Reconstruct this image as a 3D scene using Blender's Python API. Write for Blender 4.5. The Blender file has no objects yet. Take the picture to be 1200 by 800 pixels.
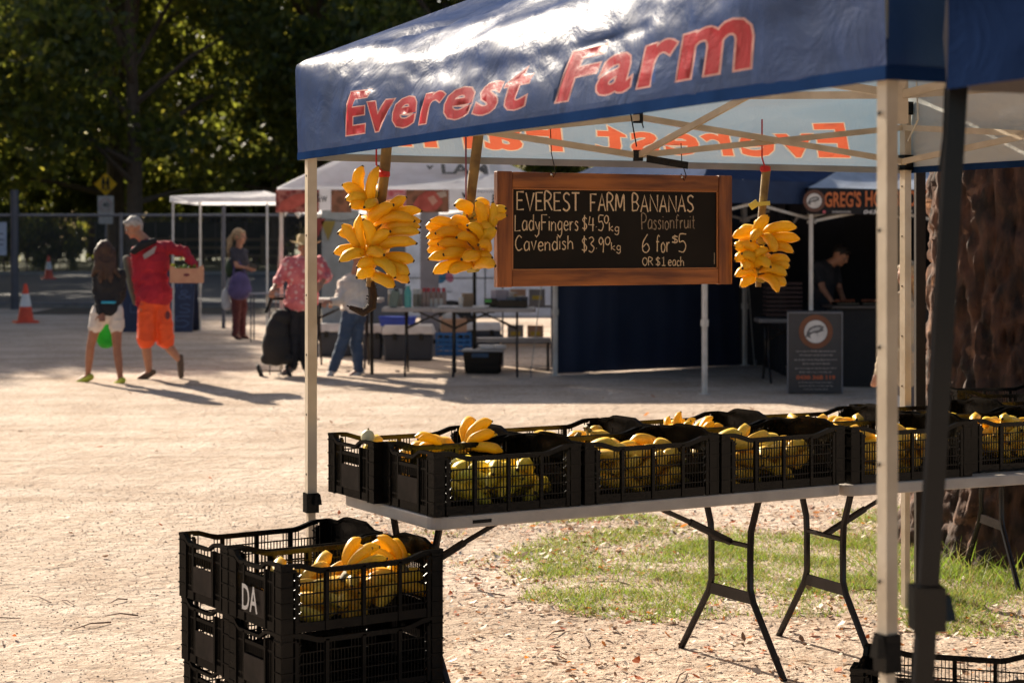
import bpy, bmesh, math, random
import numpy as np
from mathutils import Vector, Matrix, noise, geometry
rnd = random.Random(7)
C = bpy.context.scene
COL = C.collection
V = Vector
R = math.radians

# ------------------------------------------------------------------ camera, sky, sun
FPX, HOR, EYE = 2200.0, 282.0, 1.7
cam = bpy.data.objects.new('camera', bpy.data.cameras.new('camera')); COL.objects.link(cam)
cam.location = (0, 0, EYE); cam.rotation_euler = (R(90), 0, 0)
cam.data.lens = FPX / 1200 * 36; cam.data.sensor_width = 36
cam.data.shift_y = -(400 - HOR) / 1200
cam.data.clip_end = 2000; cam.data.clip_start = 0.1
cam.data.dof.use_dof = True; cam.data.dof.focus_distance = 7.3; cam.data.dof.aperture_fstop = 4.5
C.camera = cam
SUN_EL, SUN_AZ = R(28), math.atan2(-0.55, 0.83)          # azimuth measured from +Y towards +X
to_sun = V((math.sin(SUN_AZ) * math.cos(SUN_EL), math.cos(SUN_AZ) * math.cos(SUN_EL), math.sin(SUN_EL)))
w = bpy.data.worlds.new('World'); C.world = w; w.use_nodes = True
nt = w.node_tree; bg = nt.nodes['Background']
sky = nt.nodes.new('ShaderNodeTexSky'); sky.sky_type = 'NISHITA'; sky.sun_disc = False
sky.sun_elevation = SUN_EL; sky.sun_rotation = SUN_AZ; sky.dust_density = 2.5
nt.links.new(sky.outputs[0], bg.inputs[0]); bg.inputs[1].default_value = 0.05
sl = bpy.data.lights.new('sun', 'SUN'); sl.energy = 5.0; sl.angle = R(0.5); sl.color = (1, 0.88, 0.71)
so = bpy.data.objects.new('sun', sl); COL.objects.link(so)
so.rotation_euler = (-to_sun).to_track_quat('-Z', 'Y').to_euler()
C.view_settings.view_transform = 'Standard'; C.view_settings.look = 'None'
C.view_settings.gamma = 1; C.view_settings.exposure = 1.19
C.cycles.max_bounces = 7; C.cycles.transparent_max_bounces = 8

# ------------------------------------------------------------------ helpers
def ground(x, y):
    return 0.0 if y < 12.5 else min(0.5, 0.0112 * (y - 12.5))
def P(px, py, Y):
    return V(((px - 600) * Y / FPX, Y, EYE - (py - HOR) * Y / FPX))
def G(px, py):
    Y = EYE * FPX / (py - HOR)
    for _ in range(40): Y = (EYE - ground(0, Y)) * FPX / (py - HOR)
    return V(((px - 600) * Y / FPX, Y, ground(0, Y)))

MATS = {}
def M(name, c, rough=0.6, c2=None, scale=6, bump=0, bscale=60, metal=0, spec=0.5, trans=None, tf=0.4, detail=4, stretch=None, coat=0, gl=None):
    if name in MATS: return MATS[name]
    m = bpy.data.materials.new(name); m.use_nodes = True; n = m.node_tree; L = n.links
    b = n.nodes['Principled BSDF']; b.inputs['Roughness'].default_value = rough
    b.inputs['Metallic'].default_value = metal; b.inputs['Specular IOR Level'].default_value = spec
    b.inputs['Coat Weight'].default_value = coat
    tc = n.nodes.new('ShaderNodeTexCoord'); mp = n.nodes.new('ShaderNodeMapping')
    L.new(tc.outputs['Object'], mp.inputs[0])
    if stretch: mp.inputs['Scale'].default_value = stretch
    if c2 is None: c2 = tuple(x * 0.78 for x in c)
    nz = n.nodes.new('ShaderNodeTexNoise'); nz.inputs['Scale'].default_value = scale; nz.inputs['Detail'].default_value = detail
    L.new(mp.outputs[0], nz.inputs['Vector'])
    rp = n.nodes.new('ShaderNodeValToRGB'); rp.color_ramp.elements[0].position = 0.35; rp.color_ramp.elements[1].position = 0.65
    rp.color_ramp.elements[0].color = (*c2, 1); rp.color_ramp.elements[1].color = (*c, 1)
    L.new(nz.outputs['Fac'], rp.inputs[0]); L.new(rp.outputs[0], b.inputs['Base Color'])
    if bump:
        n2 = n.nodes.new('ShaderNodeTexNoise'); n2.inputs['Scale'].default_value = bscale; n2.inputs['Detail'].default_value = 5
        L.new(mp.outputs[0], n2.inputs['Vector'])
        bp = n.nodes.new('ShaderNodeBump'); bp.inputs['Strength'].default_value = bump; bp.inputs['Distance'].default_value = 0.01
        L.new(n2.outputs['Fac'], bp.inputs['Height']); L.new(bp.outputs[0], b.inputs['Normal'])
    if gl:   # plain diffuse body with a thin gloss: (share, roughness)
        d = n.nodes.new('ShaderNodeBsdfDiffuse'); g = n.nodes.new('ShaderNodeBsdfGlossy'); g.inputs['Roughness'].default_value = gl[1]
        mg = n.nodes.new('ShaderNodeMixShader'); mg.inputs[0].default_value = gl[0]; L.new(rp.outputs[0], d.inputs[0])
        if bump: L.new(bp.outputs[0], d.inputs['Normal']); L.new(bp.outputs[0], g.inputs['Normal'])
        L.new(d.outputs[0], mg.inputs[1]); L.new(g.outputs[0], mg.inputs[2]); L.new(mg.outputs[0], n.nodes['Material Output'].inputs[0])
    if trans:
        t = n.nodes.new('ShaderNodeBsdfTranslucent'); t.inputs[0].default_value = (*trans, 1)
        mx = n.nodes.new('ShaderNodeMixShader'); mx.inputs[0].default_value = tf
        L.new(b.outputs[0], mx.inputs[1]); L.new(t.outputs[0], mx.inputs[2])
        L.new(mx.outputs[0], n.nodes['Material Output'].inputs[0])
    MATS[name] = m
    return m

def cloth(name, outer, inner, tr, tf=0.4, rough=0.38, wr=0.35, spec=0.03, sheen=0.0):
    """two-sided tent cloth: printed outside, coated inside, lets light through"""
    m = M(name, outer, rough, spec=0.5)
    n = m.node_tree; L = n.links; b = n.nodes['Principled BSDF']
    src = b.inputs['Base Color'].links[0].from_socket
    ge = n.nodes.new('ShaderNodeNewGeometry'); mx = n.nodes.new('ShaderNodeMix'); mx.data_type = 'RGBA'
    L.new(ge.outputs['Backfacing'], mx.inputs[0]); L.new(src, mx.inputs[6]); mx.inputs[7].default_value = (*inner, 1)
    n.nodes.remove(b); b = n.nodes.new('ShaderNodeBsdfDiffuse'); gs = n.nodes.new('ShaderNodeBsdfGlossy'); gs.inputs['Roughness'].default_value = rough
    gx_ = n.nodes.new('ShaderNodeMixShader'); gx_.inputs[0].default_value = spec; L.new(b.outputs[0], gx_.inputs[1]); L.new(gs.outputs[0], gx_.inputs[2])
    L.new(mx.outputs[2], b.inputs['Color'])
    tc = n.nodes.new('ShaderNodeTexCoord')
    n1 = n.nodes.new('ShaderNodeTexNoise'); n1.inputs['Scale'].default_value = 5; n1.inputs['Detail'].default_value = 7; n1.inputs['Distortion'].default_value = 1.6
    n1.inputs['Roughness'].default_value = 0.6
    L.new(tc.outputs['Object'], n1.inputs['Vector'])
    bp = n.nodes.new('ShaderNodeBump'); bp.inputs['Strength'].default_value = wr; bp.inputs['Distance'].default_value = 0.03
    L.new(n1.outputs['Fac'], bp.inputs['Height']); L.new(bp.outputs[0], b.inputs['Normal']); L.new(bp.outputs[0], gs.inputs['Normal'])
    t = n.nodes.new('ShaderNodeBsdfTranslucent'); t.inputs[0].default_value = (*tr, 1)
    ms = n.nodes.new('ShaderNodeMixShader'); ms.inputs[0].default_value = tf
    L.new(gx_.outputs[0], ms.inputs[1]); L.new(t.outputs[0], ms.inputs[2]); L.new(ms.outputs[0], n.nodes['Material Output'].inputs[0])
    return m

def tag(o, label=None, cat=None, group=None, kind=None):
    if label: o['label'] = label
    if cat: o['category'] = cat
    if group: o['group'] = group
    if kind: o['kind'] = kind
    return o
def thing(name, label, cat, loc=(0, 0, 0), rz=0, group=None, mat4=None):
    o = bpy.data.objects.new(name, None); COL.objects.link(o); o.empty_display_size = 0.1
    if mat4 is not None: o.matrix_world = mat4
    else: o.location = loc; o.rotation_euler = (0, 0, rz)
    return tag(o, label, cat, group)
def link(name, me, parent=None, label=None):
    o = bpy.data.objects.new(name, me); COL.objects.link(o)
    if parent: o.parent = parent
    if label: o['label'] = label
    return o
def copy_tree(o, parent=None):
    c = o.copy(); COL.objects.link(c)
    if parent is not None:
        c.parent = parent; c.matrix_parent_inverse = o.matrix_parent_inverse
    for ch in list(o.children): copy_tree(ch, c)
    return c

class MB:
    def __init__(s, off=(0, 0, 0)): s.v = []; s.f = []; s.m = []; s.cur = 0; s.off = V(off)
    def add(s, vs, fs):
        n = len(s.v); s.v += [tuple(V(p) - s.off) for p in vs]
        s.f += [tuple(i + n for i in f) for f in fs]; s.m += [s.cur] * len(fs); return s
    def box(s, c, size, rot=None, taper=None):
        c = V(c); hx, hy, hz = size[0] / 2, size[1] / 2, size[2] / 2
        tp = taper or (1, 1)
        vs = []
        for z, kx, ky in ((-hz, 1, 1), (hz, tp[0], tp[1])):
            for x, y in ((-hx, -hy), (hx, -hy), (hx, hy), (-hx, hy)): vs.append(V((x * kx, y * ky, z)))
        if rot is not None: vs = [rot @ p for p in vs]
        return s.add([c + p for p in vs], [(3, 2, 1, 0), (4, 5, 6, 7), (0, 1, 5, 4), (1, 2, 6, 5), (2, 3, 7, 6), (3, 0, 4, 7)])
    def beam(s, a, b, w, h=None, up=(0, 0, 1)):
        a, b = V(a), V(b); h = h or w; d = b - a; L = d.length
        if L < 1e-6: return s
        x = d / L; upv = V(up)
        if abs(x.dot(upv)) > 0.99: upv = V((0, 1, 0))
        y = upv.cross(x).normalized(); z = x.cross(y)
        rot = Matrix((x, y, z)).transposed()
        return s.box((a + b) / 2, (L, w, h), rot)
    def tube(s, pts, rad, seg=8, caps=True, flat=1.0, ref=None):
        pts = [V(p) for p in pts]; n = len(pts)
        if not hasattr(rad, '__len__'): rad = [rad] * n
        vs = []; fs = []; prev = None
        for i, p in enumerate(pts):
            t = (pts[min(i + 1, n - 1)] - pts[max(i - 1, 0)]).normalized()
            if prev is None:
                a = V(ref) if ref else (V((0, 0, 1)) if abs(t.z) < 0.9 else V((1, 0, 0)))
                prev = (a - t * a.dot(t)).normalized()
            else: prev = (prev - t * prev.dot(t)).normalized()
            q = t.cross(prev)
            for k in range(seg):
                an = 2 * math.pi * k / seg
                vs.append(p + (prev * math.cos(an) + q * math.sin(an) * flat) * rad[i])
        for i in range(n - 1):
            for k in range(seg):
                k2 = (k + 1) % seg
                fs.append((i * seg + k, i * seg + k2, (i + 1) * seg + k2, (i + 1) * seg + k))
        if caps: fs.append(tuple(range(seg))[::-1]); fs.append(tuple((n - 1) * seg + k for k in range(seg)))
        return s.add(vs, fs)
    def lathe(s, c, prof, seg=16, ax=None):
        c = V(c); vs = []; fs = []
        for r, z in prof:
            for k in range(seg):
                a = 2 * math.pi * k / seg; p = V((r * math.cos(a), r * math.sin(a), z))
                vs.append(c + (ax @ p if ax else p))
        for i in range(len(prof) - 1):
            for k in range(seg):
                k2 = (k + 1) % seg; fs.append((i * seg + k, i * seg + k2, (i + 1) * seg + k2, (i + 1) * seg + k))
        fs.append(tuple(range(seg))[::-1]); fs.append(tuple((len(prof) - 1) * seg + k for k in range(seg)))
        return s.add(vs, fs)
    def ell(s, c, r, rot=None, seg=12, rings=8):
        c = V(c); r = r if hasattr(r, '__len__') else (r, r, r); vs = [V((0, 0, r[2]))]; fs = []
        for i in range(1, rings):
            th = math.pi * i / rings
            for k in range(seg):
                a = 2 * math.pi * k / seg; vs.append(V((r[0] * math.sin(th) * math.cos(a), r[1] * math.sin(th) * math.sin(a), r[2] * math.cos(th))))
        vs.append(V((0, 0, -r[2])))
        for k in range(seg): fs.append((0, 1 + k, 1 + (k + 1) % seg))
        for i in range(rings - 2):
            for k in range(seg):
                a = 1 + i * seg; fs.append((a + k, a + seg + k, a + seg + (k + 1) % seg, a + (k + 1) % seg))
        a = 1 + (rings - 2) * seg
        for k in range(seg): fs.append((a + k, len(vs) - 1, a + (k + 1) % seg))
        if rot is not None: vs = [rot @ p for p in vs]
        return s.add([c + p for p in vs], fs)
    def prism(s, poly, c, ux, uy, depth):
        """2-D outline extruded along ux x uy"""
        c, ux, uy = V(c), V(ux).normalized(), V(uy).normalized(); n = ux.cross(uy) * depth; k = len(poly)
        a = [c + ux * p[0] + uy * p[1] for p in poly]
        tr = [tuple(t) for t in geometry.tessellate_polygon([[V((p[0], p[1], 0)) for p in poly]])]
        fs = [t for t in tr] + [tuple(i + k for i in t[::-1]) for t in tr] + [(i, (i + 1) % k, (i + 1) % k + k, i + k) for i in range(k)]
        return s.add(a + [p + n for p in a], fs)
    def mesh(s, name, mats, smooth=False):
        me = bpy.data.meshes.new(name); me.from_pydata(s.v, [], s.f)
        mats = mats if isinstance(mats, (list, tuple)) else [mats]
        for m in mats: me.materials.append(m)
        if len(mats) > 1: me.polygons.foreach_set('material_index', s.m)
        bm = bmesh.new(); bm.from_mesh(me); bmesh.ops.recalc_face_normals(bm, faces=bm.faces); bm.to_mesh(me); bm.free()
        if smooth:
            me.polygons.foreach_set('use_smooth', [True] * len(me.polygons))
            if smooth != 'all': me.set_sharp_from_angle(angle=R(38))
        me.update(); return me
    def build(s, name, mats, parent=None, smooth=False, label=None):
        return link(name, s.mesh(name, mats, smooth), parent, label)

def bevel(o, w=0.004, seg=2):
    bm = bmesh.new(); bm.from_mesh(o.data)
    es = [e for e in bm.edges if e.is_manifold and e.calc_face_angle(0) > 0.6]
    bmesh.ops.bevel(bm, geom=es, offset=w, segments=seg, affect='EDGES', profile=0.5)
    bm.to_mesh(o.data); bm.free(); return o

def frame(o, ux, uz):
    """local x along ux, local z along uz, local -y towards the viewer"""
    ux = V(ux).normalized(); uz = V(uz); uz = (uz - ux * uz.dot(ux)).normalized(); n = ux.cross(uz)
    m = Matrix((ux, -n, uz)).transposed().to_4x4(); m.translation = V(o); return m

_tmp = bpy.data.scenes.new('workbench_scene')
def eval_mesh(o):
    _tmp.collection.objects.link(o); vl = _tmp.view_layers[0]; vl.update(); dg = vl.depsgraph
    me = bpy.data.meshes.new_from_object(o.evaluated_get(dg)); return me
def text_mesh(s, bold=0.0, shear=0.0, res=3, space=1.0, extr=0.0):
    cu = bpy.data.curves.new('t', 'FONT'); cu.body = s; cu.size = 1; cu.offset = bold; cu.shear = shear
    cu.resolution_u = res; cu.space_character = space; cu.extrude = extr
    o = bpy.data.objects.new('t', cu)
    me = eval_mesh(o); bpy.data.objects.remove(o); bpy.data.curves.remove(cu)
    return me
def txt(s, mat, parent, m4, x0, x1, z0, z1, bold=0.0, name='lettering', y=-0.003, fit=None, shear=0, th=0.0008):
    """flat lettering fitted in the rectangle x0..x1, z0..z1 of frame m4; fit = string whose height counts"""
    me = text_mesh(s, bold, shear)
    co = np.array([v.co[:] for v in me.vertices]); mn, mx = co.min(0), co.max(0)
    k = (x1 - x0) / (mx[0] - mn[0]); kz = (z1 - z0) / (mx[1] - mn[1])
    mb = MB(); vs = [(x0 + (c[0] - mn[0]) * k, y, z0 + (c[1] - mn[1]) * kz) for c in co]
    mb.add(vs, [tuple(p.vertices) for p in me.polygons])
    me2 = bpy.data.meshes.new(name); me2.from_pydata([tuple(m4 @ V(v)) for v in mb.v], [], mb.f); me2.materials.append(mat)
    bpy.data.meshes.remove(me)
    return link(name, me2, parent)

# --- one continuous body or garment out of overlapping masses
def solid(name, prims, mat, parent, voxel=0.009, sm=3, label=None, fold=0.0):
    mb = MB()
    for p in prims:
        if p[0] == 'c':
            _, a, ra, b, rb = p; a, b = V(a), V(b)
            mb.ell(a, ra, seg=12, rings=8); mb.ell(b, rb, seg=12, rings=8)
            if (b - a).length > 1e-4: mb.tube([a, b], [ra, rb], 14)
        else:
            _, c, r, rot = p; mb.ell(c, r, rot, 18, 12)
    me = mb.mesh(name, mat); o = bpy.data.objects.new(name, me)
    md = o.modifiers.new('r', 'REMESH'); md.mode = 'VOXEL'; md.voxel_size = voxel; md.use_smooth_shade = True
    if sm:
        s_ = o.modifiers.new('s', 'SMOOTH'); s_.iterations = sm; s_.factor = 0.6
    me2 = eval_mesh(o)
    if not me2.materials: me2.materials.append(mat)
    bpy.data.objects.remove(o); bpy.data.meshes.remove(me); me2.name = name
    if fold:   # creases in the cloth
        nrm_ = [v.normal.copy() for v in me2.vertices]
        for v, vn in zip(me2.vertices, nrm_):
            c = v.co; s = noise.noise(V((c.x * 5 + c.z * 4, c.y * 5, c.z * 9 - c.x * 6))); s2 = noise.noise(V((c.x * 16, c.y * 16 + 5, c.z * 7)))
            v.co = c + vn * fold * (1.1 * (1 - abs(s) * 5 if abs(s) < 0.2 else 0) - 0.4 + 0.9 * s2)
    return link(name, me2, parent, label)

def np_mesh(name, verts, nper, mats, midx=None, smooth=False):
    """verts: (N*nper,3) array, one polygon per nper verts"""
    n = len(verts) // nper; me = bpy.data.meshes.new(name)
    me.vertices.add(len(verts)); me.vertices.foreach_set('co', verts.astype(np.float32).ravel())
    me.loops.add(n * nper); me.loops.foreach_set('vertex_index', np.arange(n * nper, dtype=np.int32))
    me.polygons.add(n); me.polygons.foreach_set('loop_start', np.arange(0, n * nper, nper, dtype=np.int32))
    me.polygons.foreach_set('loop_total', np.full(n, nper, dtype=np.int32))
    for m in mats: me.materials.append(m)
    if midx is not None: me.polygons.foreach_set('material_index', midx.astype(np.int32))
    me.update(calc_edges=True); return me

# ------------------------------------------------------------------ ground, road, grass
def sheet(name, x0, x1, ys, mat, dz=0.0, nx=2):
    mb = MB(); xs = np.linspace(x0, x1, nx)
    for y in ys:
        for x in xs: mb.v.append((x, y, ground(x, y) + dz))
    for j in range(len(ys) - 1):
        for i in range(nx - 1):
            a = j * nx + i; mb.f.append((a, a + 1, a + nx + 1, a + nx)); mb.m.append(0)
    o = link(name, mb.mesh(name, mat)); o['kind'] = 'structure'
    return o

def gravel_mat():
    m = M('gravel', (0.73, 0.605, 0.50), 0.95, (0.62, 0.505, 0.41), scale=0.5, detail=6, spec=0.15)
    n = m.node_tree; L = n.links; b = n.nodes['Principled BSDF']
    tc = n.nodes.new('ShaderNodeTexCoord')
    src = b.inputs['Base Color'].links[0].from_socket
    def nz(scale, det=5, rough=0.6, dist=0):
        t = n.nodes.new('ShaderNodeTexNoise'); t.inputs['Scale'].default_value = scale; t.inputs['Detail'].default_value = det
        t.inputs['Roughness'].default_value = rough; t.inputs['Distortion'].default_value = dist
        L.new(tc.outputs['Object'], t.inputs['Vector']); return t
    def mul(a, fac_node, lo, hi, colr):
        r = n.nodes.new('ShaderNodeValToRGB'); r.color_ramp.elements[0].position = lo; r.color_ramp.elements[1].position = hi
        r.color_ramp.elements[0].color = (*colr, 1); r.color_ramp.elements[1].color = (1, 1, 1, 1)
        L.new(fac_node, r.inputs[0])
        x = n.nodes.new('ShaderNodeMix'); x.data_type = 'RGBA'; x.blend_type = 'MULTIPLY'; x.inputs[0].default_value = 1
        L.new(a, x.inputs[6]); L.new(r.outputs[0], x.inputs[7]); return x.outputs[2]
    c = mul(src, nz(38, 3, 0.75).outputs['Fac'], 0.34, 0.44, (0.42, 0.34, 0.3))
    c = mul(c, nz(14, 5, 0.7).outputs['Fac'], 0.3, 0.52, (0.72, 0.66, 0.62))
    c = mul(c, nz(0.7, 3, 0.5, 1.2).outputs['Fac'], 0.35, 0.55, (0.9, 0.88, 0.86))
    c = mul(c, nz(2.2, 5, 0.65, 0.6).outputs['Fac'], 0.35, 0.6, (0.84, 0.8, 0.76))
    L.new(c, b.inputs['Base Color'])
    mp2 = n.nodes.new('ShaderNodeMapping'); mp2.inputs['Scale'].default_value = (0.22, 1.6, 1); mp2.inputs['Rotation'].default_value = (0, 0, 0.35); L.new(tc.outputs['Object'], mp2.inputs[0])
    n9 = nz(1.0, 4, 0.6, 0.4); L.new(mp2.outputs[0], n9.inputs['Vector']); c = mul(c, n9.outputs['Fac'], 0.38, 0.52, (0.87, 0.85, 0.83)); L.new(c, b.inputs['Base Color'])
    h1 = nz(90, 4, 0.7); h2 = nz(14, 6, 0.65); h3 = nz(4.5, 5, 0.6, 0.8)
    a1 = n.nodes.new('ShaderNodeMath'); a1.operation = 'MULTIPLY_ADD'; a1.inputs[1].default_value = 0.22
    L.new(h1.outputs['Fac'], a1.inputs[0]); L.new(h2.outputs['Fac'], a1.inputs[2])
    a2 = n.nodes.new('ShaderNodeMath'); a2.operation = 'MULTIPLY_ADD'; a2.inputs[1].default_value = 1.4
    L.new(h3.outputs['Fac'], a2.inputs[0]); L.new(a1.outputs[0], a2.inputs[2])
    bp = n.nodes.new('ShaderNodeBump'); bp.inputs['Strength'].default_value = 1.0; bp.inputs['Distance'].default_value = 0.035
    L.new(a2.outputs[0], bp.inputs['Height']); L.new(bp.outputs[0], b.inputs['Normal'])
    return m
YS = [-60, -10, 0, 4, 8, 12.5, 16, 20, 25, 30, 38, 45, 57.14, 80, 140, 300, 900]
sheet('ground', -600, 600, YS, gravel_mat(), nx=9)
sheet('road', -120, 120, [39.2, 45, 57.14, 66], M('asphalt', (0.075, 0.075, 0.08), 0.8, (0.05, 0.05, 0.055), scale=1.5, bump=0.3, bscale=30), 0.006)
sheet('grass_verge', -400, 400, [66.2, 80, 140, 300, 600], M('verge', (0.075, 0.088, 0.02), 0.9, (0.035, 0.045, 0.012), scale=0.6, bump=1, bscale=6), 0.01)
sheet('path', -9.5, 4, [36.4, 39.1], M('leafy_dirt', (0.1, 0.07, 0.045), 0.95, (0.045, 0.035, 0.025), scale=2, bump=1, bscale=15), 0.005)
kb = MB()
kb.box((0, 39.15, ground(0, 39.15) + 0.05), (180, 0.14, 0.12)); kb.box((0, 66.1, ground(0, 66) + 0.05), (240, 0.16, 0.14))
tag(kb.build('kerb', M('kerb_concrete', (0.28, 0.26, 0.24), 0.85, bump=0.4)), kind='structure')

def inpatch(x, y):
    """grass patch under and beyond the tables: 0..1"""
    d = noise.noise(V((x * 0.9, y * 0.9, 3))) * 0.9 + noise.noise(V((x * 3, y * 3, 5))) * 0.35
    near = max(7.9, 8.75 - 0.35 * x)
    a = min((y - near) * 1.3, (11.2 + 0.3 * x - y) * 1.0, (x + 0.15 - 0.25 * (9 - y)) * 1.3)
    return max(0.0, min(1.0, a * 0.8 + d * 0.9))

def scatter(n, x0, x1, y0, y1, dens):
    out = []
    while len(out) < n:
        x = rnd.uniform(x0, x1); y = rnd.uniform(y0, y1)
        if rnd.random() < dens(x, y): out.append((x, y))
    return out
def blades(name, pts, hmin, hmax, width, mats, label):
    N = len(pts); p = np.array([(x, y, ground(x, y)) for x, y in pts]); rs = np.random.RandomState(3)
    an = rs.uniform(0, 2 * np.pi, N); h = rs.uniform(hmin, hmax, N); ln = rs.normal(0, 0.85, (N, 2)) * h[:, None]
    d = np.stack([np.cos(an), np.sin(an), 0 * an], 1) * width * rs.uniform(0.5, 1.2, N)[:, None]
    tip = p + np.stack([ln[:, 0], ln[:, 1], h], 1)
    vs = np.stack([p - d, p + d, tip], 1).reshape(-1, 3)
    return tag(link(name, np_mesh(name, vs, 3, mats, rs.choice(len(mats), N, p=[0.5, 0.34, 0.16]))), label, 'grass', kind='stuff')
gm = [M('grass_a', (0.11, 0.19, 0.025), 0.6, trans=(0.28, 0.42, 0.04), tf=0.42), M('grass_b', (0.22, 0.22, 0.06), 0.6, trans=(0.4, 0.4, 0.08), tf=0.4),
      M('grass_dry', (0.45, 0.36, 0.18), 0.8, trans=(0.5, 0.38, 0.15), tf=0.3)]
def gd(x, y):
    k = inpatch(x, y); return 0 if k < 0.25 else k * max(0.16, min(1, 0.5 + 2.4 * noise.noise(V((x * 2.3, y * 2.3, 9)))))
blades('grass', scatter(150000, -0.6, 6.3, 7.0, 12.2, gd), 0.009, 0.04, 0.003, gm, 'sunlit grass tufts growing among dead leaves behind the tables')
blades('long_grass', scatter(420, 1.8, 2.6, 9.2, 10.1, lambda x, y: 1), 0.04, 0.15, 0.004, gm, 'tall weedy grass at the foot of the thick tree trunk')

def litter(name, pts, smin, smax, mats, label, cat, tilt=0.28, curl=0.3):
    N = len(pts); rs = np.random.RandomState(11)
    p = np.array([(x, y, ground(x, y) + 0.006) for x, y in pts]); s = rs.uniform(smin, smax, N) * rs.uniform(0.6, 1.3, N)
    an = rs.uniform(0, 2 * np.pi, N); u = np.stack([np.cos(an), np.sin(an), rs.normal(0, tilt, N)], 1); u /= np.linalg.norm(u, axis=1)[:, None]
    t = np.stack([-np.sin(an), np.cos(an), rs.normal(0, tilt, N)], 1); nrm = np.cross(u, t)
    w_ = rs.uniform(0.25, 0.6, N)[:, None] * s[:, None]; s = s[:, None]; c = curl * s * rs.uniform(-0.3, 1, N)[:, None]
    up = np.abs(u[:, 2:3]) * s + 0.003; p[:, 2:3] += up
    a = p - u * s + nrm * c; b = p - u * s * 0.3 + t * w_ ; d = p + u * s + nrm * c; e = p - u * s * 0.3 - t * w_; f = p + u * s * 0.45 + t * w_ * 0.8; g = p + u * s * 0.45 - t * w_ * 0.8
    q = np.concatenate([np.stack([a, e, b], 1).reshape(-1, 3), np.stack([b, e, g], 1).reshape(-1, 3), np.stack([b, g, f], 1).reshape(-1, 3), np.stack([f, g, d], 1).reshape(-1, 3)])
    mi = np.tile(rs.choice(len(mats), N, p=[0.45, 0.33, 0.12, 0.10][:len(mats)] if len(mats) == 4 else None), 4)
    return tag(link(name, np_mesh(name, q, 3, mats, mi)), label, cat, kind='stuff')
lm = [M('leaf_pale', (0.8, 0.68, 0.55), 0.7), M('leaf_brown', (0.4, 0.22, 0.12), 0.7), M('leaf_rust', (0.45, 0.12, 0.04), 0.6, trans=(0.6, 0.14, 0.02), tf=0.3), M('leaf_orange', (0.6, 0.24, 0.05), 0.6, trans=(0.8, 0.25, 0.03), tf=0.3)]
def ld(x, y):
    k = inpatch(x, y); e = 1 - abs(k - 0.35) * 1.5
    return max(0.008, min(1, e)) * (0.55 + 0.45 * noise.noise(V((x * 2.5, y * 2.5, 1)))) * (1 if (x > -0.5 or y > 9) else 0.1)
litter('leaf_litter', scatter(9000, -1.2, 6.4, 6.4, 12.0, ld), 0.009, 0.024, lm, 'dead leaves strewn over the grass patch and its gravel edge', 'leaves')
litter('dry_leaves', scatter(420, -5, 5, 5.4, 20, lambda x, y: 1), 0.008, 0.03, lm, 'sparse dry leaves blown across the open gravel', 'leaves')
# stones
def stones(name, n, smin, smax, reg, label):
    pts = scatter(n, *reg, lambda x, y: 1 if abs(x) < 0.32 * y + 0.6 else 0); rs = np.random.RandomState(5)
    p = np.array([(x, y, ground(x, y)) for x, y in pts]); s = (rs.uniform(smin, smax, n) * rs.uniform(0.5, 1, n))[:, None]
    base = np.array([[1, 0, 0], [0, 1, 0], [-1, 0, 0], [0, -1, 0], [0, 0, 0.8]], float)
    q = base[None] * s[:, None] * rs.uniform(0.6, 1.3, (n, 5, 1)) + p[:, None]
    tri = [(0, 1, 4), (1, 2, 4), (2, 3, 4), (3, 0, 4)]
    vs = np.concatenate([q[:, t].reshape(-1, 3) for t in tri])
    mi = np.tile(rs.randint(0, 2, n), 4)
    return tag(link(name, np_mesh(name, vs, 3, [M('stone_a', (0.5, 0.4, 0.31), 0.9), M('stone_b', (0.3, 0.24, 0.19), 0.9)], mi)), label, 'stones', kind='stuff')
stones('fine_gravel', 34000, 0.002, 0.0085, (-4.5, 5, 5.3, 13), 'loose grit and small stones over the pale gravel ground')
stones('pebbles', 700, 0.006, 0.014, (-7, 7, 5.3, 22), 'scattered darker pebbles on the gravel')
tw = MB()
for i in range(70):
    x, y = scatter(1, -2.5, 5, 5.6, 9.5, lambda x, y: 1 if y > 6.4 or x < 0 else 0.4)[0]; a = rnd.uniform(0, 6.3); l = rnd.uniform(0.03, 0.12)
    d = V((math.cos(a), math.sin(a), 0)); o_ = V((x, y, 0.006))
    tw.tube([o_, o_ + d * l + V((0, 0, 0.012)), o_ + d * 2 * l + V((0.01, 0.012, 0))], [0.004, 0.003, 0.0015], 5)
tag(tw.build('twigs', M('twig', (0.2, 0.12, 0.08), 0.8)), 'thin fallen twigs lying on the gravel near the tables', 'twigs', kind='stuff')

# ------------------------------------------------------------------ the big tree trunk on the right
def bark_mat():
    m = M('bark', (0.12, 0.055, 0.032), 0.9, (0.022, 0.014, 0.010), scale=12, bump=1, bscale=34, stretch=(1, 1, 0.45), detail=10)
    n = m.node_tree; L = n.links; b = n.nodes['Principled BSDF']; src = b.inputs['Base Color'].links[0].from_socket
    v = n.nodes.new('ShaderNodeTexNoise'); v.inputs['Scale'].default_value = 7; v.inputs['Detail'].default_value = 6
    tc = n.nodes.new('ShaderNodeTexCoord'); L.new(tc.outputs['Object'], v.inputs[0])
    r = n.nodes.new('ShaderNodeValToRGB'); r.color_ramp.elements[0].position = 0.64; r.color_ramp.elements[1].position = 0.7
    L.new(v.outputs['Fac'], r.inputs[0]); x = n.nodes.new('ShaderNodeMix'); x.data_type = 'RGBA'
    L.new(r.outputs[0], x.inputs[0]); L.new(src, x.inputs[6]); x.inputs[7].default_value = (0.2, 0.1, 0.055, 1)
    L.new(x.outputs[2], b.inputs['Base Color']); return m
BT = V((2.9, 10.45, 0))
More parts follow.
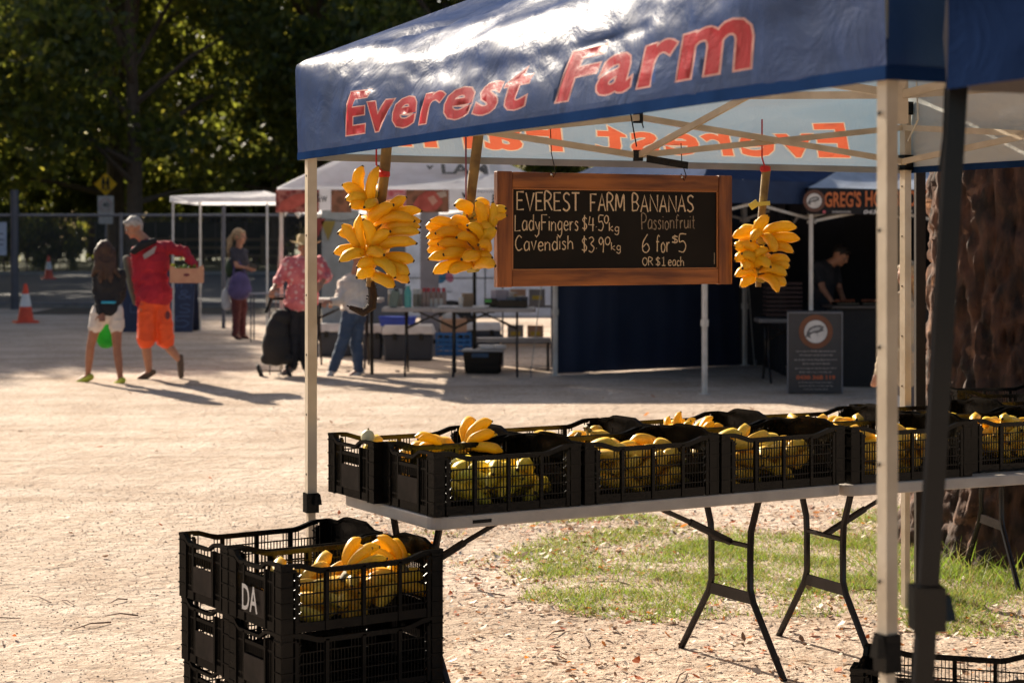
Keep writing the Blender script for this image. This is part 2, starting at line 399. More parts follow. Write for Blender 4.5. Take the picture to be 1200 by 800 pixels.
big = thing('gum_tree', 'thick rough barked tree trunk standing at the right edge behind the tables', 'tree', BT)
tb = MB(); NS, NR = 170, 260
for j in range(NR):
    z = 9.0 * j / (NR - 1) * (0.25 + 0.75 * j / (NR - 1)) - 0.05
    for k in range(NS):
        a = 2 * math.pi * k / NS; c, s_ = math.cos(a), math.sin(a)
        r = 0.60 - 0.02 * z + 0.16 * math.exp(-max(z, 0) * 3.0) * (1 + 0.5 * math.sin(a * 5))
        q = V((c * 1.6, s_ * 1.6, z * 0.7)); rid = abs(noise.noise(V((c * 9 + 1.2 * noise.noise(V((c * 3, s_ * 3, z * 3))), s_ * 9, z * 2.6)))) ; f = noise.noise(V((c * 16, s_ * 16, z * 6)))
        pl = noise.cell(V((c * 6 + 0.9 * noise.noise(q * 3), s_ * 6, z * 3.2 + 0.8 * noise.noise(q * 2))))
        r += 0.022 * noise.noise(q) - 0.035 * (1 - min(1, rid * 4)) + 0.016 * f + 0.011 * pl + 0.02 * noise.noise(V((c * 30, s_ * 30, z * 12)))
        dd = noise.voronoi(V((c * 7.5 + 0.5 * noise.noise(q * 4), s_ * 7.5, z * 1.9 + 0.5 * noise.noise(q * 3))))[0]; d3 = noise.voronoi(V((c * 13, s_ * 13, z * 7)))[0]
        r += -0.035 * (1 - min(1, (dd[1] - dd[0]) * 5)) - 0.012 * (1 - min(1, (d3[1] - d3[0]) * 5)); tb.v.append((r * c, r * s_, z))
for j in range(NR - 1):
    for k in range(NS):
        k2 = (k + 1) % NS; tb.f.append((j * NS + k, j * NS + k2, (j + 1) * NS + k2, (j + 1) * NS + k)); tb.m.append(0)
tb.build('trunk', bark_mat(), big, 'all')
lb = MB()
for i, (a, h, l) in enumerate([(0.3, 6.5, 4), (2.2, 7.2, 4.5), (4.1, 7.8, 4), (5.3, 8.3, 3.5), (1.2, 8.6, 4)]):
    d = V((math.cos(a), math.sin(a), 0))
    lb.tube([V((0, 0, h - 0.6)), V((0, 0, h)) + d * 0.6, V((0, 0, h + 1.2)) + d * l * 0.5, V((0, 0, h + 3)) + d * l], [0.3, 0.26, 0.17, 0.07], 10)
lb.build('limb', bark_mat(), big, True)

leafm = [M('leaf_dark', (0.065, 0.085, 0.028), 0.55, trans=(0.24, 0.27, 0.045), tf=0.38), M('leaf_mid', (0.10, 0.12, 0.032), 0.55, trans=(0.42, 0.46, 0.06), tf=0.45),
         M('leaf_olive', (0.12, 0.12, 0.035), 0.55, trans=(0.55, 0.5, 0.07), tf=0.5)]
def crown(name, clumps, nleaf, size, seed, squash=0.7):
    """clumps: list of (centre, radius); leaf-sized faces spread through each"""
    rs = np.random.RandomState(seed); cs = np.array([c for c, r in clumps]); rr = np.array([r for c, r in clumps])
    pr = rr ** 2 / (rr ** 2).sum(); k = rs.choice(len(cs), nleaf, p=pr)
    d = rs.normal(0, 1, (nleaf, 3)); d /= np.linalg.norm(d, axis=1)[:, None]; rad = rs.uniform(0.25, 1, nleaf) ** 0.55
    # small twig tufts: jitter
    tuft = rs.randint(0, 60, nleaf); tj = np.random.RandomState(seed + 1).normal(0, 0.33, (len(cs) * 60, 3))
    c = cs[k] + (0.35 * d * rad[:, None] + 1.0 * tj[k * 60 + tuft] * 1.3) * rr[k][:, None] * np.array([1, 1, squash])
    n1 = rs.normal(0, 1, (nleaf, 3)); n1 /= np.linalg.norm(n1, axis=1)[:, None]; n2 = rs.normal(0, 1, (nleaf, 3)); n2 = np.cross(n1, n2); n2 /= np.linalg.norm(n2, axis=1)[:, None]
    s = rs.uniform(0.6, 1.2, nleaf)[:, None] * size
    q = np.stack([c - n1 * s, c + n2 * s * 0.5, c + n1 * s, c - n2 * s * 0.5], 1).reshape(-1, 3)
    return np_mesh(name, q, 4, leafm, rs.choice(3, nleaf, p=[0.5, 0.35, 0.15]))
rs = random.Random(21)
def tree_proto(h, rad, base, seed, nleaf, size, nclump=46):
    r = random.Random(seed); cl = []
    mb = MB(); mb.tube([(0, 0, -0.2), (0.1, 0, h * 0.2), (-0.1, 0.1, h * 0.45), (0.15, 0, h * 0.8)], [0.32, 0.24, 0.17, 0.05], 8)
    for i in range(nclump):
        z = base + (h - base) * (i + 0.5) / nclump; a = r.uniform(0, 6.28)
        w = math.sin(math.pi * min(1, 0.16 + 0.8 * (z - base) / (h - base))) ** 0.6
        d = rad * w * r.uniform(0.15, 1.0) ** 0.6; c = (math.cos(a) * d, math.sin(a) * d, z + r.uniform(-0.6, 0.6))
        cl.append((c, r.uniform(0.9, 1.7) * rad / 5)); 
        if i % 3 == 0:
            z0 = z * 0.65; mb.tube([(0, 0, z0), (c[0] * 0.5, c[1] * 0.5, z0 * 0.4 + c[2] * 0.6), c], [0.12, 0.07, 0.02], 6)
    return mb.mesh('trunk', M('far_bark', (0.14, 0.1, 0.075), 0.9, bump=0.6), True), crown('crown', cl, nleaf, size, seed)
protos = [tree_proto(15, 5.2, 2.6, 1, 42000, 0.15), tree_proto(18, 6.0, 3.2, 2, 36000, 0.17), tree_proto(12, 4.6, 1.2, 3, 38000, 0.14)]
gc = crown('crown', [((math.cos(a) * d, math.sin(a) * d, z), 1.1) for a, d, z in [(rs.uniform(0, 6.3), rs.uniform(0.5, 4), rs.uniform(9, 13.5)) for _ in range(26)]], 20000, 0.09, 5)
link('crown', gc, big)
def tree(x, y, k, rz, sc, label):
    t = thing('leafy_tree', label, 'tree', (x, y, ground(x, y)), rz, 'trees beyond the market'); t.scale = (sc,) * 3
    link('trunk', protos[k][0], t); link('crown', protos[k][1], t); return t
TREES = [(-23.5, 76, 0, 0.3, 1.4, 'big dark tree at the far left behind the chain link fence'),
 (-14.5, 72, 1, 1.4, 1.2, 'tree with yellow green sunlit edge behind the yellow diamond sign'),
 (-8, 78, 1, 2.9, 1.3, 'dark tree with sky gaps behind the small white canopy'),
 (-18.5, 88, 1, 4, 1.5, 'tall tree filling the upper left corner behind the front row'),
 (-2.0, 74, 0, 5, 1.4, 'dark tree rising behind the butcher tent'),
 (-12, 96, 1, 0.7, 1.5, 'tall far tree seen in the gap left of the blue canopy'),
 (4.5, 80, 1, 2.2, 1.3, 'green tree top seen just above the chalkboard frame'),
 (11, 74, 0, 3.3, 1.4, 'dark tree behind the navy tent roof'),
 (18, 80, 1, 1.1, 1.3, 'dark tree behind the stall of the black banner'),
 (-37, 82, 1, 2.0, 1.5, 'tall tree just past the left picture edge'),
 (-33, 104, 0, 1.1, 1.4, 'dense dark tree far back at the left horizon'), (-24, 108, 2, 2.1, 1.7, 'broad low tree far back behind the traffic cones'),
 (-7, 106, 2, 0.4, 1.7, 'broad low tree far back behind the small canopy'), (-15, 112, 2, 4.4, 1.8, 'broad low tree far back behind the man in red'),
 (28, 88, 0, 0.1, 1.2, 'tree hidden off to the right behind the thick trunk')]
for t in TREES: tree(*t)
# shade trees left of the frame, between the fence and the stalls
for x, y, k, rz, sc, lab in [(-17.3, 43, 0, 0.5, 0.78, 'shade tree just left of the picture by the road'), (-20.5, 35, 2, 2, 0.85, 'low shade tree left of the picture before the fence'),
                        (-21.5, 52, 2, 2.5, 1.2, 'rounder shade tree left of the picture across the fence'), (-26, 47, 1, 3.5, 0.9, 'taller shade tree further left of the picture')]:
    tree(x, y, k, rz, sc, lab)
# hedges: bushy shrubs
r2 = random.Random(4)
bush = crown('foliage', [((r2.uniform(-2.6, 2.6), r2.uniform(-1, 1), r2.uniform(0.4, 3.0)), r2.uniform(0.6, 1.0)) for _ in range(26)], 14000, 0.12, 8)
bs = MB()
for a in range(5): bs.tube([(a * 0.9 - 1.8, 0, -0.1), (a * 1.0 - 2, 0.1, 1.8)], [0.06, 0.03], 5)
bsm = bs.mesh('stem', M('far_bark', (0.14, 0.1, 0.075)))
for i in range(22):
    x = -38 + i * 3.7; y = 112 + 5 * math.sin(i * 1.7)
    t = thing('hedge_bush', 'dark hedge bush number %d counted from the left across the road' % (i + 1), 'bush', (x, y, ground(x, y)), r2.uniform(-0.3, 0.3), 'hedge bushes across the road')
    t.scale = (1.1, 1, r2.uniform(1.3, 2.0)); link('foliage', bush, t); link('stem', bsm, t)
for px, sc, lab in [(70, 0.5, 'small yellow green shrub right behind the far traffic cone'), (18, 0.8, 'low bush behind the tall fence post at far left')]:
    Y = 72; t = thing('small_shrub', lab, 'shrub', ((px - 600) * Y / FPX, Y, 0.5)); t.scale = (sc * 0.6, sc, sc); link('foliage', bush, t); link('stem', bsm, t)

# ------------------------------------------------------------------ blue pop-up tent in front
NAVY = (0.009, 0.034, 0.135)
tentm = [cloth('tent_cloth', NAVY, (0.6, 0.6, 0.57), (0.24, 0.46, 0.7), 0.12, 0.4, 0.26, spec=0.045),
         cloth('print_red', (0.33, 0.013, 0.03), (0.62, 0.24, 0.16), (0.95, 0.16, 0.07), 0.15, 0.4, 0.26, spec=0.045),
         cloth('print_cream', (0.5, 0.26, 0.24), (0.62, 0.55, 0.45), (0.9, 0.7, 0.55), 0.14, 0.4, 0.26, spec=0.045)]
TL, TR, TC = V((-0.83, 7.28, 0)), V((0.727, 3.64, 0)), V((1.83, 8.73, 0)); TD = TR + TC - TL
ZB, ZE, ZA = 2.014, 2.385, 3.02
APEX = (TL + TD) / 2 + V((0, 0, ZA))
def loops2d(me):
    """boundary edges of filled flat lettering"""
    cnt = {}
    for p in me.polygons:
        vs = list(p.vertices)
        for a, b in zip(vs, vs[1:] + vs[:1]): k = (min(a, b), max(a, b)); cnt[k] = cnt.get(k, 0) + 1
    return [k for k, c in cnt.items() if c == 1]
def inside(pts, A, B):
    pts = np.asarray(pts); res = np.zeros(len(pts), bool)
    for (ax, ay), (bx, by) in zip(A, B):
        c = (ay > pts[:, 1]) != (by > pts[:, 1])
        if ay == by: continue
        xi = ax + (pts[:, 1] - ay) * (bx - ax) / (by - ay); res ^= c & (pts[:, 0] < xi)
    return res
def in_tris(P_, T):
    r = np.zeros(len(P_), bool); x, y = P_[:, 0], P_[:, 1]
    for (ax, ay), (bx, by), (cx, cy) in T:
        m_ = (x >= min(ax, bx, cx)) & (x <= max(ax, bx, cx))
        if not m_.any(): continue
        X_, Y_ = x[m_], y[m_]
        d1 = (bx - ax) * (Y_ - ay) - (by - ay) * (X_ - ax); d2 = (cx - bx) * (Y_ - by) - (cy - by) * (X_ - bx); d3 = (ax - cx) * (Y_ - cy) - (ay - cy) * (X_ - cx)
        r[m_] |= ((d1 >= 0) & (d2 >= 0) & (d3 >= 0)) | ((d1 <= 0) & (d2 <= 0) & (d3 <= 0))
    return r
def side_surface(A, B, t, v, L, seed):
    out = V((B.y - A.y, A.x - B.x, 0)).normalized()
    base = A.lerp(B, t); e = math.sin(math.pi * max(0, min(1, t)))
    sag = 0.0
    bot = base + V((0, 0, ZB)) + out * 0.006 * e; eave = base + V((0, 0, ZE - 0.05 * e)) + out * 0.012
    Lr = (APEX - eave).length
    r = 0.03 + 0.31 * e ** 0.7
    q = v - 0.371
    up = (APEX - eave).normalized(); dn = (bot - eave).normalized()
    if q < -r: p = eave + dn * -q * ((bot - eave).length / 0.371)
    elif q < r:
        a = eave + dn * min(r, 0.371) * ((bot - eave).length / 0.371) if True else 0; b = eave + up * r
        lo = -min(r, 0.371); k = (q - lo) / (r - lo); k = max(0, k)
        p = a * (1 - k) ** 2 + eave * 2 * k * (1 - k) + b * k * k
    else: p = eave + up * q
    if q > r:
        f = q / Lr; p = p - V((0, 0, 0.10 * math.sin(math.pi * min(1, f)) * e))
    amp = min(1, e * 3) * (0.35 + 0.65 * min(1, max(0, (v - 0.05) * 5)))
    x = t * L
    nrm = (out + V((0, 0, 0.6 if q > -0.1 else 0))).normalized()
    s1 = noise.noise(V((x * 0.9 + v * 1.2 + seed, v * 2.2 - x * 0.45, seed))) * 0.042
    s2 = noise.noise(V((x * 1.8 + v * 4 + seed, (v - 0.12 * x) * 8, seed + 4))) * 0.016
    s3 = noise.noise(V((x * 9 + v * 6, (v + 0.1 * x) * 22, seed + 8))) * 0.006
    p = p + nrm * (s1 + s2 + s3) * amp
    return p, out, Lr
def tent_side(A, B, parent, text=None, trect=None, seed=0, step=0.022, name='side_panel', mats=tentm):
    L = (B - A).length; _, out, Lr = side_surface(A, B, 0.5, 0.2, L, seed)
    nx = int(L / step); xs = np.linspace(0, L, nx + 1)
    nv = int(0.371 / step); vv = list(np.linspace(0, 0.371, nv + 1)); nr = int(Lr / (step * 1.6))
    vr = list(0.371 + (Lr) * np.linspace(0, 1, nr + 1)[1:])
    if text:
        lo = trect[2]; 
        vv = [a for a in vv]; i0 = max(i for i, a in enumerate(vv) if a <= trect[2] - 0.006); i1 = min(i for i, a in enumerate(vv) if a >= trect[3] + 0.006)
    P2 = []; F = []; MI = []
    idx = {}
    def vid(x, v):
        k = (round(x, 5), round(v, 5))
        if k not in idx: idx[k] = len(P2); P2.append((x, v))
        return idx[k]
    allv = vv + vr
    for j in range(len(allv) - 1):
        if text and i0 <= j < i1: continue
        for i in range(nx):
            F.append((vid(xs[i], allv[j]), vid(xs[i + 1], allv[j]), vid(xs[i + 1], allv[j + 1]), vid(xs[i], allv[j + 1]))); MI.append(0)
    if text:
        v0, v1 = vv[i0], vv[i1]; pts = []; ed = []
        for j in range(i0, i1 + 1):
            for i in range(nx + 1): pts.append((xs[i], vv[j]))
        w_ = nx + 1
        for j in range(i1 - i0):
            ed += [(j * w_, (j + 1) * w_), (j * w_ + nx, (j + 1) * w_ + nx)]
        for i in range(nx): ed += [(i, i + 1), ((i1 - i0) * w_ + i, (i1 - i0) * w_ + i + 1)]
        seg = []
        base = text_mesh(text, 0.024, 0.13, 3, 1.12); co = np.array([v.co[:2] for v in base.vertices]); mn, mx = co.min(0), co.max(0)
        for off in (0.024, 0.044):
            me = text_mesh(text, off, 0.13, 3, 1.12); co = np.array([v.co[:2] for v in me.vertices])
            u = (co - mn) / (mx - mn); X = trect[0] + u[:, 0] * (trect[1] - trect[0]); Yv = trect[2] + u[:, 1] * (trect[3] - trect[2])
            Yv = np.clip(Yv, v0 + 0.002, v1 - 0.002)
            es = loops2d(me); n0 = len(pts); pts += list(zip(X, Yv)); ed += [(a + n0, b + n0) for a, b in es]
            seg.append(np.array([[[X[i], Yv[i]] for i in t] for p in me.polygons for t in [(p.vertices[0], p.vertices[k], p.vertices[k + 1]) for k in range(1, len(p.vertices) - 1)]]))
            bpy.data.meshes.remove(me)
        res = geometry.delaunay_2d_cdt([V(p) for p in pts], ed, [], 0, 1e-6)
        ov, of = res[0], res[2]
        cen = np.array([[sum(ov[i].x for i in f) / len(f), sum(ov[i].y for i in f) / len(f)] for f in of])
        in_r = in_tris(cen, seg[0]); in_o = in_tris(cen, seg[1])
        for f, a, b, c in zip(of, in_r, in_o, cen):
            F.append(tuple(vid(ov[i].x, ov[i].y) for i in f)); MI.append(1 if a else (2 if b else 0))
    me = bpy.data.meshes.new(name)
    vs = [tuple(side_surface(A, B, x / L, v, L, seed)[0]) for x, v in P2]
    # the roof part narrows to the apex
    for i, (x, v) in enumerate(P2):
        if v > 0.371:
            t = x / L; w_ = min(1, (v - 0.371) / Lr); e0 = A.lerp(B, t) + V((0, 0, ZE))
            full = side_surface(A, B, t, 0.371 + w_ * ((APEX - e0).length), L, seed)[0]
            vs[i] = tuple(full)
    F2 = []; M2 = []
    for f, mi in zip(F, MI):
        f = tuple(dict.fromkeys(f))
        if len(f) > 2: F2.append(f); M2.append(mi)
    me.from_pydata(vs, [], F2)
    for m in mats: me.materials.append(m)
    me.polygons.foreach_set('material_index', M2); me.polygons.foreach_set('use_smooth', [True] * len(F2)); me.update()
    k = sum(1 for p in me.polygons if p.normal.dot(out + V((0, 0, 0.5))) < 0)
    if k > len(me.polygons) / 2: me.flip_normals()
    return link(name, me, parent)
poleC = M('pole_cream', (0.62, 0.53, 0.41), 0.35, (0.5, 0.41, 0.3), scale=9, spec=0.5, detail=8, bump=0.1, bscale=30); poleW = M('pole_white', (0.62, 0.6, 0.57), 0.35, (0.5, 0.47, 0.43), scale=7, spec=0.5, detail=8)
blackp = M('black_plastic', (0.007, 0.007, 0.007), bump=0.1, gl=(0.03, 0.25))
blackm = M('black_metal', (0.006, 0.006, 0.007), gl=(0.03, 0.25))
tent = thing('market_tent', 'large blue pop-up tent lettered in red over the banana tables', 'tent', (TL + TD) / 2)
def off(o):  # world-built geometry under a parent placed at its own origin
    return o
def wb(root): return MB(root.location)
def reparent(o, root): o.parent = root; o.matrix_parent_inverse = Matrix.Translation(-root.location); return o
LLR = (TR - TL).length
for (A, B, tx, sd) in ((TL, TR, (0.15 * LLR, 0.878 * LLR, 0.065, 0.235), 1), (TC, TL, (0.33, 2.72, 0.065, 0.235), 5), (TD, TC, (0.5, 3.0, 0.065, 0.235), 9), (TR, TD, None, 13)):
    reparent(tent_side(A, B, None, 'Everest Farm' if tx else None, tx, sd), tent)
# hem and frame
def popup_frame(root, cs, z_top, z_slide, apex, polem, w=0.04, knobs=None, leg_bottom=None, bars=True):
    cen = sum(cs, V()) / 4
    w0_ = w
    for i, c in enumerate(cs):
        w = w0_ * (0.78 if (root is tent and i == 1) else 1)
        ins = (cen - c).normalized() * 0.06; c2 = c + V((ins.x, ins.y, 0)); gz = ground(c.x, c.y)
        kz = gz + (knobs[i] if knobs else 0.7)
        d = (cs[(i + 1) % 4] - c); rz = math.atan2(d.y, d.x); rot = Matrix.Rotation(rz, 3, 'Z')
        m = wb(root); m.box((c2.x, c2.y, (z_top + kz) / 2), (w, w, z_top - kz), rot); m.build('leg', polem, root)
        m = wb(root); m.box((c2.x, c2.y, (kz + gz) / 2 + 0.03), (w * 0.78, w * 0.78, kz - gz + 0.05), rot); m.box((c2.x, c2.y, gz + 0.005), (0.1, 0.1, 0.008), rot); m.build('lower_leg', polem, root)
        m = wb(root); m.box((c2.x, c2.y, kz), (w * 1.35, w * 1.35, 0.075), rot); m.box(c2 + V((-0.02 if i != 0 else 0.025, -0.02, kz + 0.015)), (w * 1.0, w * 0.8, 0.04), rot, (0.7, 0.7))
        m.build('leg_clip', blackp, root)
        m = wb(root); m.box((c2.x, c2.y, z_slide), (w * 1.4, w * 1.4, 0.07), rot); m.build('slider', blackp, root)
        m = wb(root); m.box((c2.x, c2.y, z_top - 0.02), (w * 1.4, w * 1.4, 0.06), rot); m.build('corner_bracket', blackp, root)
    if not bars: return
    hub = V((cen.x, cen.y, z_top - 0.05)); hub2 = V((cen.x, cen.y, z_slide))
    def bar(a, b, wd=0.012):
        m = wb(root); m.beam(a, b, wd, 0.026); m.build('scissor_bar', polem, root)
    mids = []
    for i in range(4):
        a, b = cs[i], cs[(i + 1) % 4]; d = (b - a).normalized(); inn = V((-d.y, d.x, 0)) ; inn = inn if inn.dot(cen - a) > 0 else -inn
        a = a + inn * 0.07 + d * 0.07; b = b + inn * 0.07 - d * 0.07; m_ = (a + b) / 2; mids.append(m_)
        za, zb = V((0, 0, z_top - 0.11)), V((0, 0, z_slide)); o2 = inn * 0.014
        bar(a + za, m_ + zb); bar(a + zb + o2, m_ + za + o2); bar(m_ + zb, b + za); bar(m_ + za + o2, b + zb + o2)
        for z_ in (za, zb): q = wb(root); q.box(m_ + z_, (0.04, 0.04, 0.045)); q.build('joint', blackp, root)
    for m_ in mids[:]:
        q = (m_ + cen) / 2; za, zb = V((0, 0, z_top - 0.02)), V((0, 0, z_slide))
        bar(m_ + zb, V((cen.x, cen.y, z_top + 0.12))); bar(m_ + za + V((0.015, 0, 0)), V((cen.x, cen.y, z_slide + 0.12)))
    for c in cs: bar(c + V((0, 0, z_top - 0.03)) + (cen - c) * 0.07, V((apex.x, apex.y, apex.z - 0.04)), 0.016)
    m = wb(root); m.box(V((cen.x, cen.y, (z_slide + apex.z) / 2)), (0.045, 0.045, apex.z - z_slide - 0.05)); m.build('centre_post', polem, root)
popup_frame(tent, [TL, TR, TD, TC], 2.33, 2.06, APEX, poleC, 0.037, knobs=[0.69, 0.89, 0.8, 0.75])
for A, B in ((TL, TR), (TC, TL), (TD, TC), (TR, TD)):
    out = V((B.y - A.y, A.x - B.x, 0)).normalized(); m = wb(tent); n = 24
    pts = [side_surface(A, B, i / n, 0.0, (B - A).length, {0: 1}.get(0) if (A == TL) else 5 if A == TC else 9 if A == TD else 13)[0] for i in range(n + 1)]
    for a, b in zip(pts, pts[1:]): m.beam(a + V((0, 0, 0.012)), b + V((0, 0, 0.012)), 0.006, 0.028)
    m.build('hem', M('hem_pale', (0.3, 0.33, 0.36), 0.7) if A is TC else M('hem_navy', (0.012, 0.035, 0.11), 0.7, gl=(0.001, 0.5)), tent)
# straps
m = wb(tent); mm = (TC + TL) / 2
for px, y0, y1, Y, w_ in ((738, 128, 172, 7.6, 0.02), (746, 120, 150, 7.6, 0.012)):
    m = wb(tent); m.beam(P(px, y0, Y), P(px + 8, y1, Y), w_, 0.004, up=(1, 0, 0)); m.build('strap', blackp, tent)
m = wb(tent); m.beam(P(758, 186, 7.75), P(806, 194, 7.9), 0.004, 0.03); m.build('strap', blackp, tent)
m = wb(tent); m.tube([P(1073, 70, 8.3), P(1076, 140, 8.3), P(1064, 165, 8.5)], 0.004, 5); m.build('cord', M('white_cord', (0.7, 0.68, 0.62)), tent)

# adjusting holes and bolts along the two near legs
for c_, z0_, z1_ in ((TL, 0.75, 1.95), (TR, 0.95, 1.95), (TC, 0.8, 1.95)):
    cn = (TL + TD) / 2; ins = (cn - c_).normalized() * 0.06; c2 = c_ + V((ins.x, ins.y, 0)); dd_ = (TR - TL).normalized(); nn_ = V((dd_.y, -dd_.x, 0))
    z = z1_
    while z > z0_:
        m = wb(tent); m.lathe(c2 + nn_ * 0.0186 + V((0, 0, z)), [(0.0045, 0), (0.0045, 0.0012)], 10, nn_.to_track_quat('Z', 'Y').to_matrix()); m.build('bolt', blackp, tent); z -= 0.23
# second, darker tent whose corner shows at the right edge
S1 = V((0.80, 3.42, 0)); du = (TD - TR).normalized(); dv = (TR - TL).normalized()
S = [S1, S1 + dv * 3, S1 + dv * 3 + du * 3, S1 + du * 3]
t2 = thing('navy_tent', 'plain navy tent with a leaning black leg at the right edge', 'tent', S1)
a2 = sum(S, V()) / 4 + V((0, 0, 2.95))
navy2 = cloth('navy_cloth', (0.008, 0.018, 0.055), (0.22, 0.19, 0.17), (0.05, 0.07, 0.12), 0.08, 0.5, 0.3, spec=0.0)
def simple_canopy(root, cs, zb, zt, apex, mat, valmats=None, n=14, wr=0.012, seed=0, names=('valance', 'roof_panel'), sag=0.06):
    """roof of four panels plus four valances, each a cloth sheet with soft sag"""
    cen = sum(cs, V()) / 4; outp = []
    for i in range(4):
        A, B = cs[i], cs[(i + 1) % 4]; o = V((B.y - A.y, A.x - B.x, 0)).normalized()
        if o.dot((A + B) / 2 - cen) < 0: o = -o
        if valmats is None or valmats[i] is not None:
            m = wb(root); nv = 4
            for j in range(nv + 1):
                for k in range(n + 1):
                    t = k / n; z = zb + (zt - zb) * j / nv - (0.02 * math.sin(math.pi * t) if j == nv else 0)
                    p = A.lerp(B, t) + o * (0.01 + wr * noise.noise(V((t * 8 + seed, j * 0.7, i)))) + V((0, 0, z)); m.v.append(tuple(p - m.off))
            for j in range(nv):
                for k in range(n):
                    a = j * (n + 1) + k; m.f.append((a, a + 1, a + n + 2, a + n + 1)); m.m.append(0)
            me = bpy.data.meshes.new('valance'); me.from_pydata(m.v, [], m.f); me.materials.append((valmats[i] if valmats else mat)); me.update()
            if me.polygons[0].normal.dot(o) < 0: me.flip_normals()
            me.polygons.foreach_set('use_smooth', [True] * len(me.polygons)); outp.append(link(names[0], me, root))
        m = wb(root); nr = 12
        for j in range(nr + 1):
            for k in range(n + 1):
                t = k / n; w_ = j / nr; e = (A.lerp(B, t) + V((0, 0, zt)) + o * 0.01).lerp(apex, w_)
                e = e - V((0, 0, (sag * math.sin(math.pi * w_) + 0.02 * (1 - w_)) * math.sin(math.pi * t) + 0.012 * noise.noise(V((t * 5 + seed, w_ * 4, i)))))
                m.v.append(tuple(e - m.off))
        for j in range(nr):
            for k in range(n):
                a = j * (n + 1) + k; m.f.append((a, a + 1, a + n + 2, a + n + 1)); m.m.append(0)
        me = bpy.data.meshes.new('roof_panel'); me.from_pydata(m.v, [], m.f); me.materials.append(mat); me.update()
        if sum(p.normal.z for p in me.polygons) < 0: me.flip_normals()
        me.polygons.foreach_set('use_smooth', [True] * len(me.polygons)); link(names[1], me, root)
    return outp
simple_canopy(t2, S, 1.975, 2.36, a2, navy2, seed=3, n=24, wr=0.03)
m = wb(t2); top = V((0.835, 3.45, 2.3)); bot = V((0.697, 3.42, 0)); kn = top.lerp(bot, 0.6)
m.beam(top, bot, 0.034, 0.034, up=(0, 1, 0)); m.build('leg', blackm, t2)
m = wb(t2); m.box(top.lerp(bot, (2.3 - 1.03) / 2.3), (0.058, 0.058, 0.08)); m.box(top.lerp(bot, (2.3 - 1.03) / 2.3) + V((0.03, 0, 0)), (0.04, 0.04, 0.045), None, (0.6, 0.6)); m.build('leg_clip', blackp, t2)
m = wb(t2); m.tube([P(1108, 103, 3.4), P(1106, 160, 3.4), P(1101, 200, 3.4)], 0.003, 5); m.build('cord', blackp, t2)
for c in S[1:]:
    m = wb(t2); m.box(c + V((0, 0, 1.15)) + (a2 - c) * 0.01, (0.042, 0.042, 2.3)); m.build('leg', blackm, t2)
# narrow dark post close behind the tent corner
dp = thing('dark_post', 'slim dark metal post beside the cream tent leg at the trunk edge', 'post', (P(1078, 300, 9.0).x, 9.0, 0))
m = MB(); m.box((0, 0, 1.1), (0.046, 0.046, 2.2)); m.build('shaft', M('dark_brown_metal', (0.02, 0.014, 0.011), 0.5, spec=0.2), dp)
m = MB(); m.box((0, 0, 0.006), (0.1, 0.1, 0.01)); m.build('foot_plate', blackm, dp)

# ------------------------------------------------------------------ tables
tabm = M('table_plastic', (0.50, 0.45, 0.40), 0.5, (0.42, 0.37, 0.33), scale=9, bump=0.15)
legm = M('table_leg', (0.02, 0.016, 0.016), gl=(0.04, 0.25))
def rot_dir(a): return V((math.cos(R(a)), math.sin(R(a)), 0)), V((-math.sin(R(a)), math.cos(R(a)), 0))
def ftable(name, label, corner, ang, L=1.83, Wd=0.76, H=0.74, frames=(0.3, 1.53), braces=(1, -1), leg=legm, top=tabm, thick=0.045, group=None):
    """folding table; corner = front left corner of its top; x along the length, y to the back"""
    t = thing(name, label, 'table', (corner.x, corner.y, ground(corner.x, corner.y)), R(ang), group)
    m = MB(); r = 0.05; pts = []
    for cx, cy, a0 in ((L - r, r, -90), (L - r, Wd - r, 0), (r, Wd - r, 90), (r, r, 180)):
        for k in range(5): a = R(a0 + k * 22.5); pts.append((cx + r * math.cos(a), cy + r * math.sin(a)))
    m.prism(pts, (0, 0, H - thick), (1, 0, 0), (0, 1, 0), thick); bevel(m.build('table_top', top, t), 0.006)
    yc = Wd * 0.44
    for fx, sgn in zip(frames, braces):
        for s in (-1, 1):
            m = MB(); ty, my, fy = s * 0.19, s * 0.13, s * 0.345
            m.tube([(fx, yc + ty, H - thick), (fx, yc + s * 0.135, H - 0.19), (fx, yc + my, H - 0.27), (fx, yc + s * 0.13, H - 0.42), (fx, yc + s * 0.15, H - 0.47), (fx, yc + fy, 0.0)], 0.0135, 8)
            m.build('leg', leg, t, True)
        m = MB(); m.tube([(fx, yc - 0.13, H - 0.25), (fx, yc + 0.13, H - 0.25)], 0.01, 6); m.build('crossbar', leg, t, True)
        m = MB(); m.beam((fx, yc - 0.145, H - 0.455), (fx, yc + 0.145, H - 0.455), 0.012, 0.045); m.build('foot_brace', leg, t)
        m = MB(); m.tube([(fx, yc, H - 0.25), (fx + sgn * 0.2, yc, H - 0.155)], 0.015, 6); m.tube([(fx + sgn * 0.2, yc, H - 0.155), (fx + sgn * 0.46, yc, H - 0.04)], 0.01, 6)
        m.box((fx + sgn * 0.46, yc, H - 0.05), (0.05, 0.3, 0.02)); m.build('brace', leg, t, True)
    return t
F0 = V((-0.27, 6.5, 0)); u1, w1 = rot_dir(30)
t1 = ftable('folding_table', 'white folding table on black legs carrying the front row of banana crates', F0, 30, frames=(0.10, 1.52))
m = MB(); m.box((0.19, -0.001, 0.716), (0.075, 0.003, 0.012)); m.build('maker_plate', blackp, t1)
J = F0 + u1 * 1.845; u2, w2 = rot_dir(25)
t2b = ftable('folding_table', 'second folding table joined on the right ending at the tree trunk', J + V((0, 0, 0)), 25, H=0.733, frames=(0.12, 1.5))
T3 = V((P(1112, 500, 9.25).x, 9.15, 0))
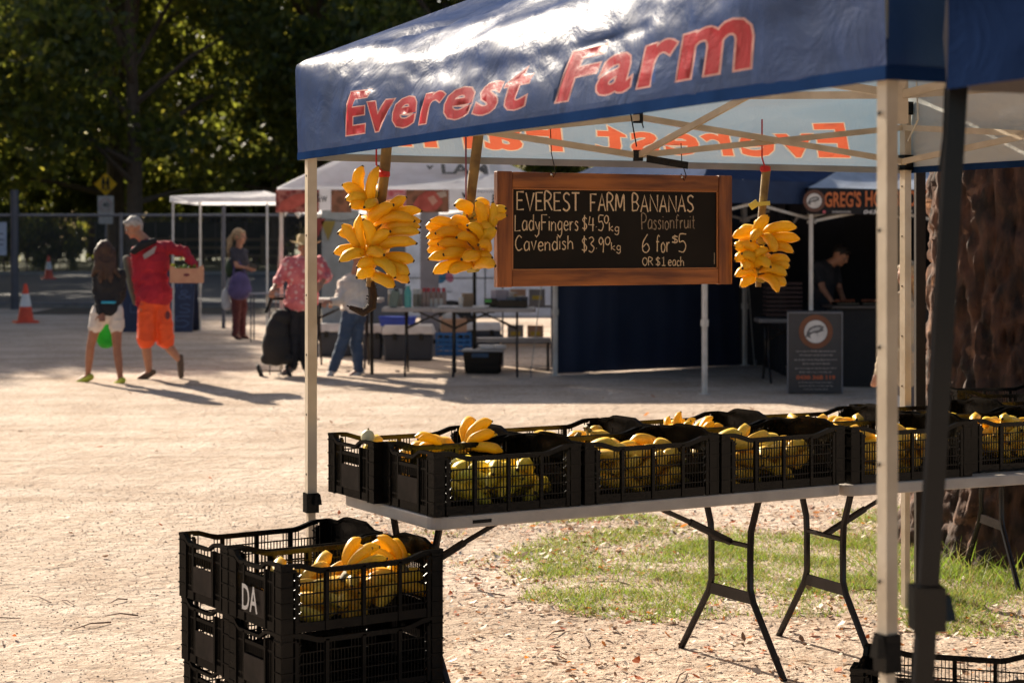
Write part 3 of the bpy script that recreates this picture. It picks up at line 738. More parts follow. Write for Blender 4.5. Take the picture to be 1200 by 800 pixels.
t3 = ftable('folding_table', 'dark folding table behind the others close to the thick trunk', T3, 8, H=0.74, Wd=0.6, frames=(0.3, 1.5), top=M('dark_table', (0.06, 0.05, 0.05), 0.5))

# ------------------------------------------------------------------ crates
cratem = M('crate_plastic', (0.0025, 0.0025, 0.0025), 0.27, (0.008, 0.007, 0.006), scale=7, detail=9, bump=0.1, gl=(0.024, 0.18))
def crate_meshes():
    Lx, Ly, H = 0.60, 0.40, 0.225; out = {}
    def rim_long(x):   # height of the rim along the long side
        e = min(x, Lx - x); return H - 0.022 * min(1, max(0, (e - 0.07) / 0.07))
    # long side, built at y=0 facing -y
    m = MB(); n = 24
    for a in np.linspace(0, Lx, n + 1)[:-1]:
        b = a + Lx / n; m.beam((a, 0.006, rim_long(a) - 0.005), (b, 0.006, rim_long(b) - 0.005), 0.016, 0.011)
    for a in np.linspace(0.05, Lx - 0.05, n)[:-1]:
        b = a + (Lx - 0.1) / (n - 1); 
        m.beam((a, 0.006, rim_long(a) - 0.013), (b, 0.006, rim_long(b) - 0.013), 0.006, 0.008)
    for z in (0.052, 0.088, 0.124, 0.16): m.box((Lx / 2, 0.006, z), (Lx - 0.1, 0.005, 0.0042))
    m.box((Lx / 2, 0.006, 0.018), (Lx - 0.1, 0.008, 0.03))
    for x in (0.055, 0.165, 0.3, 0.435, 0.545): m.box((x, 0.004, 0.1), (0.013, 0.012, 0.195))
    x = 0.068
    k = 0
    while x < Lx - 0.06:
        top = rim_long(x) - 0.012; win = (0.075 < x < 0.125) or (0.2 < x < 0.25) or (0.35 < x < 0.4) or (0.475 < x < 0.525)
        if win: top = 0.163
        m.box((x, 0.006, (top + 0.03) / 2), (0.0027, 0.004, top - 0.03)); x += 0.0125
    for zz in np.arange(0.05, 0.19, 0.03):  # the small slanted holes next to the corner posts
        for sx in (0.06, Lx - 0.06):
            m.beam((sx - 0.012, 0.002, zz), (sx + 0.012, 0.002, zz + 0.018), 0.004, 0.004)
    out['long'] = m
    def end(kind):   # built in the y direction at x=0 facing -x
        m = MB(); n = 20
        def h(y):
            s = y / Ly
            if kind == 'dip': return H - 0.026 * max(0, min(1, (s - 0.28) * 8, (0.9 - s) * 12)) if True else H
            return H + 0.022 * max(0, min(1, (s - 0.2) * 7, (0.85 - s) * 7))
        for a in np.linspace(0, Ly, n + 1)[:-1]:
            b = a + Ly / n; m.beam((0.006, a, h(a) - 0.005), (0.006, b, h(b) - 0.005), 0.016, 0.011)
            if kind == 'hump': m.box((0.006, (a + b) / 2, (0.165 + h((a + b) / 2)) / 2 - 0.004), (0.005, Ly / n, h((a + b) / 2) - 0.172))
        for z in (0.05, 0.16): m.box((0.006, Ly / 2, z), (0.006, Ly - 0.1, 0.006))
        m.box((0.006, Ly / 2, 0.018), (0.008, Ly - 0.1, 0.03))
        for y in (0.055, 0.12, 0.28, 0.345): m.box((0.004, y, 0.1), (0.012, 0.012, 0.19))
        for y in list(np.arange(0.067, 0.115, 0.0125)) + list(np.arange(0.292, 0.34, 0.0125)):
            m.box((0.006, y, 0.1), (0.005, 0.0036, 0.19 if kind == 'dip' else 0.15))
        for y in np.arange(0.13, 0.275, 0.0145): m.box((0.006, y, 0.144), (0.005, 0.004, 0.034))
        m.beam((0.006, 0.12, 0.163), (0.006, 0.28, 0.163), 0.013, 0.012)
        return m
    out['dip'] = end('dip'); out['hump'] = end('hump')
    m = MB(); m.box((0.004, 0.2, 0.078), (0.006, 0.15, 0.088)); out['plate'] = m
    for cx, sx in ((0, 1), (Lx, -1)):
        for cy, sy in ((0, 1), (Ly, -1)):
            m = MB(); out['post%d%d' % (sx, sy)] = m
            m.box((cx + sx * 0.021, cy + sy * 0.004, H / 2 - 0.005), (0.042, 0.007, H - 0.012)); m.box((cx + sx * 0.004, cy + sy * 0.026, H / 2 - 0.005), (0.007, 0.052, H - 0.012))
            for z in (0.05, 0.1, 0.15, 0.2): m.box((cx + sx * 0.024, cy + sy * 0.0, z), (0.05, 0.006, 0.004)); m.box((cx, cy + sy * 0.024, z), (0.006, 0.05, 0.004))
            m.box((cx + sx * 0.052, cy + sy * 0.008, H / 2 - 0.01), (0.006, 0.018, H - 0.02)); m.box((cx + sx * 0.008, cy + sy * 0.052, H / 2 - 0.01), (0.018, 0.006, H - 0.02))
    m = MB()
    for x in np.arange(0.015, Lx - 0.01, 0.03): m.box((x, Ly / 2, 0.006), (0.008, Ly - 0.02, 0.008))
    for y in np.arange(0.015, Ly - 0.01, 0.03): m.box((Lx / 2, y, 0.004), (Lx - 0.02, 0.008, 0.006))
    out['base'] = m
    return {k: v.mesh({'long': 'side_grid', 'dip': 'end_panel', 'hump': 'end_panel', 'plate': 'label_plate', 'base': 'base_grid'}.get(k, 'corner_post'), cratem) for k, v in out.items()}
CM = crate_meshes()
CM['plate'].materials.clear(); CM['plate'].materials.append(M('plate_grey', (0.028, 0.022, 0.02), 0.45, (0.009, 0.008, 0.008), scale=12, detail=8, gl=(0.03, 0.3)))
def crate(corner, ang, z, label, group=None, name='plastic_crate'):
    t = thing(name, label, 'crate', (corner.x, corner.y, z), R(ang), group)
    link('side_grid', CM['long'], t)
    b = link('side_grid', CM['long'], t); b.location = (0.6, 0.4, 0); b.rotation_euler = (0, 0, math.pi)
    link('end_panel', CM['dip'], t); pl = link('label_plate', CM['plate'], t); pl.location = (-0.003, 0, 0)
    b = link('end_panel', CM['hump'], t); b.location = (0.6, 0.4, 0); b.rotation_euler = (0, 0, math.pi)
    pl = link('label_plate', CM['plate'], t); pl.location = (0.603, 0.4, 0); pl.rotation_euler = (0, 0, math.pi)
    [link('corner_post', CM[q], t) for q in CM if q.startswith('post')]; link('base_grid', CM['base'], t)
    return t

# ------------------------------------------------------------------ bananas
yel = [M('banana_skin', (0.93, 0.62, 0.035), 0.38, (0.9, 0.5, 0.02), scale=22, bump=0.1, bscale=30, trans=(1.0, 0.7, 0.03), tf=0.32), M('banana_tip', (0.05, 0.03, 0.015), 0.7)]
yelp = [M('banana_ripe', (0.9, 0.58, 0.06), 0.42, (0.78, 0.42, 0.03), scale=18, bump=0.08, bscale=30), MATS['banana_tip']]
yelg = [M('banana_greenish', (0.93, 0.68, 0.05), 0.42, (0.82, 0.62, 0.045), scale=6, bump=0.08, bscale=30), MATS['banana_tip']]
def banana_mesh(mats, fat=0.165, bend=0.15, seed=0):
    r = random.Random(seed); m = MB(); n = 15; seg = 10; pts = []; rad = []
    for i in range(n):
        s = (i / (n - 1)) ** 0.9 if i != n - 2 else 0.967; x = s; z = bend * 4 * s * (1 - s) * (0.85 + 0.3 * s)
        if s < 0.16: k = 0.30 + 0.25 * s / 0.16
        elif s < 0.36: k = 0.55 + 0.45 * math.sin((s - 0.16) / 0.2 * math.pi / 2)
        elif s < 0.78: k = 1
        elif s < 0.97: k = 1 - 0.74 * ((s - 0.78) / 0.19) ** 1.5
        else: k = 0.2
        pts.append((x, 0, z)); rad.append(fat * k)
    pts[-1] = (0.99, 0, pts[-1][2])
    vs0 = len(m.v); m.tube(pts, rad, seg, ref=(0, 0, 1))
    for i in range(n):   # faint pentagonal section
        for k in range(seg):
            a = 2 * math.pi * k / seg; v = V(m.v[i * seg + k]); c = V(pts[i]); m.v[i * seg + k] = tuple(c + (v - c) * (1 + 0.085 * math.cos(5 * a)))
    for fi in range(len(m.f)):
        ring = min(m.f[fi]) // seg
        if ring >= n - 2 or (fi == len(m.f) - 1): m.m[fi] = 1
    return m.mesh('banana', mats, 'all')
def vary(m_):   # each fruit its own shade, from fresh green-yellow to ripe
    n = m_.node_tree; b = n.nodes['Principled BSDF']; src = b.inputs['Base Color'].links[0].from_socket
    oi = n.nodes.new('ShaderNodeObjectInfo'); r_ = n.nodes.new('ShaderNodeValToRGB'); x = n.nodes.new('ShaderNodeMix'); x.data_type = 'RGBA'; x.blend_type = 'MULTIPLY'; x.inputs[0].default_value = 1
    r_.color_ramp.elements[0].color = (0.86, 0.95, 0.85, 1); r_.color_ramp.elements[1].color = (1.0, 0.88, 0.6, 1); e = r_.color_ramp.elements.new(0.35); e.color = (1, 1, 1, 1)
    n.links.new(oi.outputs['Random'], r_.inputs[0]); n.links.new(src, x.inputs[6]); n.links.new(r_.outputs[0], x.inputs[7])
    tc = n.nodes.new('ShaderNodeTexCoord'); q = n.nodes.new('ShaderNodeTexNoise'); q.inputs['Scale'].default_value = 3.2; q.inputs['Detail'].default_value = 8; n.links.new(tc.outputs['Object'], q.inputs[0])
    r2_ = n.nodes.new('ShaderNodeValToRGB'); r2_.color_ramp.elements[0].position = 0.29; r2_.color_ramp.elements[1].position = 0.34; r2_.color_ramp.elements[0].color = (0.35, 0.22, 0.14, 1); r2_.color_ramp.elements[1].color = (1, 1, 1, 1)
    y = n.nodes.new('ShaderNodeMix'); y.data_type = 'RGBA'; y.blend_type = 'MULTIPLY'; y.inputs[0].default_value = 1; n.links.new(q.outputs['Fac'], r2_.inputs[0]); n.links.new(x.outputs[2], y.inputs[6]); n.links.new(r2_.outputs[0], y.inputs[7]); n.links.new(y.outputs[2], b.inputs['Base Color'])
for m_ in (yel[0], yelp[0], yelg[0]): vary(m_)
BAN = [banana_mesh(yel, 0.15, 0.17, 1), banana_mesh(yel, 0.16, 0.13, 2), banana_mesh(yel, 0.14, 0.22, 3)]
BANP = [banana_mesh(yelp, 0.155, 0.14, 1), banana_mesh(yelp, 0.16, 0.18, 2)]
BANG = [banana_mesh(yelg, 0.13, 0.2, 1), banana_mesh(yelg, 0.14, 0.24, 2)]
def place_banana(me, parent, a, b, upv, fat=1.0):
    """a, b in the parent's frame"""
    a, b, upv = V(a), V(b), V(upv); x = b - a; L = x.length; x.normalize(); z = (upv - x * upv.dot(x)).normalized(); y = z.cross(x)
    o = link('banana', me, parent); m = Matrix((x * L, y * fat, z * fat)).transposed().to_4x4(); m.translation = a; o.matrix_local = m
    return o
crownm = M('banana_crown', (0.28, 0.24, 0.06), 0.7, (0.1, 0.06, 0.03), scale=30)
def hand_proto(kind, seed, n=6, L=0.15):
    r = random.Random(seed); root = bpy.data.objects.new('banana_hand', None)
    bm_ = {'y': BAN, 'p': BANP, 'g': BANG}[kind]; f = L * (0.95 if kind != 'g' else 1.1)
    for i in range(n):
        a = (i - (n - 1) / 2) * R(13); row = i % 2
        s = V((0.012 * math.sin(a), 0.012 * (i - (n - 1) / 2), 0.006 * row)); d = V((math.cos(a * 1.1) * 0.8, math.sin(a * 1.1), -0.25 + 0.3 * row + r.uniform(-0.05, 0.05)))
        ln = L * r.uniform(0.9, 1.1); o = link('banana', bm_[i % len(bm_)], root); x = d.normalized(); z = V((-0.3, 0, 1)); z = (z - x * z.dot(x)).normalized(); y = z.cross(x)
        mm = Matrix((x * ln, y * f, z * f)).transposed().to_4x4(); mm.translation = s; o.matrix_local = mm
    m = MB(); m.tube([(-0.035, 0, 0.012), (-0.012, 0, 0.008), (0.012, 0, 0.0)], [0.008, 0.013, 0.018], 8, flat=2.0); link('stem', m.mesh('stem', crownm, True), root)
    return root
HP = {k: [hand_proto(k, s, n, L) for s, n, L in ((1, 6, 0.15), (2, 5, 0.16))] for k in 'ypg'}
def fill(corner, ang, z, n, kind, label, group, zmax=0.15, seed=0, rows=None):
    r = random.Random(seed); rt = Matrix.Rotation(R(ang), 4, 'Z')
    for i in range(n):
        lay = i / max(1, n - 1); x = 0.065 + 0.48 * ((i * 0.382 + r.uniform(-0.04, 0.04)) % 1.0); y = 0.165 + 0.07 * ((i * 0.618) % 1.0)
        zz = 0.035 + (zmax - 0.035) * lay
        p = rt @ V((x, y, zz)) + V((corner.x, corner.y, z))
        c = copy_tree(HP[kind][i % 2]); tag(c, label, 'bananas', group)
        yw = R(ang) + (0 if x < 0.3 else math.pi) + r.uniform(-0.28, 0.28); c.rotation_euler = (r.uniform(-0.4, 0.4), r.uniform(-0.3, 0.05), yw); c.location = p
ZT = 0.741
cr = 0.612
front = [(F0 + u1 * (0.0) + w1 * 0.0, 30), (F0 + u1 * (0.005 + cr), 30), (F0 + u1 * (0.005 + 2 * cr), 30), (J + u2 * 0.03 + w2 * 0.02, 25), (J + u2 * (0.06 + cr) + w2 * 0.09, 25), (J + u2 * (0.06 + 2 * cr) + w2 * 0.09, 25)]
FL = ['at the table near left corner, greenish bananas low inside', 'second from the left in the front row, packed with yellow bananas',
      'third from the left in the front row, left of the table joint', 'behind the white tent leg in the front row', 'right of the black leaning pole in the front row', 'at the far right picture edge in the front row']
FS = ['at the near left table corner', 'second from left in the front row', 'third from left in the front row', 'behind the white tent leg', 'right of the black leaning pole', 'at the right picture edge']
K = ['g', 'p', 'p', 'p', 'p', 'p']
for i, (c, a) in enumerate(front):
    z = ZT if i < 3 else ZT - 0.007
    crate(c, a, z, 'black crate ' + FL[i].replace(', greenish bananas low inside', ' with greenish fruit'), 'black slatted crates on the tables')
    fill(c, a, z, [13, 19, 18, 18, 16, 12][i], K[i], ('greenish' if K[i] == 'g' else 'yellow') + ' banana hand in the crate ' + FS[i], 'bananas in the crate ' + FS[i], zmax=[0.09, 0.135, 0.125, 0.125, 0.135, 0.125][i], seed=i + 3)
back = [F0 + w1 * 0.405 + u1 * (-0.035), F0 + w1 * 0.405 + u1 * (-0.025 + cr), F0 + w1 * 0.405 + u1 * (-0.02 + 2 * cr), J + u2 * 0.0 + w2 * 0.43, J + u2 * (0.03 + cr) + w2 * 0.5, J + u2 * (0.03 + 2 * cr) + w2 * 0.5]
BL = ['back row crate at the left table end, pale fruit on its corner', 'back row crate topped by hands showing dark stems', 'back row crate with two bananas standing upright',
      'back row crate holding one big banana right of the upright pair', 'back row crate behind the leaning black pole', 'back row crate at the right picture edge']
BS = ['leftmost back row crate', 'second back row crate', 'third back row crate', 'fourth back row crate', 'back row crate behind the black pole', 'last back row crate at right']
for i, c in enumerate(back):
    a = 30 if i < 3 else 25; z = ZT if i < 3 else ZT - 0.007
    crate(c, a, z, 'black ' + BL[i], 'black slatted crates on the tables')
    fill(c, a, z, [10, 13, 13, 12, 10, 8][i], 'p', 'yellow banana hand in the ' + BS[i], 'bananas in the ' + BS[i], zmax=0.13, seed=i + 40)
# hands that stick up above the rims
def hand_at(px, py, Y, rot, label, kind='y', sc=1.0):
    c = copy_tree(HP[kind][0]); c.location = P(px, py + 17, Y); c.rotation_euler = rot; c.scale = (sc * 0.8,) * 3; tag(c, label, 'bananas', 'banana hands piled above the crate rims')
hand_at(545, 506, 7.1, (0.2, -0.5, 0.3), 'yellow banana hand heaped over the first back row crate', sc=1.15)
hand_at(522, 512, 7.0, (0.1, -0.3, 2.9), 'yellow banana hand pointing left over the first back row crate')
hand_at(665, 505, 7.35, (0, 0.5, 2.7), 'banana hand lying left of the dark stems in the back row', 'p')
hand_at(690, 490, 7.45, (0.2, 0.75, 0.4), 'banana hand with its dark stem upward in the back row', 'p', 1.1)
hand_at(676, 498, 7.4, (0.2, 0.85, 2.6), 'banana hand leaning beside the one with dark stem upward', 'p')
hand_at(798, 500, 7.7, (0.3, -1.35, 0.2), 'pair of bananas standing upright in the third back crate', 'y', 0.95)
hand_at(822, 503, 7.75, (-0.2, -0.95, 0.3), 'banana hand fanned beside the upright pair', 'y')
hand_at(845, 504, 7.7, (0.1, 0.0, 0.2), 'banana hand flat on top right of the upright pair', 'p')
hand_at(945, 490, 8.0, (0.2, -0.2, 1.2), 'banana hand at the left of the fourth back crate', 'p')
hand_at(968, 490, 8.1, (0.0, -0.1, 0.1), 'large banana hand lying on the fourth back crate', 'y', 1.15)
hand_at(1165, 488, 8.6, (0.0, -0.2, 0.4), 'banana hand on the crate at the right edge', 'y', 1.1)
pf = thing('pale_fruit', 'pale yellow fruit resting on the left back crate corner', 'fruit', P(431, 512, 7.0)); m = MB(); m.ell((0, 0, 0), (0.026, 0.025, 0.028), seg=18, rings=12); m.build('skin', M('pale_skin', (0.8, 0.72, 0.42), 0.5), pf, 'all')
m = MB(); m.tube([(0, 0, 0.026), (0.003, 0, 0.034)], 0.003, 6); m.build('stem', crownm, pf)
# stacked crates on the ground, left
ga = 33; ug, wg = rot_dir(ga); G0 = V((-0.735, 5.98, 0))
for k in range(3):
    z = 0.004 + 0.2135 * k + (0.01 if k == 2 else 0)
    lv = ['bottom', 'middle', 'top'][k]
    c = crate(G0, ga, z, ('black crate marked with white letters, topmost of the front stack' if k == 2 else 'black empty crate, %s of the front stack on the ground' % lv), 'crates stacked on the ground')
    if k == 2:
        fm = frame((-0.0075, 0.28, 0.04), (0, -1, 0), (0, 0, 1))
        txt('DA', M('paint_white', (0.62, 0.6, 0.58), 0.6), c, fm, 0.008, 0.125, 0.005, 0.09, 0.01)
    crate(G0 + wg * 0.408 + ug * (0.012 - 0.006 * k), ga + 0.4 * k, z + 0.002, 'black empty crate, %s of the rear stack on the ground' % lv, 'crates stacked on the ground')
fill(G0, ga, 0.441, 17, 'p', 'yellow banana hand in the topmost crate marked with white letters', 'bananas in the ground stack', zmax=0.095, seed=77)
for px, py, Y, rt_, lb_ in ((408, 640, 6.25, (0.1, -0.9, 0.4), 'banana hand standing at the middle of the ground crate'), (455, 650, 6.4, (0.5, -0.3, 0.5), 'banana hand at the right of the ground crate'),
                       (470, 632, 6.42, (0.2, -0.8, 2.6), 'banana hand at the far right corner of the ground crate'), (350, 655, 6.25, (0, -0.2, 2), 'banana hand at the left end of the ground crate')):
    c = copy_tree(HP['y'][1]); c.location = P(px, py + 33, Y); c.scale = (0.85,) * 3; c.rotation_euler = rt_; tag(c, lb_, 'bananas', 'banana hands piled above the crate rims')
crate(T3 + V((0.03, 0.05, 0)), 8, 0.742, 'black empty crate on the rear dark table in front of the trunk', 'black slatted crates on the tables')
# low black crates at the bottom right
B0 = P(995, 768, 6.15)
for k in range(2):
    crate(V((B0.x, B0.y - 0.02, 0)), -18, -0.02 + 0.10 * k, 'black crate low on the ground at the bottom right, %s one' % ('lower', 'upper')[k], 'crates stacked on the ground')
sh = thing('black_tub', 'wide flat black tub on the ground at the bottom right corner', 'tub', (1.72, 5.9, 0), R(-16))
m = MB(); m.box((0.35, 0.2, 0.15), (0.72, 0.42, 0.3)); m.build('body', M('tub_black', (0.02, 0.017, 0.016), 0.6), sh); m = MB(); m.box((0.35, 0.2, 0.31), (0.78, 0.48, 0.02)); bevel(m.build('lid', M('tub_lid', (0.03, 0.024, 0.022), 0.6), sh), 0.005)

# ------------------------------------------------------------------ the chalkboard
LC = (TC - TL).normalized()
def tpos(px):
    k = (px - 600) / FPX; t = (0.83 + 7.28 * k) / (2.66 - 1.45 * k); return TL + (TC - TL) * t
def bx(px, left=587.0): return (tpos(px) - tpos(left)).length
def bz(px, py, z0): Y = tpos(px).y; return EYE - (py - HOR) * Y / FPX - z0
BW, BH = bx(860), 0.474; BZ0 = 1.51; b0 = tpos(587) - V((0.02, 0.045, 0))
board = thing('chalkboard', 'wood framed chalkboard with white prices hanging between the banana bunches', 'sign', b0 + V((0, 0, BZ0)), math.atan2(LC.y, LC.x))
woodm = M('frame_wood', (0.40, 0.135, 0.032), 0.45, (0.13, 0.035, 0.01), scale=3.2, bump=0.25, bscale=25, stretch=(1, 4, 9), detail=8)
woodv = M('frame_wood_v', (0.36, 0.115, 0.028), 0.45, (0.12, 0.03, 0.01), scale=3.2, bump=0.25, bscale=25, stretch=(9, 4, 1), detail=8)
fw = 0.072; fr = 0.028
def plank(name, x0, x1, z0, z1, y0, y1, mat):
    m = MB(); m.box(((x0 + x1) / 2, (y0 + y1) / 2, (z0 + z1) / 2), (x1 - x0, y1 - y0, z1 - z0)); return bevel(m.build(name, mat, board), 0.004)
plank('frame_rail', fw - 0.001, BW - fw + 0.001, BH - 0.068, BH - 0.002, -0.012, 0.018, woodm); plank('frame_rail', fw - 0.001, BW - fw + 0.001, 0.002, 0.068, -0.012, 0.018, woodm)
plank('frame_stile', 0, fw - 0.002, 0, BH, -0.014, 0.02, woodv); plank('frame_stile', BW - fw + 0.002, BW, 0, BH, -0.014, 0.02, woodv)
m = MB(); m.box((BW / 2, 0.004, BH / 2), (BW - 0.1, 0.008, BH - 0.1)); m.build('panel', M('board_black', (0.007, 0.005, 0.005), 0.6, (0.012, 0.009, 0.008), scale=4, spec=0.2), board)
m = MB()
for a, b in (((fw + 0.004, 0.071), (BW - fw - 0.004, 0.071)), ((fw + 0.004, BH - 0.071), (BW - fw - 0.004, BH - 0.071))): m.beam((a[0], -0.004, a[1]), (b[0], -0.004, b[1]), 0.006, 0.005)
for x in (fw + 0.002, BW - fw - 0.002): m.beam((x, -0.004, 0.072), (x, -0.004, BH - 0.073), 0.005, 0.006)
m.build('inner_bead', M('bead_wood', (0.5, 0.2, 0.07), 0.5), board)
m = MB()
for px in (649, 801): m.ell((bx(px), -0.016, BH - 0.012), 0.006)
m.build('hook', M('bright_metal', (0.8, 0.8, 0.8), 0.2, metal=1), board)
GL = {  # hand-drawn letters: width, strokes
 'E': (.5, [[(.5, 1), (0, 1), (0, 0), (.5, .02)], [(0, .53), (.4, .53)]]), 'V': (.6, [[(0, 1), (.3, 0), (.6, 1)]]), 'R': (.55, [[(0, 0), (0, 1), (.32, 1), (.47, .82), (.33, .58), (0, .5)], [(.2, .52), (.55, 0)]]),
 'S': (.5, [[(.5, .88), (.3, 1), (.07, .87), (.1, .62), (.4, .42), (.48, .17), (.25, 0), (0, .12)]]), 'T': (.6, [[(0, 1), (.6, 1)], [(.3, 1), (.3, 0)]]), 'F': (.5, [[(.5, 1), (0, 1), (0, 0)], [(0, .52), (.38, .52)]]),
 'A': (.6, [[(0, 0), (.3, 1), (.6, 0)], [(.12, .35), (.5, .35)]]), 'M': (.75, [[(0, 0), (.08, 1), (.38, .2), (.68, 1), (.75, 0)]]), 'B': (.5, [[(0, 0), (0, 1), (.3, 1), (.42, .8), (.3, .56), (0, .53)], [(.28, .55), (.5, .3), (.35, .03), (0, 0)]]),
 'N': (.6, [[(0, 0), (0, 1), (.6, 0), (.6, 1)]]), 'L': (.5, [[(.02, 1), (0, 0), (.5, .03)]]), 'C': (.55, [[(.52, .85), (.3, 1), (.05, .7), (.03, .3), (.25, 0), (.55, .12)]]), 'P': (.5, [[(.03, 0), (0, 1), (.35, 1), (.5, .78), (.35, .5), (.02, .45)]]),
 'O': (.6, [[(.3, 1), (.06, .8), (.02, .35), (.3, 0), (.56, .3), (.55, .75), (.3, 1)]]), 'I': (.1, [[(.05, 1), (.05, 0)]]), 'Y': (.55, [[(0, 1), (.28, .5), (.55, 1)], [(.28, .5), (.28, 0)]]), 'W': (.8, [[(0, 1), (.2, 0), (.4, .7), (.6, 0), (.8, 1)]]),
 'a': (.45, [[(.42, .55), (.2, .62), (.02, .35), (.12, .02), (.38, .15), (.42, .6), (.45, 0)]]), 'd': (.45, [[(.42, .5), (.18, .6), (.02, .3), (.15, 0), (.4, .15), (.43, 1), (.45, 0)]]), 'y': (.42, [[(0, .6), (.18, .12), (.4, .6)], [(.4, .6), (.3, -.2), (.1, -.38), (-.05, -.25)]]),
 'i': (.08, [[(.04, .6), (.04, 0)], [(.04, .82), (.05, .87)]]), 'n': (.42, [[(0, .6), (0, 0)], [(0, .4), (.2, .6), (.38, .5), (.4, 0)]]), 'g': (.42, [[(.4, .52), (.18, .6), (.02, .32), (.15, .05), (.38, .2), (.4, .58), (.38, -.2), (.18, -.4), (-.02, -.25)]]),
 'e': (.42, [[(.03, .32), (.4, .36), (.3, .6), (.1, .55), (.02, .25), (.18, 0), (.42, .1)]]), 'r': (.3, [[(0, .6), (.02, 0)], [(.02, .35), (.15, .58), (.3, .57)]]), 's': (.32, [[(.3, .52), (.15, .62), (.03, .48), (.28, .22), (.18, 0), (0, .08)]]),
 'v': (.4, [[(0, .6), (.2, 0), (.4, .65)]]), 'h': (.42, [[(0, 1), (0, 0)], [(0, .38), (.2, .6), (.38, .48), (.42, 0)]]), 'f': (.34, [[(.36, .9), (.22, 1), (.12, .85), (.1, 0)], [(0, .6), (.3, .6)]]), 'u': (.42, [[(0, .6), (.03, .1), (.2, 0), (.38, .2), (.4, .6), (.42, 0)]]),
 't': (.3, [[(.14, .95), (.14, .08), (.28, 0)], [(0, .6), (.3, .62)]]), 'o': (.42, [[(.2, .6), (.02, .4), (.08, .05), (.3, .02), (.42, .35), (.2, .6)]]), 'k': (.4, [[(0, 1), (0, 0)], [(.35, .58), (.02, .28), (.4, 0)]]), 'c': (.36, [[(.35, .5), (.18, .6), (.02, .32), (.14, .02), (.36, .1)]]),
 '0': (.5, [[(.25, 1), (.03, .7), (.05, .2), (.27, 0), (.48, .35), (.45, .8), (.25, 1)]]), '1': (.3, [[(.02, .8), (.17, 1), (.17, 0)], [(0, 0), (.34, 0)]]), '3': (.45, [[(.02, .9), (.25, 1), (.42, .8), (.18, .55), (.45, .3), (.25, 0), (0, .1)]]),
 '4': (.5, [[(.12, 1), (0, .42), (.5, .42)], [(.4, .9), (.38, 0)]]), '5': (.48, [[(.48, 1), (.08, 1), (.05, .58), (.3, .62), (.46, .35), (.3, .02), (0, .06)]]), '6': (.48, [[(.35, 1), (.06, .55), (.05, .12), (.28, 0), (.46, .22), (.3, .48), (.05, .3)]]),
 '9': (.45, [[(.42, .75), (.2, 1), (.02, .75), (.2, .52), (.42, .78), (.38, 0)]]), '$': (.42, [[(.4, .82), (.2, .92), (.04, .72), (.38, .38), (.3, .12), (0, .18)], [(.2, 1.08), (.2, -.02)]]), '.': (.06, [[(.02, .3), (.05, .27)]]), '&': (.5, [[(.5, 0), (.1, .75), (.25, 1), (.35, .8), (.02, .25), (.2, 0), (.5, .4)]])}
def chalk(line, x0, x1, z0, h0, z1, h1, parent, mat, yy=-0.0015, wd=0.0055, m4=None, seed=0):
    """hand-lettering from (x0,z0) with height h0 to (x1,z1) with height h1"""
    r = random.Random(seed); tot = 0; pos = []
    for ch in line:
        if ch == ' ': tot += 0.42; continue
        wch, st = GL[ch]; pos.append((tot, wch, st)); tot += wch + 0.17
    tot -= 0.17; k = (x1 - x0) / tot; m = MB(); sd = 0
    for p0, wch, st in pos:
        jz = r.uniform(-0.04, 0.04)
        for s in st:
            pts = []
            for a, b in s:
                f = (p0 + a) / tot; h = h0 + (h1 - h0) * f; pts.append(V((x0 + (p0 + a) * k, 0, z0 + (z1 - z0) * f + (b + jz) * h)))
            sm = [pts[0]]
            for i in range(len(pts) - 1):   # Catmull-Rom rounding on multi-point strokes
                a = pts[max(i - 1, 0)]; b = pts[i]; c = pts[i + 1]; d = pts[min(i + 2, len(pts) - 1)]; n = 5 if len(s) > 4 else 1
                for q in range(1, n + 1):
                    t = q / n; cr_ = 0.5 * ((2 * b) + (c - a) * t + (2 * a - 5 * b + 4 * c - d) * t * t + (3 * b - a - 3 * c + d) * t ** 3); sm.append(cr_ if n > 1 else c)
            n0 = len(m.v); vs = []
            for i, p in enumerate(sm):
                d = (sm[min(i + 1, len(sm) - 1)] - sm[max(i - 1, 0)]); d = d.normalized() if d.length else V((1, 0, 0)); nn = V((-d.z, 0, d.x)) * wd * 0.42 * r.uniform(0.75, 1.15)
                vs += [p + nn + V((0, yy - sd, 0)), p - nn + V((0, yy - sd, 0))]
            m.add([m4 @ v if m4 else v for v in vs], [(2 * i, 2 * i + 1, 2 * i + 3, 2 * i + 2) for i in range(len(sm) - 1)]); sd += 0.00002
    return m.build('chalk_lettering', mat, parent)
chm = M('chalk', (0.82, 0.66, 0.48), 0.9, (0.62, 0.48, 0.34), scale=120); chd = M('chalk_faded', (0.42, 0.33, 0.24), 0.9, (0.26, 0.2, 0.15), scale=150)
def L(line, pa, pb, base_a, top_a, base_b, top_b, mat=chm, wd=0.006, seed=0):
    """positions given as seen on the enlarged photograph of the board (580,190)+/4.138"""
    f = lambda x, y: (580 + x / 4.138, 190 + y / 4.138)
    xa, ya = f(pa, base_a); xb, yb = f(pb, base_b); za, zb = bz(xa, ya, BZ0), bz(xb, yb, BZ0)
    ha = (base_a - top_a) / 4.138 * tpos(xa).y / FPX; hb = (base_b - top_b) / 4.138 * tpos(xb).y / FPX
    chalk(line, bx(xa), bx(xb), za, ha, zb, hb, board, mat, wd=wd, seed=seed)
L('EVEREST', 130, 430, 234, 148, 238, 152, wd=0.0085); L('FARM', 484, 646, 238, 154, 240, 160, wd=0.0085, seed=1); L('BANANAS', 686, 978, 240, 160, 244, 166, wd=0.0085, seed=2)
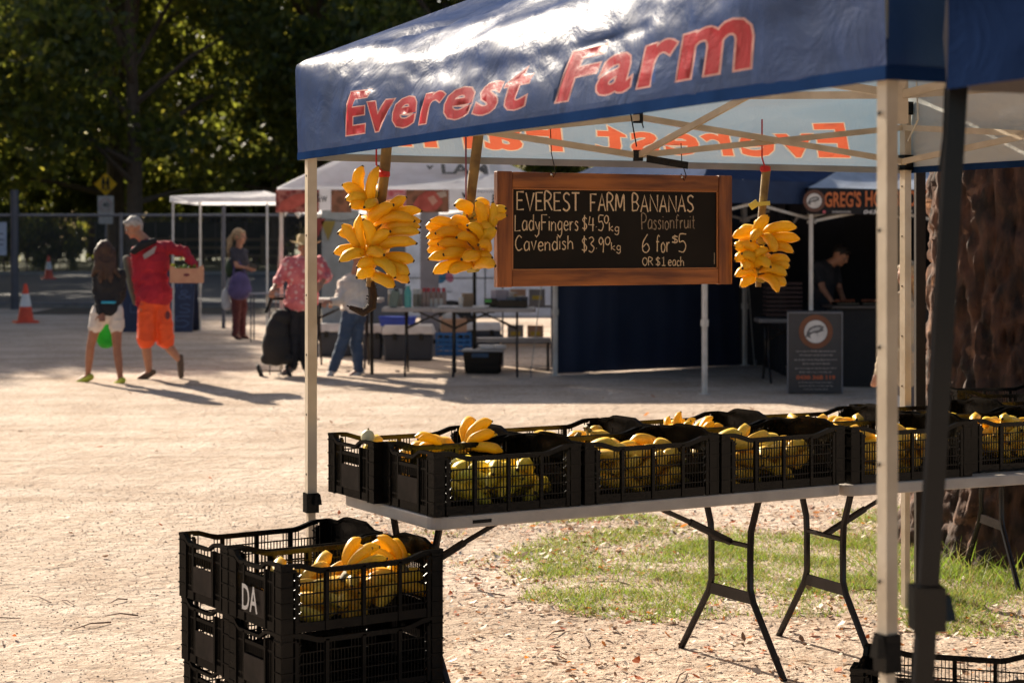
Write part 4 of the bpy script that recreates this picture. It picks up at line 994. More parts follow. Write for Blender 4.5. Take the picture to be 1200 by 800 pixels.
L('LadyFingers', 120, 424, 333, 256, 330, 258, wd=0.006, seed=3); L('$4.5', 444, 546, 330, 262, 336, 262, seed=4); L('0', 550, 570, 296, 258, 296, 258, seed=4); L('kg', 574, 620, 334, 294, 336, 298, wd=0.005, seed=5)
L('Cavendish', 122, 398, 430, 358, 422, 358, seed=6); L('$3.9', 442, 548, 436, 362, 438, 366, seed=7); L('0', 554, 578, 400, 362, 400, 362, seed=7); L('kg', 584, 628, 424, 388, 430, 392, wd=0.005, seed=8)
L('Passionfruit', 730, 985, 326, 252, 322, 258, mat=chd, wd=0.0055, seed=9); L('6', 732, 768, 438, 350, 438, 350, seed=10); L('for', 800, 864, 434, 354, 434, 356, seed=10); L('$', 876, 904, 394, 356, 394, 356, seed=10); L('5', 908, 944, 436, 350, 438, 350, seed=10)
L('OR', 734, 784, 500, 462, 500, 462, wd=0.005, seed=11); L('$1', 798, 842, 502, 460, 502, 460, wd=0.005, seed=12); L('each', 858, 932, 500, 456, 502, 458, wd=0.005, seed=13)
L('I', 1078, 1082, 496, 440, 496, 440, mat=chd, wd=0.005)
for px, pt, yb_ in ((649, 150, 208), (802, 168, 212)):
    c = thing('hanging_wire', 'thin dark wire holding the %s end of the chalkboard' % ('left' if px < 700 else 'right'), 'wire', tpos(px) - V((0, 0.05, 0)) + V((0, 0, bz(px, yb_, 0))))
    m = MB(c.location); Y = c.location.y
    m.tube([P(px - 4, pt, Y), P(px - 3, (pt + yb_) / 2, Y - 0.01), P(px + 2, yb_ - 6, Y), P(px, yb_, Y - 0.012), P(px - 4, yb_ - 8, Y)], 0.0022, 5); m.build('wire', blackp, c)

# ------------------------------------------------------------------ hanging banana bunches
stalkm = M('stalk', (0.30, 0.20, 0.07), 0.7, (0.12, 0.07, 0.03), scale=10, bump=0.5, bscale=40); stalkd = M('stalk_dark', (0.035, 0.02, 0.013), 0.9, bump=1, bscale=50)
def bunch(label, pxc, org, sc, stalk, bans, cordc, cord, seed, tail=None):
    base = tpos(pxc) - V((0, 0.02, 0)); Y = base.y - 0.02; q = lambda x, y: (org[0] + x / sc, org[1] + y / sc)
    o = P(*q(*stalk[0][:2]), Y); t = thing('banana_bunch', label, 'banana bunch', o, 0, 'bunches hanging from the tent frame')
    loc = lambda x, y, d=0: P(*q(x, y), Y + d) - o
    m = MB(); m.tube([loc(x, y) for x, y, r_ in stalk], [r_ for x, y, r_ in stalk], 12); m.build('stalk', stalkm, t, True)
    if tail:
        m = MB(); r = random.Random(3); pts = [loc(x, y) for x, y, r_ in tail]; m.tube(pts, [r_ for x, y, r_ in tail], 9)
        for i in range(len(pts) - 1):
            for k in range(9):
                p = pts[i].lerp(pts[i + 1], k / 9); a = r.uniform(0, 6.28); d = V((math.cos(a), math.sin(a) * 0.6, 0.5 * math.sin(a * 3))); m.beam(p, p + d * (tail[i][2] + 0.007), 0.005)
        m.build('flower_stalk', stalkd, t, True)
    m = MB(); m.tube([P(*cord[0], Y) - o, P(*cord[1], Y) - o] + [P(*c, Y - 0.02) - o for c in cord[2:]], 0.0035, 6); m.build('cord', cordc, t)
    m = MB()
    for c in cord[-1:]:
        z = P(*c, Y) - o; m.lathe(z, [(0.019, -0.014), (0.024, -0.008), (0.024, 0.008), (0.019, 0.014)], 12)
    m.build('tie', cordc, t)
    r = random.Random(seed)
    for i, (x0, y0, x1, y1, d) in enumerate(bans):
        a = loc(x0, y0, -0.02 - 0.5 * d); b = loc(x1, y1, -0.05 - d * 1.1)
        ax = (b - a); Ln = ax.length; ln = max(Ln, 0.10)
        if Ln < 0.10: b = a + V((ax.x, -math.sqrt(max(0.0, 0.11 ** 2 - Ln ** 2)) , ax.z)); ln = 0.11
        up = V((r.uniform(-0.5, 0.5), -0.5, 0.6))
        dd = b - a; place_banana(BAN[i % 3], t, a - dd * 0.12, b + dd * 0.06, up, fat=0.15 * r.uniform(0.93, 1.06))
    cx = sum(b[0] for b in bans) / len(bans); zs = [loc(0, b[1]).z for b in bans]
    for i in range(9):   # the far side of the bunch
        sx = stalk[len(stalk) // 2]; z = min(zs) * 0.9 + (max(zs) - min(zs)) * (i + 0.5) / 9 * 0.8; a0 = loc(sx[0], 0) ; a = V((a0.x + r.uniform(-0.02, 0.02), 0.01, z)); an = r.uniform(0.35, 2.8)
        place_banana(BAN[i % 3], t, a, a + V((math.cos(an) * 0.12, math.sin(an) * 0.12, 0.03)), (0, 0.3, 1), 0.145)
    for i in range(0, len(bans), 4):
        x0, y0 = bans[i][0], bans[i][1]; m = MB(); s0 = loc(stalk[len(stalk) // 2][0], y0); m.tube([V((s0.x, 0, s0.z)), loc(x0, y0, -0.02)], [0.02, 0.016], 7, flat=1.5); m.build('hand_stem', M('hand_stem', (0.45, 0.36, 0.07), 0.6), t, True)
    return t
redc = M('red_cord', (0.55, 0.02, 0.02), 0.6); purc = M('purple_cord', (0.2, 0.05, 0.1), 0.6); yelc = M('yellow_tape', (0.75, 0.62, 0.12), 0.5)
bunch('leftmost hanging banana bunch with a long dark flower stalk below', 440, (380, 170), 4.2125,
      [(310, -20, .021), (300, 110, .021), (285, 250, .019), (255, 420, .018), (232, 560, .016), (225, 700, .015)],
      [(190, 240, 192, 108, 0), (205, 285, 92, 200, .02), (235, 290, 268, 112, .02), (215, 295, 108, 270, .03), (225, 322, 132, 308, .03), (235, 325, 200, 312, .04),
       (270, 380, 472, 330, .0), (290, 420, 470, 380, .0), (300, 440, 468, 410, .02), (320, 350, 405, 262, .03), (222, 390, 340, 300, .06), (270, 395, 440, 380, .06), (300, 455, 465, 435, .03),
       (235, 510, 325, 430, .06), (265, 525, 450, 490, .06), (150, 500, 72, 440, .01), (170, 515, 90, 395, .04), (205, 515, 180, 350, .03), (215, 510, 190, 372, .06), (200, 530, 52, 535, .02), (195, 545, 78, 575, .06), (230, 545, 295, 545, .09),
       (290, 575, 438, 575, .03), (240, 600, 165, 605, .03), (235, 640, 165, 655, .02), (300, 600, 415, 640, .05), (230, 580, 345, 655, .08), (320, 650, 415, 680, .05), (240, 650, 345, 700, .05)],
      redc, [(441, 140), (441, 175), (441, 193), (447, 200), (450, 204)], 1,
      [(228, 660, .013), (240, 740, .018), (234, 795, .02), (190, 825, .017), (125, 800, .008)])
bunch('middle hanging banana bunch left of the chalkboard with a thick green stalk', 545, (440, 240), 5.4545,
      [(660, -460, .021), (640, -300, .021), (615, -100, .02), (600, 60, .019), (590, 200, .017), (600, 330, .015)],
      [(590, 60, 508, 8, 0), (600, 150, 478, 118, .0), (700, 150, 745, -10, .03), (660, 150, 640, -20, .06), (760, 120, 835, 30, .02), (745, 150, 840, 75, .05), (640, 165, 750, 160, .02),
       (480, 170, 325, 145, 0), (480, 225, 330, 215, 0), (500, 270, 338, 255, 0), (500, 300, 335, 300, .0), (570, 200, 355, 108, .03), (560, 225, 388, 188, .05), (590, 285, 405, 255, .05), (640, 290, 520, 215, .09), (675, 245, 588, 138, .08),
       (690, 280, 772, 155, .05), (700, 320, 655, 262, .10), (650, 350, 552, 352, .1), (580, 330, 438, 322, .07), (560, 360, 345, 352, .05), (560, 410, 375, 440, .05), (610, 390, 470, 430, .07), (640, 400, 745, 345, .06), (650, 405, 765, 395, .08)],
      purc, [(546, 120), (546, 170), (546, 232), (549, 286)], 2)
bunch('right hanging banana bunch on a red cord beside the chalkboard', 893, (850, 180), 4.71,
      [(228, 70, .02), (210, 250, .018), (195, 400, .017), (185, 560, .015), (182, 735, .013)],
      [(190, 450, 45, 465, .0), (175, 455, 240, 348, .05), (185, 455, 142, 485, .07), (215, 440, 388, 412, .03), (230, 480, 405, 475, .02), (240, 545, 372, 550, .02), (205, 460, 270, 545, .06),
       (110, 540, 42, 520, 0), (110, 605, 42, 595, 0), (175, 575, 85, 500, .04), (175, 620, 92, 555, .06), (185, 600, 245, 528, .07), (235, 600, 352, 595, .02), (240, 625, 348, 630, .03), (165, 635, 248, 630, .09),
       (205, 655, 335, 675, .05), (150, 640, 90, 635, .03), (160, 680, 55, 680, .04), (155, 700, 85, 735, .06), (235, 690, 330, 725, .03), (195, 690, 285, 768, .06)],
      redc, [(893, 140), (893, 165), (893, 185), (897, 198)], 3)
lb_ = [o for o in COL.objects if o.get('label', '').startswith('right hanging')][0]
m = MB(lb_.location); Y = lb_.location.y; m.beam(P(880, 240, Y - 0.02), P(902, 238, Y - 0.02), 0.03, 0.018); m.beam(P(879, 243, Y - 0.03), P(888, 237, Y - 0.03), 0.004, 0.03); m.build('tape', yelc, lb_)
for k in 'ypg':
    pass

# ------------------------------------------------------------------ background: fence, signs, cones
fencem = M('fence_steel', (0.16, 0.16, 0.18), 0.5, metal=0.3)
FY = 38.6; FG = ground(0, FY)
fence = thing('wire_fence', 'tall chain link fence along the road behind the stalls', 'fence', (P(17, 300, FY).x, FY, FG))
def fx(px): return P(px, 300, FY).x - fence.location.x
m = MB(); m.tube([(0, 0, -0.05), (0, 0, 2.45)], 0.085, 8); m.build('tall_post', M('fence_dark', (0.06, 0.065, 0.09), 0.5), fence)
for px in (-110, 142, 262, 395, 520, 640, 770):
    m = MB(); m.tube([(fx(px), 0, -0.05), (fx(px), 0, 1.98)], 0.04, 8); m.build('post', fencem, fence)
m = MB(); m.tube([(fx(-200), 0, 1.93), (fx(900), 0, 1.93)], 0.03, 6); m.build('top_rail', fencem, fence)
m = MB(); m.tube([(fx(-200), 0, 0.12), (fx(900), 0, 0.12)], 0.02, 6); m.build('bottom_rail', fencem, fence)
m = MB(); X0, X1, HH = fx(-200), fx(900), 1.78; s = 0.085; n = int((X1 - X0 + HH) / s)
for i in range(n):
    for d in (1, -1):
        a = X0 + i * s - (HH if d > 0 else 0); p0 = V((a, 0, 0.13)); p1 = V((a + d * HH, 0, 0.13 + HH))
        if d < 0: p0 = V((a + 0, 0.0, 0.13)); p1 = V((a - HH, 0, 0.13 + HH))
        m.beam(p0, p1, 0.0035)
o = m.build('wire_mesh', fencem, fence); o['kind'] = 'stuff'
t = thing('fence_sign', 'pale blue board tied to the fence at the far left edge', 'sign', (P(-4, 280, FY - 0.1).x, FY - 0.12, P(0, 298, FY).z)); m = MB(); m.box((0, 0, 0.32), (0.42, 0.02, 0.68)); m.build('board', M('sign_blue_pale', (0.32, 0.38, 0.5), 0.5), t)
m = MB()
for z in (0.2, 0.3, 0.42): m.box((0.02, -0.012, z), (0.26, 0.003, 0.03))
m.build('print', M('print_dark', (0.1, 0.1, 0.16), 0.6), t)
# road signs
RY = 66.0
t = thing('warning_sign', 'yellow diamond pedestrian sign above a round speed sign by the road', 'road sign', (P(124, 300, RY).x, RY, ground(0, RY)))
gz = ground(0, RY); zc = P(0, 216, RY).z - gz; z2 = P(0, 240, RY).z - gz; sz = 26 * RY / FPX
m = MB(); m.tube([(0, 0.03, -0.1), (0, 0.03, zc + 0.2)], 0.035, 8); m.build('post', fencem, t)
m = MB(); h = sz / 2 * 1.03; m.prism([(-h, 0), (0, -h), (h, 0), (0, h)], (0, -0.02, zc), (1, 0, 0), (0, 0, 1), -0.02); m.build('diamond_plate', M('sign_yellow', (1.0, 0.6, 0.02), 0.4, trans=(0.9, 0.5, 0.02), tf=0.35), t)
m = MB(); sg = M('sign_black', (0.012, 0.012, 0.012), 0.5)
for s in (-1, 1):
    c = s * 0.085; m.ell((c, -0.045, zc + 0.2), (0.045, 0.006, 0.05)); m.beam((c, -0.045, zc + 0.15), (c, -0.045, zc - 0.06), 0.008, 0.07, up=(0, 1, 0)); m.box((c, -0.045, zc + 0.06), (0.09, 0.008, 0.2))
    m.beam((c, -0.045, zc - 0.02), (c + 0.06, -0.045, zc - 0.22), 0.008, 0.04); m.beam((c, -0.045, zc - 0.02), (c - 0.05, -0.045, zc - 0.22), 0.008, 0.04); m.beam((c, -0.045, zc + 0.13), (c - s * 0.1, -0.045, zc + 0.02), 0.008, 0.03)
m.build('walking_figures', sg, t)
m = MB(); m.box((0, -0.02, z2), (0.56, 0.02, 0.62)); m.build('speed_plate', M('sign_white', (0.55, 0.5, 0.46), 0.5), t)
m = MB(); k = 24
for i in range(k):
    a0, a1 = 2 * math.pi * i / k, 2 * math.pi * (i + 1) / k
    m.beam((0.2 * math.cos(a0), -0.036, z2 + 0.2 * math.sin(a0)), (0.2 * math.cos(a1), -0.036, z2 + 0.2 * math.sin(a1)), 0.006, 0.055, up=(0, 1, 0))
m.build('red_ring', M('sign_red', (0.5, 0.04, 0.03), 0.5), t)
txt('40', sg, t, frame((0, 0, 0), (1, 0, 0), (0, 0, 1)), -0.11, 0.11, z2 - 0.08, z2 + 0.08, 0.02, y=-0.034)
m = MB(); m.box((0, -0.02, z2 - 0.52), (0.5, 0.02, 0.3)); m.build('lower_plate', M('sign_white', (0.55, 0.5, 0.46)), t)
# cones
def cone(px, py, hpx, label):
    g = G(px, py); h = hpx * g.y / FPX; t = thing('traffic_cone', label, 'traffic cone', g, 0.4, 'traffic cones by the road')
    og = M('cone_orange', (0.75, 0.07, 0.02), 0.5); f = lambda z: 0.155 * (1 - z) + 0.03 * z
    m = MB(); m.box((0, 0, 0.02), (0.42, 0.42, 0.04), None, (0.93, 0.93)); m.build('base', og, t)
    for a, b, mt, nm in ((0.05, 0.42, og, 'lower_cone'), (0.42, 0.75, M('cone_white', (0.7, 0.7, 0.7), 0.4), 'reflective_band'), (0.75, 1.0, og, 'cone_tip')):
        m = MB(); e = 0.003 if nm == 'reflective_band' else 0; m.lathe((0, 0, 0), [(f(a) + e, a * h), (f(b) + e, b * h)] + ([(0.02, h + 0.01)] if b == 1 else []), 20); m.build(nm, mt, t, True)
cone(30, 378, 45, 'nearer orange traffic cone with white band at the far left'); cone(57, 327, 27, 'farther orange traffic cone beyond the wire fence')
# timber rail fence across the road
RF = 92; wf = thing('rail_fence', 'weathered timber rail fence across the road behind the small canopy', 'fence', (P(200, 300, RF).x, RF, ground(0, RF)))
pm = M('old_timber', (0.27, 0.21, 0.15), 0.9)
for i in range(14):
    m = MB(); m.box((i * 1.5, 0, 0.7), (0.16, 0.16, 1.5)); m.build('post', pm, wf)
for z in (0.45, 0.85, 1.25):
    m = MB(); m.box((9.7, -0.09, z), (21, 0.05, 0.13)); m.build('rail', pm, wf)
# dark green screen fence further back
sf = thing('screen_fence', 'dark green screened fence beyond the road left of the canopy', 'fence', (P(112, 300, 100).x, 100, 0.5))
for i in range(6):
    m = MB(); m.box((i * 1.6 + 0.8, 0, 1.25), (1.56, 0.04, 1.9)); m.build('screen_panel', M('screen_green', (0.016, 0.03, 0.024), 0.8), sf)
    m = MB(); m.box((i * 1.6, 0, 1.1), (0.06, 0.06, 2.3)); m.build('post', fencem, sf)
# blue chalk sandwich board behind the walking man
g = G(187, 388); t = thing('sandwich_board', 'navy sandwich board with chalk lettering behind the man in red', 'sign', (P(187, 388, g.y - 0.1).x, g.y, g.z), R(-3))
s = g.y / FPX; bw, bh = 84 * s, 70 * s
blm = M('board_blue', (0.014, 0.022, 0.06), 0.6)
for sgn in (-1, 1):
    m = MB(); m.add([(-bw / 2, sgn * 0.28, 0), (bw / 2, sgn * 0.28, 0), (bw / 2, sgn * 0.03, bh), (-bw / 2, sgn * 0.03, bh), (-bw / 2, sgn * 0.25, 0), (bw / 2, sgn * 0.25, 0), (bw / 2, 0, bh), (-bw / 2, 0, bh)], [(0, 1, 2, 3), (7, 6, 5, 4), (0, 4, 5, 1), (1, 5, 6, 2), (2, 6, 7, 3), (3, 7, 4, 0)]); m.build('panel', blm, t)
f4 = Matrix.Rotation(-math.atan2(0.25, bh), 4, 'X'); f4.translation = V((0, -0.285, 0)); cb = M('chalk_blue', (0.07, 0.1, 0.19), 0.9)
for line, z, h in (('FRESH', 0.76, 0.13), ('LA &', 0.56, 0.12), ('DAYS', 0.33, 0.12), ('$5', 0.08, 0.15)):
    GL.setdefault('H', (.55, [[(0, 1), (0, 0)], [(.55, 1), (.55, 0)], [(0, .5), (.55, .5)]])); GL.setdefault('D', (.55, [[(0, 0), (0, 1), (.35, .95), (.55, .6), (.5, .2), (.3, 0), (0, 0)]]))
    chalk(line, -0.38 * bw if len(line) > 2 else 0.0, 0.45 * bw, z * bh, h * bh * 1.2, z * bh, h * bh * 1.2, t, cb, wd=0.022, m4=f4)

# ------------------------------------------------------------------ far tents
whitec = cloth('white_canopy', (0.8, 0.8, 0.84), (0.75, 0.75, 0.77), (0.9, 0.9, 0.94), 0.45, 0.6, 0.2)
navyc = cloth('blue_canopy', (0.03, 0.055, 0.13), (0.02, 0.03, 0.06), (0.02, 0.04, 0.1), 0.15, 0.7, 0.25)
navyw = M('navy_wall', (0.012, 0.022, 0.055), 0.75, (0.008, 0.016, 0.042), scale=1.5, bump=0.5, bscale=3)
blackc = cloth('black_canopy', (0.012, 0.012, 0.016), (0.012, 0.012, 0.015), (0.01, 0.01, 0.012), 0.05, 0.7, 0.2)
def legs(root, cs, zt, idx=(0, 1, 2, 3), mat=poleW, w=0.042):
    cen = sum(cs, V()) / 4
    for i in idx:
        c = cs[i] + (cen - cs[i]).normalized() * 0.05; g = ground(c.x, c.y); rz = Matrix.Rotation(math.atan2(cs[1].y - cs[0].y, cs[1].x - cs[0].x), 3, 'Z')
        m = wb(root); m.box((c.x, c.y, (zt + g) / 2), (w, w, zt - g), rz); m.build('leg', mat, root)
        m = wb(root); m.box((c.x, c.y, g + 0.75), (w * 1.4, w * 1.4, 0.07), rz); m.build('leg_clip', mat if mat is poleW else blackp, root)
        m = wb(root); m.box((c.x, c.y, g + 0.005), (0.09, 0.09, 0.01), rz); m.build('foot_plate', mat, root)
def sidebars(root, cs, zt, zs, sides, mat=poleW):
    cen = sum(cs, V()) / 4
    for i in sides:
        a, b = cs[i], cs[(i + 1) % 4]; d = (b - a).normalized(); inn = V((-d.y, d.x, 0)); inn = inn if inn.dot(cen - a) > 0 else -inn; a = a + inn * 0.06; b = b + inn * 0.06; mm_ = (a + b) / 2
        za, zb = V((0, 0, zt)), V((0, 0, zs))
        for p, q in ((a + za, mm_ + zb), (a + zb + inn * 0.02, mm_ + za + inn * 0.02), (mm_ + zb, b + za), (mm_ + za + inn * 0.02, b + zb + inn * 0.02)):
            m = wb(root); m.beam(p, q, 0.014, 0.03); m.build('scissor_bar', mat, root)
# butcher's tent
by = 22.3; B = [V((-2.78, by, 0)), V((0.50, by, 0)), V((0.50, by + 3.2, 0)), V((-2.78, by + 3.2, 0))]
bt = thing('white_tent', 'white pop-up tent with meat pictures along its front valance', 'tent', (B[0] + B[2]) / 2)
bap = sum(B, V()) / 4 + V((0, 0, 3.25))
simple_canopy(bt, B, 2.06, 2.33, bap, whitec, seed=5, n=22, sag=0.12); legs(bt, B, 2.3, (0, 3)); sidebars(bt, B, 2.28, 2.0, (1, 2, 3))
m = wb(bt); m.tube([P(434, 240, by + 0.05), P(436, 440, by + 0.05)], 0.022, 8); m.build('leg', M('dark_brown_metal', (0.05, 0.04, 0.035)), bt)
m = wb(bt); c = P(556, 240, by + 0.3); m.tube([V((c.x, c.y, 0.1)), V((c.x, c.y, 2.2))], 0.022, 8); m.build('leg', blackm, bt)
def meat(name, c1, c2, c3, sc):
    m_ = M(name, c1, 0.5, c2, scale=sc, detail=5); n = m_.node_tree; Lk = n.links; b = n.nodes['Principled BSDF']; src = b.inputs['Base Color'].links[0].from_socket
    v = n.nodes.new('ShaderNodeTexVoronoi'); v.inputs['Scale'].default_value = sc * 1.6; tc = n.nodes.new('ShaderNodeTexCoord'); Lk.new(tc.outputs['Object'], v.inputs[0])
    r = n.nodes.new('ShaderNodeValToRGB'); r.color_ramp.elements[0].position = 0.3; r.color_ramp.elements[1].position = 0.6; x = n.nodes.new('ShaderNodeMix'); x.data_type = 'RGBA'
    Lk.new(v.outputs[0], r.inputs[0]); Lk.new(r.outputs[0], x.inputs[0]); Lk.new(src, x.inputs[6]); x.inputs[7].default_value = (*c3, 1); Lk.new(x.outputs[2], b.inputs['Base Color']); return m_
mts = [meat('meat_red', (0.3, 0.03, 0.025), (0.14, 0.02, 0.015), (0.4, 0.14, 0.11), 9), meat('meat_wood', (0.22, 0.09, 0.04), (0.12, 0.05, 0.02), (0.3, 0.12, 0.06), 6), meat('meat_pink', (0.65, 0.15, 0.18), (0.5, 0.07, 0.09), (0.62, 0.28, 0.28), 8)]
def fpanel(root, px0, px1, py0, py1, Y, mat, name='printed_panel', n=8):
    m = wb(root)
    for i in range(n + 1):
        x = px0 + (px1 - px0) * i / n
        for py in (py1, py0): p = P(x, py, Y - 0.035 - 0.008 * math.sin(i * 1.3)); m.v.append(tuple(p - m.off))
    for i in range(n): a = 2 * i; m.f.append((a, a + 2, a + 3, a + 1)); m.m.append(0)
    return m.build(name, mat, root)
for a, b_, k in ((323, 374, 0), (388, 412, 1), (449, 476, 2), (476, 526, 1)): fpanel(bt, a, b_, 222.5, 249, by, mts[k])
def blob(root, pts, Y, mat, name='printed_meat'):
    m = wb(root); c = P(sum(p[0] for p in pts) / len(pts), sum(p[1] for p in pts) / len(pts), Y); vs = [P(x, y, Y) for x, y in pts]; m.add([c] + vs, [(0, i + 1, (i + 1) % len(pts) + 1) for i in range(len(pts))]); return m.build(name, mat, root)
Yp = by - 0.052
blob(bt, [(484, 240), (490, 230), (499, 224), (509, 224), (517, 230), (519, 238), (512, 246), (500, 248), (490, 246)], Yp, M('meat_slab', (0.55, 0.1, 0.07), 0.4, (0.36, 0.05, 0.03), scale=9))
blob(bt, [(501, 232), (508, 229), (513, 236), (507, 241)], Yp - 0.004, M('meat_fat', (0.7, 0.35, 0.25), 0.5))
blob(bt, [(511, 226), (522, 224), (524, 230), (516, 232)], Yp - 0.004, M('garlic', (0.6, 0.45, 0.35), 0.5))
blob(bt, [(325, 246), (330, 236), (345, 228), (358, 226), (366, 232), (352, 241), (338, 247)], Yp, M('meat_slab', (0.5, 0.1, 0.07)))
blk = M('print_black', (0.02, 0.02, 0.025), 0.6)
# LAMB on the roof front, following its slope
e0 = V((-1.14, by, 2.33)); upd = V((0, bap.y - by, bap.z - 2.33)).normalized()
fm = frame(P(512, 0, by) * 1.0, (1, 0, 0), upd); fo = V((0, by, 2.33)); fm.translation = V((0, 0, 0)); fm.translation = fo - bt.location - Matrix(fm.to_3x3()) @ V((0, 0.0, 0))
sY = 23.0
txt('LAMB', blk, bt, fm, P(517, 0, sY).x, P(590, 0, sY).x, 0.40, 0.66, 0.03, y=0.03, shear=-0.1)
txt('v', blk, bt, fm, P(500, 0, sY).x, P(509, 0, sY).x, 0.52, 0.62, 0.05, y=0.03)
fv = frame(V((0, by - 0.05, 0)) - bt.location, (1, 0, 0), (0, 0, 1))
zp = lambda py: P(0, py, by).z
txt('B', blk, bt, fv, P(577, 0, by).x, P(582, 0, by).x, zp(238), zp(228), 0.03); txt('lamb', M('print_grey', (0.25, 0.25, 0.3)), bt, fv, P(560, 0, by).x, P(580, 0, by).x, zp(226), zp(222.8), 0.0)
txt('v', blk, bt, fv, P(541, 0, by).x, P(548, 0, by).x, zp(233), zp(226), 0.05); txt('b&w', blk, bt, fv, P(366, 0, by).x, P(384, 0, by).x, zp(237), zp(226), 0.0)
# small white canopy at the left
cy = 28.6; Cc = [V((P(200, 0, cy).x, cy, 0)), V((P(330, 0, cy).x, cy, 0)), V((P(330, 0, cy).x, cy + 2.6, 0)), V((P(200, 0, cy).x, cy + 2.6, 0))]
ct = thing('small_canopy', 'low white canopy on thin legs left of the meat picture tent', 'canopy', (Cc[0] + Cc[2]) / 2)
zt = P(0, 232, cy).z; simple_canopy(ct, Cc, zt - 0.06, zt + 0.03, sum(Cc, V()) / 4 + V((0.4, 0, zt + 0.14)), whitec, seed=8, n=16, sag=0.03); legs(ct, Cc, zt, (0, 3), w=0.03)
m = wb(ct); m.tube([P(313, 238, cy), P(313, 402, cy)], 0.018, 8); m.build('leg', poleW, ct); m = wb(ct); m.tube([P(262, 240, cy + 2), P(262, 385, cy + 2)], 0.03, 8); m.build('leg', M('fence_dark', (0.06, 0.065, 0.09)), ct)
# navy tent
N = [V((0.46, 22.15, 0)), V((2.02, 19.75, 0)), V((4.50, 21.35, 0)), V((2.95, 23.75, 0))]
ntn = thing('blue_tent', 'navy tent with a dark full-height wall right of the butcher tent', 'tent', (N[0] + N[2]) / 2)
simple_canopy(ntn, N, 2.1, 2.36, sum(N, V()) / 4 + V((0, 0, 3.2)), navyc, seed=2, n=18, sag=0.1); legs(ntn, N, 2.3); sidebars(ntn, N, 2.25, 1.95, (0, 1, 2, 3))
m = wb(ntn); a, b_ = N[0] + V((0.06, 0, 0)), N[3]; nn = 40
for j in range(9):
    for i in range(nn + 1):
        p = a.lerp(b_, i / nn) + V((0, 0.03 + 0.05 * noise.noise(V((i * 0.35, j * 0.2, 0))), 0.13 + 2.1 * j / 8)); m.v.append(tuple(p - m.off))
for j in range(8):
    for i in range(nn): q = j * (nn + 1) + i; m.f.append((q, q + 1, q + nn + 2, q + nn + 1)); m.m.append(0)
m.build('side_wall', navyw, ntn, 'all')
# white canopy top glimpsed above the chalkboard
Wt = [V((1.6, 25.2, 0)), V((4.2, 25.2, 0)), V((4.2, 27.8, 0)), V((1.6, 27.8, 0))]
wt = thing('rear_white_tent', 'white tent whose roof shows just above the right of the chalkboard', 'tent', (Wt[0] + Wt[2]) / 2); simple_canopy(wt, Wt, 2.25, 2.5, sum(Wt, V()) / 4 + V((0, 0, 3.2)), whitec, seed=12, n=14); legs(wt, Wt, 2.4)
# black-bannered tent
gy = 20.4; GX = P(947, 0, gy).x; GT = [V((GX, gy, 0)), V((GX + 3.0, gy - 0.1, 0)), V((GX + 3.0, gy + 2.9, 0)), V((GX, gy + 3.0, 0))]
gt = thing('black_tent', 'white roofed tent with a black banner lettered in orange at the right', 'tent', (GT[0] + GT[2]) / 2)
blackv = M('banner_black', (0.02, 0.022, 0.03), 0.5)
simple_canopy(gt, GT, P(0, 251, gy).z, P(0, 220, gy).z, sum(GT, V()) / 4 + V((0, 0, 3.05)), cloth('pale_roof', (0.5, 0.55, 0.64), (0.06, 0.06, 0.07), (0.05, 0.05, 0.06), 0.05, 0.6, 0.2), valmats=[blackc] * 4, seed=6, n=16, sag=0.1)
legs(gt, GT, 2.25); sidebars(gt, GT, 2.2, 1.9, (0, 3))
for A_, B_ in ((GT[3] + V((-0.7, 0.35, 0)), GT[2]), (GT[2], GT[1]), (GT[0] + V((-0.04, 1.4, 0)), GT[3] + V((-0.04, 0, 0)))):
    m = wb(gt)
    for i in range(21):
        for z in (ground(0, 22) + 0.02, 2.15): p = A_.lerp(B_, i / 20) + V((0.02 * math.sin(i * 1.9), 0.04 * math.sin(i * 1.1), z)); m.v.append(tuple(p - m.off))
    for i in range(20): q = 2 * i; m.f.append((q, q + 2, q + 3, q + 1)); m.m.append(0)
    m.build('side_wall', M('wall_black', (0.008, 0.009, 0.013), 0.85), gt)
fg = frame(V((0, gy - 0.045, 0)) - gt.location, V((3, -0.1, 0)), (0, 0, 1)); gp = lambda px: P(px, 0, gy).x; gzf = lambda py: P(0, py, gy).z
# fm origin at x=0 keeps plain coordinates along the banner
ogm = M('print_orange', (0.62, 0.16, 0.04), 0.5); wpm = M('print_white', (0.7, 0.68, 0.66), 0.5)
fg.translation = V((0, gy - 0.045 + GX * 0.0333, 0)) - gt.location
txt("GREG'S", ogm, gt, fg, gp(965.5), gp(1008), gzf(243), gzf(224.5), 0.025); txt('HOT SM', ogm, gt, fg, gp(1013), gp(1061), gzf(242.5), gzf(224), 0.025); txt('OKED', ogm, gt, fg, gp(1063), gp(1092), gzf(242), gzf(223.5), 0.025)
txt('0430 368 119', wpm, gt, fg, gp(1011), gp(1067), gzf(251), gzf(246), 0.03, shear=0.2)
m = MB()
for i in range(14): m.box((gp(975) + i * 0.0145 * 1.0, -0.005, gzf(248.5)), (0.0115, 0.002, 0.022 if i % 3 else 0.028))
me = m.mesh('small_print', M('print_dim', (0.35, 0.33, 0.32), 0.6)); o = link('small_print', me, gt); o.matrix_local = fg
m = MB(); m.ell((gp(965), -0.006, gzf(248.5)), (0.017, 0.001, 0.017)); o = link('small_logo', m.mesh('small_logo', M('logo_pink', (0.6, 0.12, 0.15))), gt); o.matrix_local = fg
